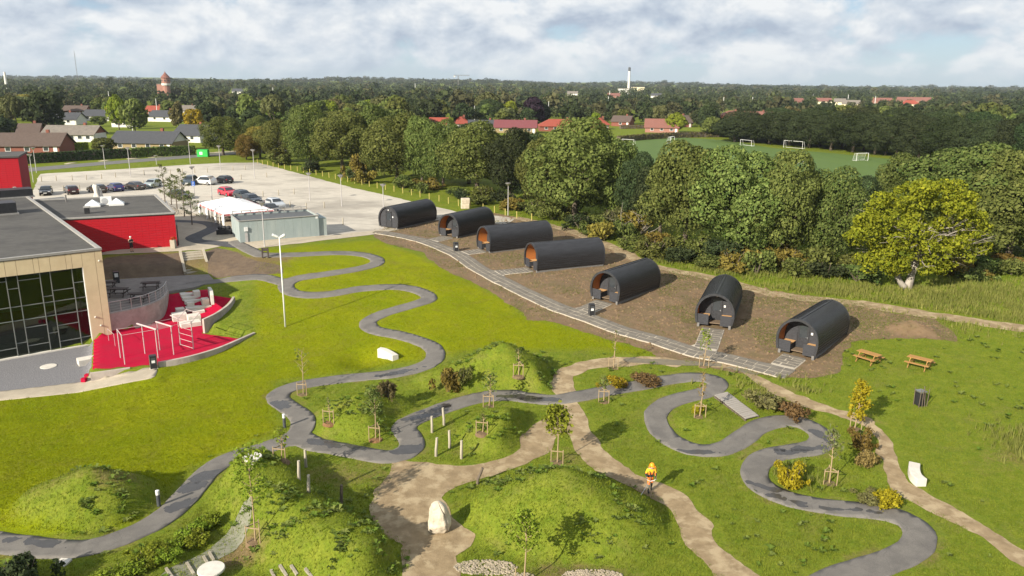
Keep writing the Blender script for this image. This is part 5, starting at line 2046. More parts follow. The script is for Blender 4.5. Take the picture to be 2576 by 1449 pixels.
# white seat blocks on the ramp
angR = math.atan2((at(533, 770, 1.2) - at(472, 778, 1.2))[1], (at(533, 770, 1.2) - at(472, 778, 1.2))[0])
BL0 = [(471, 746, 29, 6, 1.0), (482, 754, 42, 7, .9), (489, 763, 44, 8, .9), (497, 748, 15, 15, .8), (502, 781, 60, 9, 1.0), (481, 776, 17, 15, .8), (519, 771, 17, 19, .8), (501, 790, 29, 8, .8),
       (456, 794, 20, 17, .8), (454, 808, 34, 18, 1.0), (491, 812, 30, 18, 1.0), (482, 823, 48, 11, 1.1)]
for (u, v, w, hpx, dep) in BL0:
    p = G(u, v)
    k = depth_of(p) / F
    mb = MB().box((0, dep / 2, (hpx * k) * .45), (w * k, dep, hpx * k * 1.1))
    o = mb.build('seat_block', M_concrete, loc=p, bevel=.015)
    o.rotation_euler = (0, 0, angR)
    tag(o, 'pale concrete seat block stepped up the red ramp' if v > 766 else 'shaded grey concrete seat block at the head of the red ramp', 'seat block',
        'pale seat blocks on the red ramp' if v > 766 else 'shaded seat blocks on the red ramp')


# exercise frames
def post_px(u, v):
    return Vector(at(u, v, RED_Z))


M_frame = mat('pink tinted steel', (.46, .37, .37), (.39, .31, .31), rough=.45, scale=5)
P1, P2 = post_px(303.5, 900.5), post_px(314.5, 917)
P3, P4 = post_px(365, 890), post_px(377, 897)
P5, P6 = post_px(402.5, 881), post_px(437.5, 892.5)
P7, P8 = post_px(454, 868.5), post_px(487, 878.5)
HH = 2.55
dv = (P6 - P5)
P4 = P3 + dv * .95
dv1 = (P2 - P1)


def frame(name, label, posts, bars, H, r=.042):
    e = thing(name, label, 'exercise frame', posts[0])
    o = posts[0]
    pmh = MB().tube([(0, 0, -.15), (0, 0, H)], r, 10).mesh('post', M_frame)
    for p in posts:
        place('post', pmh, e, p - o)
    for a, b, z0, z1, rr_ in bars:
        MB().tube([a - o + Vector((0, 0, z0)), b - o + Vector((0, 0, z1))], rr_, 8).build('bar', M_frame, e)
    return e


frame('pull_up_bars', 'twin high parallel bars on four pink steel posts on the red court', [P1, P2, P3, P4],
      [(P1, P2, HH - .05, HH - .05, .035), (P1, P3, HH - .05, HH - .05, .02), (P2, P4, HH - .05, HH - .05, .02), (P3 - dv * .35, P4 + dv * .1, HH, HH, .07)], HH)
bars = [(P5 - dv * .08, P6 + dv * .08, HH - .02, HH - .02, .065)]
for k in range(9):
    f = k / 8
    bars.append(((P3 + (P5 - P3) * 0 + dv * (f * .9 + .05)), (P5 + dv * (f * .9 + .05)), HH - .08, HH - .08, .016))
frame('monkey_bars', 'horizontal monkey bar rungs between steel posts on the red court', [P5, P6], bars, HH)
lad = []
for z in (.08, .62, 1.15, 1.7, 2.2):
    lad.append((P7, P8, z, z, .022))
wv = Vector(((P8 - P7).y, -(P8 - P7).x, 0)).normalized()
for z, o_ in ((2.45, 0), (2.75, .45), (3.05, .9)):
    lad.append((P7 + (P7 - P6).normalized() * 0 + wv * -o_, P8 + wv * -o_, z, z, .022))
lad += [(P7, P7 - wv * .95, 2.4, 3.1, .035), (P8, P8 - wv * .95, 2.4, 3.1, .035), (P7 - (P8 - P7) * .55, P7, 2.55, 2.45, .05), (P6, P8, HH, HH, .015), (P5, P7, HH, HH, .015)]
frame('climbing_ladder', 'steel ladder frame with splayed top arms on the red court', [P7, P8], lad, 2.5, .045)
Q1, Q2 = post_px(274, 857), post_px(290, 871)
frame('dip_bar', 'low thin steel bar by the hall column on the red court', [Q1, Q2], [(Q1, Q2, 1.1, 1.1, .018)], 1.1, .02)

# bits round the court
o = MB().box((0, 0, .25), (1.5, 1.0, .5)).build('white_block', M_concrete, loc=Vector(at(222, 914, GRV_Z)))
o.rotation_euler = (0, 0, math.atan2(-D1.y, -D1.x))
tag(o, 'white concrete block between the gravel bed and the red court', 'block')
for i, (u, v) in enumerate(((212, 961), (221, 954))):
    o = MB().box((0, 0, .17), (.34, .34, .34 + .2 * i)).build('red_cube', M_red, loc=Vector(at(u, v, GRV_Z)), bevel=.01)
    tag(o, ('small', 'slightly taller')[i] + ' red rubber cube step at the foot of the short wall', 'cube')
o = MB().lathe([(.62, -.02), (.62, .035), (.58, .045)], 28).build('manhole_cover', M_concrete, loc=Vector(at(122, 922, GRV_Z + .01)))
tag(o, 'round pale manhole cover in the dark gravel bed', 'manhole cover')
# shaded plaza: bin and dark picnic tables
p = Vector(at(294, 711, PLZ_Z))
e = thing('waste_bin', 'dark waste bin with a white notice in the shaded plaza', 'bin', p, .6)
MB().box((0, 0, .6), (.55, .5, 1.2)).build('body', M_blackmetal, e, bevel=.02)
MB().box((0, -.256, .85), (.34, .012, .4)).build('notice', M_white, e)
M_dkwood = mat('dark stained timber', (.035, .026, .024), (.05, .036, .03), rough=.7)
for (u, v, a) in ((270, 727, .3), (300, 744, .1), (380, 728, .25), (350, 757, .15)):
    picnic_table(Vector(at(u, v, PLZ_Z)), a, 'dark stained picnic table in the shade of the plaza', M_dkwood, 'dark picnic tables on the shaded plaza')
# planter pillar at the wing corner
p = G(437, 624)
e = thing('planter_pillar', 'square concrete planter pillar with red flowers at the corner of the red wing', 'planter', p)
MB().box((0, 0, .5), (.55, .55, 1.0)).build('pillar', M_step, e, bevel=.01)
rr = np.random.default_rng(3)
flm = leaf_mat('red flowers', (.45, .02, .02), (.3, .05, .03), var=.05)
place('flowers', leaf_mesh('flowers', *leaf_arrays(rr, [(0, 0, 1.12, .3, .7)], 160, .12, cull=.2), flm), e)
# ------------------------------------------------------------------ people
def skin_person(name, label, pos, rz, joints, edges, radii, mats_z, parts):
    """one continuous body grown with a Skin modifier; mats_z paints clothing by a function of the rest position"""
    me = bpy.data.meshes.new('body')
    me.from_pydata(joints, edges, [])
    o = bpy.data.objects.new(name, me)
    COL.objects.link(o)
    md = o.modifiers.new('skin', 'SKIN')
    for i, r_ in enumerate(radii):
        sv = me.skin_vertices[0].data[i]
        sv.radius = (r_, r_) if isinstance(r_, (int, float)) else r_
        sv.use_root = (i == 0)
    sub = o.modifiers.new('sub', 'SUBSURF')
    sub.levels = sub.render_levels = 2
    dg = bpy.context.evaluated_depsgraph_get()
    ev = bpy.data.meshes.new_from_object(o.evaluated_get(dg))
    o.modifiers.clear()
    o.data = ev
    for m in mats_z[0]:
        ev.materials.append(m)
    for f in ev.polygons:
        f.material_index = mats_z[1](f.center)
        f.use_smooth = True
    o.location = pos
    o.rotation_euler = (0, 0, rz)
    tag(o, label, 'person')
    for nm_, mb, m in parts:
        mb.build(nm_, m, o, smooth=True)
    return o


M_skin = mat('skin', (.50, .30, .21), (.46, .27, .19), rough=.6)
M_hiviz = mat('orange work wear', (.80, .20, .015), (.70, .16, .012), rough=.8, scale=9)
M_hivizy = mat('yellow shirt', (.82, .44, .02), (.74, .38, .018), rough=.8, scale=9)
M_dkcloth = mat('dark cloth', (.020, .020, .024), (.03, .03, .034), rough=.9, scale=9)
M_greytrs = mat('grey green gaiters', (.13, .12, .09), (.10, .09, .07), rough=.9)
M_helmet = mat('orange helmet', (.85, .30, .01), (.80, .27, .01), rough=.3)

# worker with brush cutter, walking towards us
J = [(0, 0, .92), (0, -.03, 1.12), (0, -.07, 1.34), (0, -.11, 1.48), (0, -.16, 1.60), (0, -.19, 1.73),
     (.20, -.07, 1.43), (.27, -.10, 1.17), (.20, -.34, 1.02),
     (-.20, -.07, 1.43), (-.30, -.08, 1.17), (-.30, -.30, 1.05),
     (.10, 0, .88), (.12, .05, .48), (.13, .20, .09), (.13, .10, .04),
     (-.10, 0, .88), (-.12, -.16, .50), (-.12, -.14, .09), (-.12, -.30, .04)]
Ed = [(0, 1), (1, 2), (2, 3), (3, 4), (4, 5), (2, 6), (6, 7), (7, 8), (2, 9), (9, 10), (10, 11), (0, 12), (12, 13), (13, 14), (14, 15), (0, 16), (16, 17), (17, 18), (18, 19)]
Ra = [(.17, .13), (.17, .125), (.19, .13), (.075, .075), (.085, .095), (.07, .08), .085, .062, .045, .085, .062, .045, .105, .075, .055, .05, .105, .075, .055, .05]


def wmat(c):
    if c.z > 1.5:
        return 0
    if abs(c.x) > .22 and c.z < 1.22:
        return 3 if c.z < 1.22 and c.z > 1.08 else 0
    if c.z > 1.12:
        return 2 if c.z > 1.25 else 1
    if c.z > .95:
        return 3
    if c.z > .55:
        return 1
    if c.z > .12:
        return 4
    return 3


p = G(1634, 1236)
hel = MB().lathe([(.145, 0), (.15, .03), (.135, .10), (.09, .155), (.03, .18)], 18, c=(0, -.18, 1.71))
hel.add([(-.11, -.30, 1.735), (.11, -.30, 1.735), (.08, -.38, 1.715), (-.08, -.38, 1.715)], [(0, 1, 2, 3)])
mf = MB()
for s in (-1, 1):
    mf.lathe([(.05, -.05), (.05, .05)], 10, c=(s * .135, -.17, 1.66))
har = MB()
for s in (-1, 1):
    har.tube([(s * .13, -.02, 1.47), (s * .12, -.20, 1.35), (s * .05, -.185, 1.12)], .022, 6)
hands = MB()
for hx, hy, hz2 in ((.20, -.37, 1.0), (-.30, -.34, 1.03)):
    for k in range(4):
        hands.tube([(hx - .035 + k * .022, hy, hz2 + .01), (hx - .035 + k * .022, hy - .055, hz2), (hx - .035 + k * .022, hy - .05, hz2 - .045 - .004 * (k % 2))], [.012, .011, .009], 5)
    hands.tube([(hx - .05, hy + .01, hz2), (hx - .055, hy - .035, hz2 - .02)], [.013, .01], 5)
boots = MB()
boots.lathe([(.062, 0), (.062, .05)], 10, c=(-.12, -.14, .22))
boots.lathe([(.062, 0), (.062, .05)], 10, c=(-.12, -.13, .34))
boots.lathe([(.062, 0), (.062, .05)], 10, c=(.13, .17, .22))
skin_person('person', 'worker in orange and yellow work wear and helmet walking with a brush cutter', p, .12, J, Ed, Ra, ([M_skin, M_hiviz, M_hivizy, M_dkcloth, M_greytrs], wmat),
            [('helmet', hel, M_helmet), ('ear_defenders', mf, M_hiviz), ('harness', har, M_dkcloth), ('gloves', hands, M_greytrs), ('reflective_band', boots, M_white)])
bc = thing('brush_cutter', 'long-shafted brush cutter with bicycle handles held by the worker', 'brush cutter', p, .12)
MB().tube([(.30, .35, 1.15), (-.12, -.32, .84), (-.95, -1.0, .12)], .016, 8).build('shaft', M_steel, bc)
MB().box((.34, .42, 1.18), (.22, .26, .24)).build('engine', M_helmet, bc, bevel=.03)
MB().tube([(-.33, -.40, 1.02), (-.28, -.38, .93), (-.10, -.36, .84), (.12, -.38, .90), (.20, -.42, .99)], .017, 8).build('handlebar', M_white, bc)
MB().lathe([(.09, 0), (.10, .02), (.05, .07)], 14, c=(-.97, -1.02, .05)).build('cutting_head', M_blackmetal, bc)
mbg = MB()
mbg.add([(-.97, -.85, .09), (-.78, -.93, .09), (-.80, -1.12, .09), (-.97, -.85, .17), (-.78, -.93, .17), (-.80, -1.12, .17)], [(0, 1, 4, 3), (1, 2, 5, 4), (3, 4, 5), (2, 1, 0)])
mbg.build('guard', M_blackmetal, bc)

# man standing by the red wall
J2 = [(0, 0, .93), (0, 0, 1.14), (0, .01, 1.38), (0, 0, 1.50), (0, -.02, 1.62), (0, -.02, 1.74),
      (.19, .01, 1.44), (.25, .0, 1.18), (.12, -.22, 1.16), (-.19, .01, 1.44), (-.25, 0, 1.18), (-.10, -.24, 1.20),
      (.10, 0, .88), (.12, .0, .48), (.12, .03, .09), (.13, -.10, .04), (-.10, 0, .88), (-.11, -.02, .48), (-.11, .0, .09), (-.12, -.14, .04)]


def mmat(c):
    if c.z > 1.48:
        return 0
    if c.z > 1.0 and abs(c.x) < .24 and c.y > -.12:
        return 1
    if c.z > 1.0:
        return 0
    if c.z > .52:
        return 1
    if c.z > .12:
        return 0
    return 1


p = G(332, 634)
cap = MB().lathe([(.112, 0), (.115, .04), (.09, .10), (.03, .125)], 14, c=(0, -.01, 1.72))
cap.box((0, -.14, 1.735), (.13, .1, .012))
phone = MB().box((0.0, -.27, 1.22), (.07, .012, .14))
fing = MB()
for hx, hy, hz2 in ((.10, -.235, 1.17), (-.08, -.25, 1.20)):
    for k in range(4):
        fing.tube([(hx, hy, hz2 - .03 + k * .022), (hx * .4, hy - .035, hz2 - .03 + k * .022)], [.011, .009], 5)
    fing.tube([(hx, hy + .01, hz2 + .05), (hx * .3, hy - .02, hz2 + .07)], [.012, .009], 5)
skin_person('person', 'man in black shirt and shorts with a light cap standing before the red wall', p, .9, J2, Ed, Ra, ([M_skin, M_dkcloth], mmat), [('cap', cap, M_white), ('phone', phone, M_blackmetal), ('fingers', fing, M_skin)])

# ------------------------------------------------------------------ lamps, masts, signs
p = G(718, 822)
Hm = height_px(p, 596)
e = thing('floodlight_mast', 'tall white mast with two small white heads standing on the lawn', 'mast', p)
MB().tube([(0, 0, -.3), (0, 0, Hm * .5), (0, 0, Hm)], [.075, .065, .045], 12).build('pole', M_white, e, smooth=True)
MB().bar((-.3, 0, Hm - .02), (.3, 0, Hm - .02), .05).build('crossarm', M_white, e)
for s in (-1, 1):
    hd = MB().lathe([(.05, -.3), (.11, -.22), (.12, .24), (.08, .28)], 14)
    o = hd.build('camera_head', M_white, e, loc=(s * .34, -.05, Hm + .10))
    o.rotation_euler = (R(62), 0, s * R(70))


def park_lamp(base, top, label, group=None, sign=False):
    p = G(*base)
    Hl = height_px(p, top)
    e = thing('street_lamp', label, 'street lamp', p, 0, group)
    MB().tube([(0, 0, -.2), (0, 0, Hl * .45), (0, 0, Hl - .45)], [.075, .065, .045], 10).build('pole', M_rail, e)
    MB().lathe([(.05, Hl - .5), (.09, Hl - .42), (.42, Hl - .10), (.43, Hl - .06)], 16).build('lamp_funnel', M_steel, e)
    MB().lathe([(.45, Hl - .06), (.44, Hl - .01), (.1, Hl + .05)], 16).build('lamp_cap', M_beam, e)
    if sign:
        pl = MB().box((0, -.09, Hl * .47), (.58, .025, .78)).build('sign_plate', mat('blue sign', (.02, .09, .35), (.02, .08, .32), rough=.4), e)
        g = MB().lathe([(.045, 0), (.045, .004)], 12)
        gg = MB()
        gg.box((.0, -.107, Hl * .47 + .22), (.08, .006, .08))
        gg.bar((0, -.107, Hl * .47 + .16), (0, -.107, Hl * .47 - .02), .05, .006)
        gg.bar((0, -.107, Hl * .47 - .02), (.14, -.107, Hl * .47 - .02), .05, .006)
        gg.bar((.14, -.107, Hl * .47 - .02), (.18, -.107, Hl * .47 - .16), .05, .006)
        n = 14
        pts = [(-.02 + math.cos(R(100 + 230 * k / n)) * .14, -.107, Hl * .47 - .08 + math.sin(R(100 + 230 * k / n)) * .14) for k in range(n + 1)]
        gg.tube(pts, .018, 5)
        gg.box((0, -.107, Hl * .47 - .30), (.4, .006, .04))
        gg.build('pictogram', M_white, pl)
    return e


for b, t in (((328.7, 444), 371), ((265, 424), 366), ((479, 413), 351), ((555.5, 431), 366), ((780, 505), 435), ((860, 519), 440), ((965, 527), 463), ((1278, 542), 460), ((92, 435), 371), ((84, 459), 388), ((74, 484), 406), ((641, 449), 376), ((394, 414), 391), ((534, 506), 444)):
    park_lamp(b, t, 'slim grey street lamp with a funnel shaped head on the car park', 'street lamps round the car park')
park_lamp((490, 500), 419, 'street lamp carrying a blue disabled parking sign', None, True)
park_lamp((666, 622), 508, 'street lamp with funnel head in front of the grey shed')
# sign frame by the track
p = G(668, 649)
e = thing('notice_frame', 'dark timber notice frame on two posts beside the upper track', 'sign', p, .1)
for s in (-1, 1):
    MB().box((s * .32, 0, .55), (.14, .14, 1.3)).build('post', M_dkwood, e)
MB().box((0, 0, .98), (.5, .08, .34)).build('board', M_dkwood, e)
MB().box((0, 0, .62), (.5, .07, .10)).build('crossbar', M_dkwood, e)

# ------------------------------------------------------------------ shed, marquee, sculpture, blocks
M_shed = mat('pale green grey sheet', (.28, .325, .32), (.245, .29, .285), rough=.7, scale=2, stretch=(1, 1, .3), c3=(.34, .37, .345), scale3=.8, amt3=.4)
M_shedroof = mat('dark shed roof', (.075, .08, .085), (.09, .095, .10), rough=.8, scale=1)
pF, pR, pB = [Vector(at(u, v, 3.53)) for u, v in ((605, 611), (804, 594), (577, 589))]
ex = (pR - pF).normalized()
ey = Vector((-ex.y, ex.x, 0))
LX = (pR - pF).length
LY = 5.4
HS = height_px(pF, 557)
sh = thing('storage_shed', 'pale green grey metal storage shed with a dark sunken roof beside the marquee', 'shed', pF)
sh.matrix_world = Matrix.Translation(pF) @ Matrix(((ex.x, ey.x, 0, 0), (ex.y, ey.y, 0, 0), (0, 0, 1, 0), (0, 0, 0, 1)))
npan = 9
for k in range(npan):
    a, b = LX * k / npan + .006, LX * (k + 1) / npan - .006
    MB().box(((a + b) / 2, .04, HS / 2 - .05), (b - a, .08, HS + .1)).build('front_panel', M_shed, sh)
mb = MB()
for k in range(4):
    a, b = LY * k / 4 + .09, LY * (k + 1) / 4 - .012
    MB().box((.04, (a + b) / 2, HS / 2 - .05), (.08, b - a, HS + .1)).build('side_panel', M_shed, sh)
    MB().box((LX - .04, (a + b) / 2, HS / 2 - .05), (.08, b - a, HS + .1)).build('side_panel', M_shed, sh)
MB().box((LX / 2, LY - .04, HS / 2 - .05), (LX - .2, .08, HS + .1)).build('back_panel', M_shed, sh)
MB().box((LX / 2, LY / 2, HS - .22), (LX - .16, LY - .16, .1)).build('roof', M_shedroof, sh)
mb = MB()
for (x0, y0, x1, y1) in ((-.02, -.02, LX + .02, -.02), (-.02, LY, LX + .02, LY), (-.02, .04, -.02, LY - .05), (LX + .02, .04, LX + .02, LY - .05)):
    mb.bar((x0, y0, HS + .04), (x1, y1, HS + .04), .14, .10)
mb.build('roof_edge', M_coping, sh)
for k in range(9):
    MB().box((LX * (k + .2) / 9, LY - .25, HS + .22), (.09, .09, .42)).build('roof_stud', M_coping, sh)
MB().box((LX / 2, LY - .25, HS + .46), (LX - .3, .12, .08)).build('top_rail', M_coping, sh)
MB().box((LX + .55, LY * .42, HS * .43), (1.0, LY * .75, HS * .86)).build('side_annex', M_shed, sh)
MB().box((.75, -.10, HS * .62), (.42, .14, .5)).build('meter_box', M_white, sh)
MB().box((.75, -.06, HS * .22), (.3, .06, HS * .45)).build('conduit', M_rail, sh)
MB().box((LX - .25, -.02, HS - .22), (.3, .012, .28)).build('notice', M_white, sh)
# black cushion box beside the shed
p = Vector(at(566, 592, 3.53))
e = thing('storage_box', 'black storage box with bags against the shed end', 'box', p, .2)
MB().box((0, 0, .4), (1.9, .9, .8)).build('body', M_blackmetal, e, bevel=.03)
mb = MB()
for k in range(3):
    mb.lathe([(.0, .0), (.3, .05), (.33, .2), (.2, .38), (.02, .44)], 10, c=(-.5 + k * .5, .05, .8))
mb.build('bags', M_dkcloth, e, smooth=True)

# marquee
M_canvas = mat('white canvas', (.80, .79, .78), (.74, .73, .72), rough=.8, scale=1.5, bump=.15, bscale=3)
M_scallop = mat('pink valance', (.62, .20, .20), (.55, .16, .16), rough=.8)
A = Vector(at(498, 512, 5.55))
B_ = Vector(at(562, 540, 5.55))
wv_ = B_ - A
wl = wv_.length
wx = wv_.normalized()
wy_ = Vector((-wx.y, wx.x, 0))
if wy_.y < 0:
    wy_ = -wy_
ML = 6.8
mq = thing('marquee', 'white canvas marquee with pink valance on white posts behind the shed', 'marquee', (A.x, A.y, 3.53))
mq.matrix_world = Matrix.Translation((A.x, A.y, 3.53)) @ Matrix(((wx.x, wy_.x, 0, 0), (wx.y, wy_.y, 0, 0), (0, 0, 1, 0), (0, 0, 0, 1)))
ez, rz_ = 2.05, 3.9
mb = MB()
nx_, ny_ = 14, 18
vs, fs = [], []
for j in range(ny_ + 1):
    for i in range(nx_ + 1):
        x, y = wl * i / nx_, ML * j / ny_
        fxx = 1 - abs(2 * i / nx_ - 1)
        fyy = min(1, min(y, ML - y) / (wl * .5))
        f = min(fxx, fyy)
        vs.append((x, y, ez + (rz_ - ez) * (f ** .9) - .05 * math.sin(f * PI) + .02 * math.sin(y * 2.4)))
for j in range(ny_):
    for i in range(nx_):
        a = j * (nx_ + 1) + i
        fs.append((a, a + 1, a + nx_ + 2, a + nx_ + 1))
mb.add(vs, fs)
mb.build('roof_canvas', M_canvas, mq, smooth=False)
mb = MB()
for (x0, y0, x1, y1) in ((0, 0, wl, 0), (0, 0, 0, ML), (wl, 0, wl, ML), (0, ML, wl, ML)):
    n = int(math.hypot(x1 - x0, y1 - y0) / .3)
    for k in range(n):
        f0, f1 = k / n, (k + 1) / n
        a, b = (x0 + (x1 - x0) * f0, y0 + (y1 - y0) * f0), (x0 + (x1 - x0) * f1, y0 + (y1 - y0) * f1)
        c = ((a[0] + b[0]) / 2, (a[1] + b[1]) / 2)
        mb.add([(a[0], a[1], ez), (b[0], b[1], ez), (b[0], b[1], ez - .2), (c[0], c[1], ez - .3), (a[0], a[1], ez - .2)], [(0, 1, 2, 3, 4)])
mb.build('valance', M_scallop, mq)
pmm = MB().tube([(0, 0, -.05), (0, 0, ez)], .05, 8).mesh('post', M_white)
for k in range(7):
    for x, y in ((wl * k / 6, 0.02), (wl * k / 6, ML - .02)):
        place('post', pmm, mq, (x, y, 0))
for k in range(1, 5):
    for x in (.02, wl - .02):
        place('post', pmm, mq, (x, ML * k / 5, 0))
for x, y in ((.6, .02), (wl * .36, .02), (wl * .68, .02), (wl - .3, .02)):
    mb = MB()
    mb.tube([(x, y, ez - .1), (x + .03, y, 1.3), (x, y, .8), (x + .04, y, .15)], [.14, .22, .12, .24], 10)
    mb.build('curtain', M_canvas, mq, smooth=True)
picnic_table(Vector((A + wx * wl * .6 + wy_ * 1.8)[:2] + (3.53,)), .3, 'dark picnic table under the edge of the marquee', M_dkwood)

# sculpture behind the wing
p = Vector(at(246, 502, 3.7))
hs = height_px(p, 462)
mb = MB()
for k, (dx, dy, hh, ph) in enumerate(((-.42, .1, 1.0, 0), (.15, -.1, .97, 1.5), (.62, .2, .72, 2.6), (-.05, .45, .86, 4), (.3, .5, .6, 5))):
    pts, rd = [], []
    for q in range(9):
        f = q / 8
        pts.append((dx * (1 - .35 * f) + .14 * math.sin(f * 4 + ph), dy + .1 * math.cos(f * 5 + ph), -.1 + hs * hh * f))
        rd.append(.36 * (1 - .35 * f) * (1 + .22 * math.sin(f * 9 + ph)) if q < 8 else .16)
    mb.tube(pts, rd, 12)
o = mb.build('sculpture', M_concrete, loc=p, smooth=True)
tag(o, 'tall white rippling sculpture standing behind the red wing roof', 'sculpture')

# stacked stone blocks
p = G(1170, 524)
for k in range(2):
    o = MB().box((0, 0, .40), (1.3, 1.0, .80)).build('stone_block', M_stone, loc=p + Vector((.05 * k, 0, .81 * k)), bevel=.05)
    o.rotation_euler = (0, 0, .15 + .06 * k)
    tag(o, ('lower', 'upper')[k] + ' of two stacked pale stone blocks behind the second cabin', 'stone block')
# green recycling container and bags
p = G(512, 394)
e = thing('recycling_container', 'bright green recycling container beside the road', 'container', p, .1)
MB().prism([(-1.3, -.9), (1.3, -.9), (1.3, .9), (-1.3, .9)], 0, 1.65).build('body', mat('bright green paint', (.03, .42, .07), (.025, .36, .06), rough=.5), e, bevel=.06)
MB().box((-.3, -.91, .9), (.7, .02, .7)).build('label_plate', M_white, e)
MB().box((0, 0, 1.7), (2.5, 1.7, .1)).build('lid', mat('bright green paint', (.03, .42, .07)), e, bevel=.03)

# ------------------------------------------------------------------ posts on the car park
fp = MB().tube([(0, 0, -.2), (0, 0, 1.05)], .07, 7).mesh('fence_post', mat('yellowish fence timber', (.42, .36, .10), (.34, .28, .09), rough=.9))
FEN = [(648, 411.5), (672, 416.5), (709, 424), (748, 431), (789, 439), (833, 448), (880, 459), (949, 473.5), (1024, 488.5), (1065, 498), (1108, 507.5), (1153, 518), (1225, 531), (1305, 550), (1360, 557.5)]
fc = spline([tuple(G(u, v)[:2]) for u, v in FEN], .5)
fa = np.concatenate([[0], np.cumsum(np.linalg.norm(np.diff(fc, axis=0), axis=1))])
for s in np.arange(0, fa[-1], 2.75):
    x, y = np.interp(s, fa, fc[:, 0]), np.interp(s, fa, fc[:, 1])
    o = place('fence_post', fp, None, (x, y, hp((x, y))))
    o.rotation_euler = (random.uniform(-.03, .03), random.uniform(-.03, .03), random.uniform(0, 3))
    tag(o, 'yellowish timber post in the line between the car park and the tree row', 'post', 'fence posts along the car park edge')
bp = MB().tube([(0, 0, -.2), (0, 0, 1.0)], .085, 8).mesh('parking_post', M_graypost)
for (u, v) in ((105, 457), (142, 455), (182, 454), (218, 453), (256, 450.5), (291, 446.7), (363, 441), (429, 439), (459, 436), (490, 435), (522, 434), (586, 429), (617, 428), (160, 481), (201, 480), (361, 468), (607, 451.7),
               (671, 446.5), (662, 495), (701, 492.5), (740, 489), (771, 527), (816, 524), (863, 566), (730, 522.5)):
    o = place('parking_post', bp, None, G(u, v))
    tag(o, 'short grey timber post dividing the parking rows', 'post', 'grey posts on the car park')

# ------------------------------------------------------------------ cars
M_tyre = mat('tyre rubber', (.016, .016, .017), (.022, .022, .022), rough=.9)
M_rim = mat('alloy rim', (.42, .42, .43), (.36, .36, .37), rough=.35, metal=.8)
M_cglass = mat('car glass', (.018, .022, .026), (.022, .026, .03), rough=.05, spec=.9)
M_lampw = mat('clear lamp', (.70, .72, .75), (.65, .67, .7), rough=.15)
M_lampr = mat('red lamp', (.45, .01, .01), (.4, .01, .01), rough=.2)
M_plate = M_white


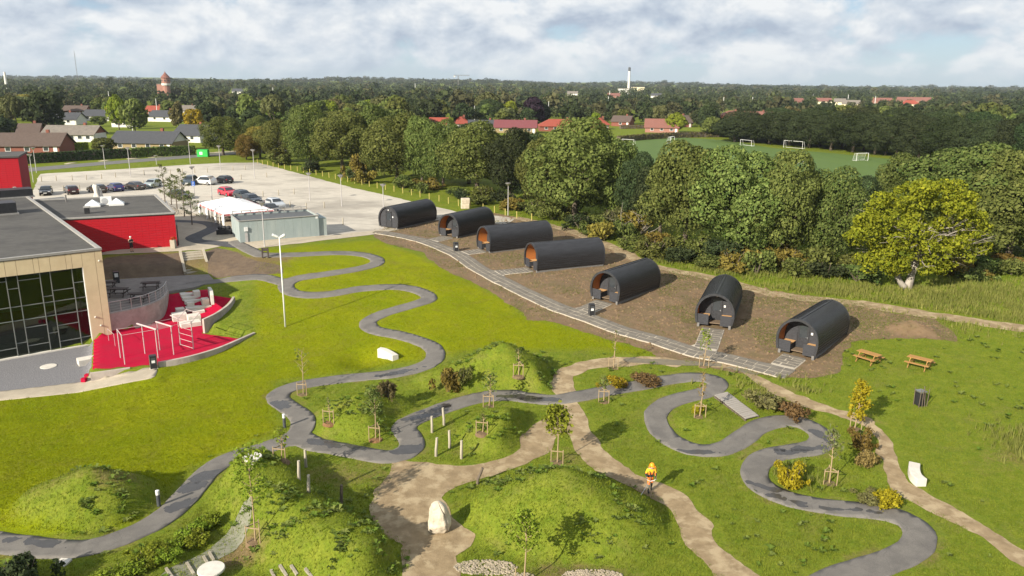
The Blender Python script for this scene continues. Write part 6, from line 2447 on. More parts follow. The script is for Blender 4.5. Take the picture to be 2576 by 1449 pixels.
def car_meshes(kind):
    """side profile lofted across the width; nose towards -Y"""
    if kind == 'suv':
        L, Wd, pr_, bt = 4.4, 1.84, [(-2.2, .45), (-2.18, .78), (-2.0, .95), (-1.05, 1.08), (-.45, 1.58), (.1, 1.68), (1.35, 1.66), (1.85, 1.42), (2.12, 1.02), (2.2, .85), (2.18, .45)], .32
    elif kind == 'sedan':
        L, Wd, pr_, bt = 4.5, 1.80, [(-2.25, .42), (-2.22, .66), (-2.0, .80), (-.95, .95), (-.25, 1.40), (.35, 1.45), (1.05, 1.36), (1.7, 1.04), (2.15, 1.0), (2.24, .84), (2.22, .42)], .28
    else:
        L, Wd, pr_, bt = 4.1, 1.76, [(-2.05, .42), (-2.02, .68), (-1.85, .82), (-.95, .98), (-.3, 1.42), (.25, 1.48), (1.3, 1.44), (1.72, 1.20), (1.98, .92), (2.05, .80), (2.03, .42)], .28
    wl_ = Wd / 2
    mb = MB()
    n = len(pr_)

    def wid(z, y):
        base = wl_ * (1 - .10 * max(0, (abs(y) - L * .36) / (L * .14)) ** 2)
        return base if z < .95 else base - (z - .95) * .42
    cols = []
    for s in (-1, -.9, 0, .9, 1):
        col = []
        for (y, z) in pr_:
            w = wid(z, y)
            zz = z - (.04 if abs(s) == 1 else 0) + (.025 if s == 0 and z > 1.2 else 0)
            col.append((s * w, y, zz))
        cols.append(col)
    vs = [v for c in cols for v in c]
    fs = []
    for c in range(4):
        for i in range(n - 1):
            fs.append((c * n + i, c * n + i + 1, (c + 1) * n + i + 1, (c + 1) * n + i))
    mb.add(vs, fs)
    # sides and underside
    for s, ci in ((-1, 0), (1, 4)):
        low = [(s * wl_ * .97, y, bt) for (y, z) in (pr_[0], pr_[-1])]
        idx = [ci * n + i for i in range(n)]
        o = len(mb.v)
        mb.v += low
        f = idx + [o + 1, o]
        mb.f.append(tuple(f if s > 0 else reversed(f)))
        mb.mi.append(0)
    o = len(mb.v)
    mb.v += [(-wl_ * .97, pr_[0][0], bt), (wl_ * .97, pr_[0][0], bt), (wl_ * .97, pr_[-1][0], bt), (-wl_ * .97, pr_[-1][0], bt)]
    mb.f += [(0, 4 * n, o + 1, o), (n - 1, o + 3, o + 2, 5 * n - 1), (o, o + 1, o + 2, o + 3)]
    mb.mi += [0, 0, 0]
    body = mb.mesh('body', [mat('white car paint', (.75, .75, .75), rough=.25, coat=.6)])
    # windows: windscreen, rear, sides as proud panes
    g = {}

    def quad(name, i0, i1, a, b, inset=.06, lift=.012):
        (y0, z0), (y1, z1) = pr_[i0], pr_[i1]
        d = Vector((0, y1 - y0, z1 - z0)).normalized()
        nn = Vector((0, -d.z, d.y))
        if nn.z < 0:
            nn = -nn
        q0 = Vector((0, y0, z0)) + d * a
        q1 = Vector((0, y1, z1)) - d * b
        w0, w1 = wid(q0.z, q0.y) * .9 - .05, wid(q1.z, q1.y) * .9 - .05
        m_ = MB()
        up = nn * (lift + .02)
        m_.add([(-w0, q0.y + up.y, q0.z + up.z), (w0, q0.y + up.y, q0.z + up.z), (w1, q1.y + up.y, q1.z + up.z), (-w1, q1.y + up.y, q1.z + up.z)], [(0, 1, 2, 3)])
        g[name] = m_.mesh(name, M_cglass)
    quad('windscreen', 3, 4, .05, .05)
    quad('rear_window', 6, 7, .06, .03)
    (ya, za), (yb, zb), (yc, zc_), (yd_, zd) = pr_[3], pr_[4], pr_[6], pr_[7]
    sw = MB()
    for s in (-1, 1):
        def sx(z):
            return s * (wid(z, 0) + .012)
        zb_ = .97
        pts = [(ya + .28, zb_ + .03), (yb + .05, zb - .10), (yc - .02, zc_ - .10), (yd_ - .05, max(zd - .08, zb_ + .05)), (yd_ - .02, zb_ + .03)]
        vs2 = [(sx(z), y, z) for y, z in pts]
        sw.add(vs2, [tuple(range(5)) if s > 0 else tuple(reversed(range(5)))])
    g['side_windows'] = sw.mesh('side_windows', M_cglass)
    hw_ = MB().box((0, 0, 0), (.36, .06, .13)).mesh('headlight', M_lampw)
    tw = MB().box((0, 0, 0), (.22, .06, .22)).mesh('tail_light', M_lampr)
    tyre = MB().lathe([(.20, -.10), (.31, -.105), (.33, -.06), (.33, .06), (.31, .105), (.20, .10)], 18).mesh('wheel', M_tyre)
    rim = MB().lathe([(.02, -.108), (.21, -.100), (.21, .100), (.02, .108)], 12).mesh('rim', M_rim)
    return dict(L=L, W=Wd, body=body, g=g, head=hw_, tail=tw, tyre=tyre, rim=rim, pr=pr_)


CM = {k: car_meshes(k) for k in ('suv', 'sedan', 'hatch')}
plate_me = MB().box((0, 0, 0), (.5, .02, .11)).mesh('licence_plate', M_plate)
mirror_me = MB().box((0, 0, 0), (.2, .10, .14)).mesh('mirror', M_blackmetal)


def car(u, v, rz, kind, col, label, metal=.3):
    c = CM[kind]
    p = G(u, v)
    e = thing('parked_car', label, 'car', p, rz, 'cars on the gravel car park')
    b = place('body', c['body'], e)
    m = mat('car paint %.3f %.3f %.3f' % col, col, tuple(x * .95 for x in col), rough=.28, metal=metal, coat=.7, scale=1)
    b.material_slots[0].link = 'OBJECT'
    b.material_slots[0].material = m
    for nm_, me_ in c['g'].items():
        place(nm_, me_, e)
    hl, hw = c['L'] / 2, c['W'] / 2
    for s in (-1, 1):
        place('headlight', c['head'], e, (s * (hw - .30), -hl + .07, .68))
        place('tail_light', c['tail'], e, (s * (hw - .18), hl - .05, .82))
        place('mirror', mirror_me, e, (s * (hw + .06), -.62, 1.0))
        for y in (-hl + .82, hl - .80):
            w = place('wheel', c['tyre'], e, (s * (hw - .10), y, .33))
            w.rotation_euler = (0, PI / 2, 0)
            place('rim', c['rim'], w)
    place('licence_plate', plate_me, e, (0, -hl - .005, .50))
    place('licence_plate', plate_me, e, (0, hl + .01, .62))
    return e


CARS = [(117, 489, 0, -.08, 'sedan', (.012, .012, .014), 'black saloon facing the hall at the end of the parking row'),
        (181, 487, 1, .15, 'hatch', (.035, .012, .014), 'dark maroon hatchback in the parking row'),
        (245, 484, 1, .45, 'hatch', (.05, .036, .026), 'dark brown hatchback half hidden by the white sculpture'),
        (291, 480, 1, .32, 'hatch', (.022, .026, .13), 'dark blue hatchback in the parking row'),
        (338, 476, 1, .6, 'sedan', (.075, .065, .06), 'grey brown saloon in the parking row'),
        (384, 471, 0, -.5, 'hatch', (.40, .46, .45), 'pale silver hatchback half hidden by the plaza pines'),
        (479, 464, 0, -.3, 'suv', (.06, .08, .095), 'slate grey people carrier in the far parking group'),
        (516, 464, 1, .8, 'suv', (.66, .66, .64), 'white crossover parked between two dark cars'),
        (563, 460, 1, .6, 'hatch', (.012, .012, .018), 'black hatchback at the end of the far parking group'),
        (573, 492, 0, .45, 'hatch', (.45, .006, .03), 'bright crimson hatchback behind the marquee'),
        (612, 500, 0, .45, 'hatch', (.03, .042, .05), 'dark teal hatchback parked beside the crimson one'),
        (634, 511, 0, .45, 'hatch', (.02, .026, .035), 'dark blue grey car half hidden by the marquee roof'),
        (693, 522, 0, .4, 'hatch', (.50, .53, .56), 'silver hatchback parked behind the shed'),
        (680, 536, 0, .4, 'sedan', (.014, .014, .016), 'black car half hidden behind the shed roof'),
        (452, 500, 0, .5, 'hatch', (.016, .018, .02), 'dark car hidden behind the plaza pines')]
for (u, v, back, da, k, c_, lb) in CARS:
    car(u, v, math.atan2(U0 - u, F) + (PI if back else 0) + da, k, c_, lb, metal=.0 if c_[0] > .6 or c_[0] == .45 else .3)

# plaza pines and bicycles
M_needle = leaf_mat('pine needles', (.085, .105, .032), (.16, .17, .06), var=.15)
for (u, v, vt, W) in ((417, 527, 412, 1.5), (446, 532, 440, 1.3), (465, 552, 424, 1.4), (484, 573, 480, 1.1), (432, 520, 450, 1.2)):
    p = Vector(at(u, v, 3.55))
    Hp = height_px(p, vt)
    rr = np.random.default_rng(int(u))
    e = thing('pine', 'slender open-branched young pine on the paved plaza', 'tree', p, 0, 'young pines on the plaza')
    mb = MB()
    mb.tube([(0, 0, -.1), (.06, 0, Hp * .5), (.0, 0, Hp)], [.09, .06, .015], 7)
    cl = []
    for k in range(16):
        f = .28 + .72 * k / 16
        a = k * 2.4
        L = W * (1.15 - f) * 1.3 + .15
        en = Vector((math.cos(a) * L, math.sin(a) * L, Hp * f + L * .35))
        mb.tube([(0, 0, Hp * f - .1), en], [.03, .008], 5)
        for t in (.55, .8, 1.0):
            cl.append((en.x * t, en.y * t, Hp * f + (L * .35) * t, .24, .8))
    mb.build('trunk', M_bark, e)
    place('needles', leaf_mesh('needles', *leaf_arrays(rr, cl, 620, .20, up=.3, jit=.9, cull=.2, aspect=.4), M_needle), e)
tm = MB()
n = 18
tm.tube([(math.cos(2 * PI * k / n) * .33, 0, .34 + math.sin(2 * PI * k / n) * .33) for k in range(n + 1)], .022, 6, caps=False)
wheel_me = tm.mesh('wheel', M_tyre)
for k, (u, v, cc) in enumerate(((402, 515, (.3, .03, .03)), (414, 522, (.03, .08, .2)), (424, 531, (.25, .25, .26)), (436, 540, (.02, .02, .02)), (444, 548, (.2, .2, .22)))):
    p = Vector(at(u, v, 3.55))
    e = thing('bicycle', ['red', 'blue', 'silver', 'black', 'pale grey'][k] + ' bicycle parked beside the red wing', 'bicycle', p, .3 + .15 * k, 'bicycles beside the red wing')
    place('wheel', wheel_me, e, (-.52, 0, 0))
    place('wheel', wheel_me, e, (.52, 0, 0))
    mb = MB()
    for a, b in (((-.52, 0, .34), (-.2, 0, .82)), ((-.2, 0, .82), (.38, 0, .86)), ((-.08, 0, .36), (.36, 0, .80)), ((-.52, 0, .34), (-.08, 0, .36)), ((-.08, 0, .36), (-.22, 0, .92)), ((.52, 0, .34), (.36, 0, .98))):
        mb.tube([a, b], .022, 6)
    mb.build('bike_frame', mat('bike paint %d' % k, cc, rough=.4), e)
    MB().tube([(.30, -.28, 1.02), (.37, 0, .99), (.30, .28, 1.02)], .017, 6).build('handlebar', M_blackmetal, e)
    MB().box((-.24, 0, .95), (.26, .13, .05)).build('saddle', M_blackmetal, e, bevel=.02)
# ------------------------------------------------------------------ the suburb beyond
ROOFS = dict(
    slate=mat('slate roof', (.040, .042, .048), (.055, .057, .062), rough=.75, scale=2), brown=mat('brown tiles', (.075, .052, .042), (.10, .072, .058), rough=.9, scale=2),
    grey=mat('grey brown fibre cement', (.18, .155, .13), (.13, .115, .098), rough=.95, scale=1.2), red=mat('red tiles', (.26, .055, .032), (.21, .045, .027), rough=.85, scale=2),
    maroon=mat('maroon tiles', (.16, .045, .05), (.13, .038, .042), rough=.85, scale=2), redbrown=mat('red brown tiles', (.20, .085, .065), (.16, .068, .052), rough=.9, scale=2))
WALLS = dict(
    white=mat('white render', (.62, .60, .56), (.56, .54, .50), rough=.9, scale=1), brick=mat('red brick wall', (.21, .075, .05), (.17, .06, .042), rough=.95, scale=3),
    yellow=mat('yellow brick wall', (.27, .21, .11), (.22, .17, .09), rough=.95, scale=3), pink=mat('pink brick wall', (.30, .15, .115), (.25, .125, .095), rough=.95, scale=3),
    cream=mat('cream render', (.70, .62, .42), (.64, .56, .38), rough=.9, scale=1))
HB = []


def house(u, v, wpx, dep, rz, roof, wall, label, wh=2.4, rh=2.3, gable=None, chim=True, nwin=4, L=None, hip=False):
    p = G(u, v)
    dd = depth_of(p)
    L = L or wpx * dd / F
    e = thing('house', label, 'house', p, rz)
    W = dep
    mr, mw = ROOFS[roof], WALLS[wall]
    MB().box((0, W / 2, wh / 2 - .2), (L, W, wh + .4)).build('wall', mw, e)
    hl, ov = L / 2, .5
    if not hip:
        for s in (-1, 1):
            g = MB()
            x = s * (hl - .1)
            g.add([(x, 0, wh), (x, W, wh), (x, W / 2, wh + rh), (x + s * .1, 0, wh), (x + s * .1, W, wh), (x + s * .1, W / 2, wh + rh)], [(0, 1, 2), (5, 4, 3), (0, 3, 4, 1), (1, 4, 5, 2), (2, 5, 3, 0)])
            g.build('gable', WALLS[gable] if gable else mw, e)
    r_ = MB()
    k = rh / (W / 2)
    rx = hl + ov
    ix = rx if not hip else rx - W * .5
    vs = [(-rx, -ov, wh - ov * k), (rx, -ov, wh - ov * k), (ix, W / 2, wh + rh + .08), (-ix, W / 2, wh + rh + .08), (rx, W + ov, wh - ov * k), (-rx, W + ov, wh - ov * k)]
    vs += [(a, b, c - .16) for a, b, c in vs]
    r_.add(vs, [(0, 1, 2, 3), (3, 2, 4, 5), (7, 6, 9, 8), (8, 9, 11, 10), (0, 6, 7, 1), (4, 10, 11, 5), (1, 7, 8, 2), (2, 8, 10, 4), (0, 3, 9, 6), (3, 5, 11, 9)] + ([(1, 4, 2), (0, 3, 5)] if hip else []))
    ro = r_.build('roof', mr, e)
    if chim:
        MB().box((L * .22, W / 2 + .3, wh + rh + .25), (.7, .7, 1.1)).build('chimney', WALLS['brick'], ro)
    wm = MB().box((0, 0, 0), (1.3, .10, 1.15)).mesh('window', M_white)
    pm_ = MB().box((0, -.03, 0), (1.08, .08, .93)).mesh('pane', M_glassdark)
    for i in range(nwin):
        x = -hl + L * (i + .7) / (nwin + .4)
        w = place('window', wm, e, (x, -.03, wh * .58))
        place('pane', pm_, w)
    MB().box((hl - .9, -.03, 1.0), (.9, .1, 2.0)).build('door', M_white, e)
    uu = [proj(e_)[0] for e_ in ((p.x - L / 2, p.y, p.z), (p.x + L / 2, p.y, p.z))]
    HB.append((min(uu), max(uu), proj((p.x, p.y + W / 2, p.z + wh + rh))[1], v, dd, p.x, p.y, max(L, W) * .6))
    return e


# left: bungalows behind the road hedge
house(70, 389, 150, 10, .16, 'brown', 'brick', 'red brick bungalow with dark brown roof just behind the road hedge', nwin=3, rh=2.6)
house(172, 357, 126, 8.5, .05, 'grey', 'white', 'long bungalow with weathered grey corrugated roof and white windows', nwin=6, rh=2.2, gable='brick')
house(356, 380, 160, 9, -.08, 'slate', 'yellow', 'bungalow of yellow brick with slate roof and white gable beside the hedge', gable='white', nwin=4, rh=2.5)
house(470, 358, 78, 9, -.25, 'slate', 'white', 'white gabled bungalow with slate roof next to a large green tree', gable='white', nwin=2, rh=2.6)
house(145, 314, 92, 9, .05, 'slate', 'white', 'slate roofed white bungalow beyond the weathered grey one', nwin=3)
house(242, 304, 68, 9, 0, 'slate', 'white', 'white walled bungalow with a broad slate roof left of golden trees', nwin=3)
house(306, 320, 50, 8, 0, 'brown', 'white', 'small cream white house with brown roof behind golden trees', nwin=2)
house(402, 306, 66, 9, -.2, 'slate', 'white', 'slate roofed house behind the tall flagpole', nwin=2)
house(386, 290, 40, 8, 0, 'red', 'brick', 'house with a dark red tiled roof among the trees', nwin=2)
house(186, 290, 54, 9, .1, 'brown', 'brick', 'brown roofed brick house among dark trees', nwin=2)
house(475, 288, 34, 8, .2, 'grey', 'white', 'pale house with grey roof half hidden by trees', nwin=2)
house(72, 352, 46, 8, .3, 'brown', 'brick', 'brown roofed house with a brick chimney behind the bungalows', nwin=1)
# middle: behind the tree row
house(1100, 327, 44, 8, -.1, 'red', 'white', 'white house with a bright red roof beyond the tree row', nwin=4, chim=False)
house(1166, 324, 34, 8, .3, 'red', 'white', 'small house with bright red hipped roof beyond the tree row', nwin=1, hip=True)
house(1216, 330, 74, 8, 0, 'slate', 'white', 'long house with a flat dark slate roof beyond the tree row', nwin=3, rh=1.8)
house(1296, 335, 104, 9, -.05, 'maroon', 'yellow', 'long house with a maroon tiled roof and yellow brick gable', nwin=4, rh=2.4)
house(1408, 331, 100, 9, .06, 'red', 'brick', 'long house with several bright red hips beyond the tree row', nwin=4, hip=True)
house(1516, 326, 34, 8, .2, 'red', 'brick', 'red hipped house half hidden by the tallest tree', nwin=1, hip=True)
house(1664, 334, 82, 9, -.2, 'redbrown', 'pink', 'pink brick house with red brown roof and chimney near the pitch', nwin=3, rh=3.0)
house(1722, 320, 40, 9, .3, 'brown', 'brick', 'brown roofed house beside the pink brick one', nwin=1, rh=2.8)
house(1560, 318, 46, 9, -.4, 'brown', 'brick', 'dark brown roofed house behind bare hedges near the pitch', nwin=1)
house(1846, 300, 50, 9, .1, 'redbrown', 'brick', 'red tiled house beyond the dark wood edge', nwin=2, hip=True)
house(1906, 302, 74, 9, -.1, 'redbrown', 'pink', 'wide red tiled house with pink gable beyond the dark wood edge', nwin=2, gable='pink')
# far right
for (u, v, w, rf_, wl_, lb, hp_) in ((2010, 263, 30, 'redbrown', 'pink', 'distant pink brick house with a red brown roof', False), (2074, 262, 38, 'redbrown', 'cream', 'distant cream house under a red brown roof', False),
                               (2112, 264, 26, 'grey', 'cream', 'distant cream gabled house', False), (2222, 261, 44, 'redbrown', 'pink', 'distant long house with a red brown roof before the wood', False),
                               (2300, 258, 78, 'redbrown', 'pink', 'distant long pink brick block', False), (2140, 270, 40, 'grey', 'cream', 'distant low pale house with grey roof', False),
                               (2290, 270, 40, 'red', 'cream', 'distant red roofed house before the long brick block', True), (1545, 246, 30, 'redbrown', 'pink', 'distant red roofed house left of the tall chimney', False),
                               (1650, 246, 26, 'slate', 'white', 'distant slate roofed white house right of the tall chimney', False), (1440, 240, 26, 'grey', 'white', 'distant pale house in the wooded town', False),
                               (595, 236, 24, 'slate', 'white', 'distant white gable with slate roof among far trees', False)):
    house(u, v, w, 9, random.uniform(-.4, .4), rf_, wl_, lb, nwin=2, chim=False, hip=hp_, rh=3.2, wh=3.4)

# landmarks ------------------------------------------------------------


def far_pt(u, Y):
    x = (u - U0) / F * Y * math.cos(PITCH) * 1.0
    for _ in range(6):
        uu = proj((x, Y, 10))[0]
        x += (u - uu) * Y / F
    return Vector((x, Y, hp((x, Y))))


p = far_pt(421, 640)
Ht = height_px(p, 179)
e = thing('water_tower', 'brick water tower with a pointed red roof above the trees', 'water tower', p)
MB().lathe([(3.0, -1), (2.7, Ht * .52), (2.7, Ht * .55)], 12).build('shaft', WALLS['pink'], e)
MB().lathe([(3.1, Ht * .55), (3.5, Ht * .58), (3.5, Ht * .62)], 12).build('gallery', WALLS['white'], e)
MB().lathe([(3.3, Ht * .62), (3.3, Ht * .80)], 12).build('tank', WALLS['pink'], e)
wmm = MB().box((0, 0, 0), (.8, .2, 1.3)).mesh('window', M_glassdark)
for k in range(8):
    a = k * PI / 4 + .2
    o = place('window', wmm, e, (math.cos(a) * 3.3, math.sin(a) * 3.3, Ht * .71), a + PI / 2)
MB().lathe([(3.9, Ht * .79), (3.7, Ht * .80), (1.9, Ht * .885), (.3, Ht * .965), (.12, Ht)], 12).build('roof', ROOFS['redbrown'], e)
p2 = far_pt(412, 645)
e = thing('tower_annex', 'pink brick block standing beside the water tower', 'building', p2)
MB().box((0, 0, Ht * .28), (7, 6, Ht * .62)).build('wall', WALLS['pink'], e)
MB().box((0, 0, Ht * .60), (7.4, 6.4, .4)).build('roof', ROOFS['grey'], e)

p = far_pt(1581, 1500)
Hc = height_px(p, 169)
e = thing('chimney', 'tall slender white chimney with a dark top on the horizon', 'chimney', p)
MB().lathe([(2.6, -2), (2.0, Hc * .8), (1.9, Hc * .86)], 16).build('stack', WALLS['white'], e)
MB().lathe([(2.3, Hc * .86), (2.3, Hc * .98), (1.6, Hc)], 16).build('stack_top', M_darkpost, e)
e = thing('factory', 'low pale works buildings at the foot of the tall chimney', 'building', far_pt(1592, 1480))
MB().box((-14, 0, 5), (26, 16, 11)).build('hall', WALLS['white'], e)
MB().box((10, 6, 6.5), (22, 18, 14)).build('hall', WALLS['cream'], e)
MB().box((-14, 0, 10.9), (27, 17, .6)).build('roof', ROOFS['grey'], e)
MB().box((10, 6, 13.9), (23, 19, .6)).build('roof', ROOFS['grey'], e)
p = far_pt(1153, 1700)
Hk = height_px(p, 188)
e = thing('tower_crane', 'tower crane with a long level jib on the far ridge', 'crane', p)
mb = MB()
for s in (-1, 1):
    for t in (-1, 1):
        mb.bar((s * .9, t * .9, -2), (s * .9, t * .9, Hk - 2), .35)
for k in range(int(Hk / 3)):
    mb.bar((-.9, -.9, k * 3), (.9, -.9, k * 3 + 3), .25)
    mb.bar((.9, .9, k * 3), (-.9, .9, k * 3 + 3), .25)
mb.build('tower', M_beam, e)
mb = MB()
for z, y in ((0, -.8), (0, .8), (1.6, 0)):
    mb.bar((-9, y, Hk - 2 + z), (24, y, Hk - 2 + z), .35)
for k in range(16):
    mb.bar((-9 + k * 2, -.8, Hk - 2), (-8 + k * 2, 0, Hk - .4), .2)
    mb.bar((-8 + k * 2, 0, Hk - .4), (-7 + k * 2, .8, Hk - 2), .2)
mb.build('jib', M_beam, e)
MB().box((-8, 0, Hk - 3.4), (3, 1.8, 2.4)).build('counterweight', M_concrete, e)
p = far_pt(198, 1400)
Hr = height_px(p, 115)
e = thing('radio_mast', 'thin lattice radio mast rising above the horizon trees', 'mast', p)
mb = MB()
for k in range(3):
    a = k * 2 * PI / 3
    mb.bar((math.cos(a) * .55, math.sin(a) * .55, -1), (math.cos(a) * .55, math.sin(a) * .55, Hr * .93), .18)
for k in range(int(Hr * .93 / 2.5)):
    a = (k % 3) * 2 * PI / 3
    b = a + 2 * PI / 3
    mb.bar((math.cos(a) * .55, math.sin(a) * .55, k * 2.5), (math.cos(b) * .55, math.sin(b) * .55, k * 2.5 + 2.5), .14)
mb.build('lattice', M_beam, e)
MB().tube([(0, 0, Hr * .92), (0, 0, Hr)], .2, 6).build('antenna', M_beam, e)
p = far_pt(18, 900)
e = thing('chimney', 'short pale chimney above the trees left of the radio mast', 'chimney', p)
MB().lathe([(1.5, -1), (1.2, height_px(p, 181))], 12).build('stack', WALLS['white'], e)

# flagpoles of the gardens
for (u, v, vt) in ((334, 330, 279), (397, 300, 250), (280, 296, 232), (1329, 316, 261), (1379, 320, 257), (1194, 306, 268), (1745, 300, 268), (1818, 284, 246), (1890, 290, 246), (1910, 292, 264), (1533, 256, 230), (1045, 240, 212), (688, 250, 222), (2132, 262, 240), (2200, 268, 244), (2044, 256, 236), (1530, 268, 245)):
    p = G(u, v)
    Hf = height_px(p, vt)
    e = thing('flagpole', 'slim white garden flagpole among the houses', 'flagpole', p, 0, 'white flagpoles in the gardens')
    s = max(.06, depth_of(p) * .00042)
    MB().tube([(0, 0, -.2), (0, 0, Hf)], [s * 1.1, s * .7], 7).build('pole', M_white, e)
    MB().lathe([(.02, Hf), (s * 1.4, Hf + s), (.02, Hf + s * 2.4)], 8).build('finial', M_white, e)

# goals on the pitch
M_net = mat('netting', (.42, .45, .43), (.36, .39, .37), rough=.9)


def goal(a, b, vt, label, net=False):
    p, q = G(*a), G(*b)
    Hg = min(max(height_px(p, vt), 1.6), 2.5)
    e = thing('football_goal', label, 'goal', p, 0, 'goals on the football pitch')
    d = q - p
    back = Vector((-d.y, d.x, 0)).normalized() * 1.4
    for s in (Vector((0, 0, 0)), d):
        MB().tube([s + Vector((0, 0, -.1)), s + Vector((0, 0, Hg))], .055, 8).build('post', M_white, e)
    MB().tube([Vector((0, 0, Hg)), d + Vector((0, 0, Hg))], .055, 8).build('crossbar', M_white, e)
    mb = MB()
    for s in (Vector((0, 0, 0)), d):
        mb.tube([s + Vector((0, 0, Hg)), s + back * .6 + Vector((0, 0, Hg)), s + back + Vector((0, 0, .05)), s + Vector((0, 0, .05))], .028, 6)
    mb.tube([back + Vector((0, 0, .05)), d + back + Vector((0, 0, .05))], .04, 6)
    mb.build('back_stay', M_white, e)
    if net:
        mb = MB()
        for k in range(19):
            f = k / 18
            s = d * f
            mb.tube([s + Vector((0, 0, Hg)), s + back * .6 + Vector((0, 0, Hg)), s + back + Vector((0, 0, .05))], .012, 4)
        for k in range(9):
            f = k / 8
            a_ = Vector((0, 0, Hg)) + back * .6 + (back * .4 + Vector((0, 0, .05 - Hg))) * f
            mb.tube([a_, a_ + d], .012, 4)
        mb.build('net', M_net, e)
    return e


goal((1971, 371), (2018, 375), 353, 'white full size goal in front of the dark wood edge')
goal((1862, 365), (1890, 368), 351, 'white goal at the far corner of the pitch without a net')
goal((1564, 362), (1594, 364), 350, 'white goal partly covered by the tree row')
goal((1686, 361), (1696, 359), 345, 'white goal with net seen from its side near the hedge', True)
goal((2154, 405), (2183, 404), 386, 'white netted goal standing alone on the near half of the pitch', True)
goal((2008, 412), (2020, 411), 389, 'white netted goal half hidden behind a tree crown', True)


# hedges ----------------------------------------------------------------
def hedge(pts, hh, th, m, name, label, n=1600, size=.5):
    P = spline([tuple(G(u, v)[:2]) for u, v in pts], 1.2)
    o0 = Vector((P[0][0], P[0][1], hp(P[0])))
    cl = []
    rr = np.random.default_rng(int(pts[0][0] + 900))
    core = MB()
    for a, b in zip(P[:-1], P[1:]):
        core.bar((a[0] - o0.x, a[1] - o0.y, hp(a) - o0.z + hh * .46), (b[0] - o0.x, b[1] - o0.y, hp(b) - o0.z + hh * .46), th * .8, hh * .92)
    T = np.concatenate([[0], np.cumsum(np.linalg.norm(np.diff(P, axis=0), axis=1))])
    s = rr.uniform(0, T[-1], n)
    x, y = np.interp(s, T, P[:, 0]), np.interp(s, T, P[:, 1])
    ca = np.arctan2(P[-1][1] - P[0][1], P[-1][0] - P[0][0])
    nrm = np.array([-math.sin(ca), math.cos(ca)])
    f = rr.uniform(-1, 1, n)
    top = rr.uniform(size=n) < .4
    off = np.where(top, f * th / 2, np.sign(f) * th / 2)
    zz = np.where(top, hh, rr.uniform(0, hh, n)) + rr.normal(0, .05, n)
    pos = np.stack([x + nrm[0] * off - o0.x, y + nrm[1] * off - o0.y, h(x, y) - o0.z + zz], 1)
    nn = np.where(top[:, None], np.array([[0, 0, 1.]]), np.stack([nrm[0] * np.sign(f), nrm[1] * np.sign(f), np.zeros(n)], 1)) + rr.normal(size=(n, 3)) * .45
    nn /= np.linalg.norm(nn, axis=1)[:, None]
    t = np.cross(nn, rr.normal(size=(n, 3)))
    t /= np.linalg.norm(t, axis=1)[:, None]
    s2 = np.cross(nn, t)
    a_ = size * .5 * rr.uniform(.6, 1.4, n)[:, None]
    V = np.stack([pos - t * a_, pos - s2 * a_ * .7 + nn * a_ * .2, pos + t * a_, pos + s2 * a_ * .7 + nn * a_ * .2], 1).reshape(-1, 3)
    rn = np.repeat(np.clip(rr.normal(.45, .25, n), 0, 1), 4)
    e = thing(name, label, 'hedge', o0)
    core.build('branches', M_bark, e)
    place('foliage', leaf_mesh('foliage', V, rn, LM[m]), e)


hedge([(40, 413), (120, 409), (200, 404), (322, 397)], 2.1, 1.6, 'dark', 'clipped_hedge', 'dark clipped hedge along the far side of the road', 2600, .55)
hedge([(328, 397), (400, 393), (490, 389)], 2.1, 2.0, 'green', 'bushy_hedge', 'bushier green hedge continuing the clipped one along the road', 1800, .65)
hedge([(150, 380), (222, 376)], 1.8, 1.0, 'lime', 'garden_hedge', 'light green garden hedge beside the brick bungalow', 900, .5)
hedge([(1555, 357), (1640, 350), (1720, 346), (1840, 344)], 1.9, 1.8, 'brownleaf', 'pitch_hedge', 'brownish clipped hedge at the far side of the football pitch', 2400, .6)
hedge([(1560, 324), (1640, 323), (1720, 320)], 1.6, 1.4, 'ochre', 'house_hedge', 'low ochre hedge before the pink brick house', 900, .5)

# trees of the suburb -----------------------------------------------------
SPEC = [('weep', 38, 342, 232, 34, 'pale', 'pale weeping willow beside dark trees'), ('mid0', 118, 342, 220, 50, 'dark', 'broad dark tree beside the weeping willow'), ('mid1', 300, 326, 240, 27, 'lime', 'golden green tree behind the bungalows'),
        ('mid3', 341, 336, 246, 34, 'olive', 'olive tree in front of the golden green one'), ('mid4', 488, 332, 270, 26, 'gold', 'bright lime yellow tree among the gardens'), ('big1', 562, 390, 292, 62, 'green', 'large bushy green tree at the end of the road hedge'),
        ('mid5', 262, 388, 346, 32, 'olive', 'small olive tree beside the yellow brick bungalow'), ('weep', 692, 338, 230, 34, 'pale', 'pale hanging birch beyond the car park'), ('mid2', 625, 330, 232, 30, 'olive', 'tall narrow tree left of the hanging birch'),
        ('mid1', 450, 326, 256, 20, 'brownleaf', 'brownish slender tree beside the lime yellow one'), ('mid0', 4, 350, 292, 42, 'dark', 'dark bushy tree at the corner house'), ('mid2', 1342, 322, 240, 36, 'purple', 'dark purple copper beech among the houses'),
        ('big3', 1235, 316, 250, 40, 'dark', 'dark round tree behind the red roofs'), ('mid3', 1075, 322, 248, 46, 'dark', 'very dark dense tree left of the first red roof'), ('mid1', 1700, 334, 284, 26, 'lime', 'yellow green tree beside the pink brick house'),
        ('mid4', 1790, 345, 290, 30, 'olive', 'olive tree by the corner of the pitch'), ('mid5', 140, 330, 296, 26, 'green', 'small round tree between two bungalows'), ('mid0', 250, 318, 290, 22, 'green', 'small tree before a slate roof'),
        ('big2', 620, 402, 340, 30, 'ochre', 'yellowing tree at the far corner of the car park'), ('mid3', 95, 318, 282, 20, 'olive', 'round garden tree behind the brown roofed house'), ('big0', 650, 375, 290, 42, 'green', 'green tree between the hanging birch and the car park')]
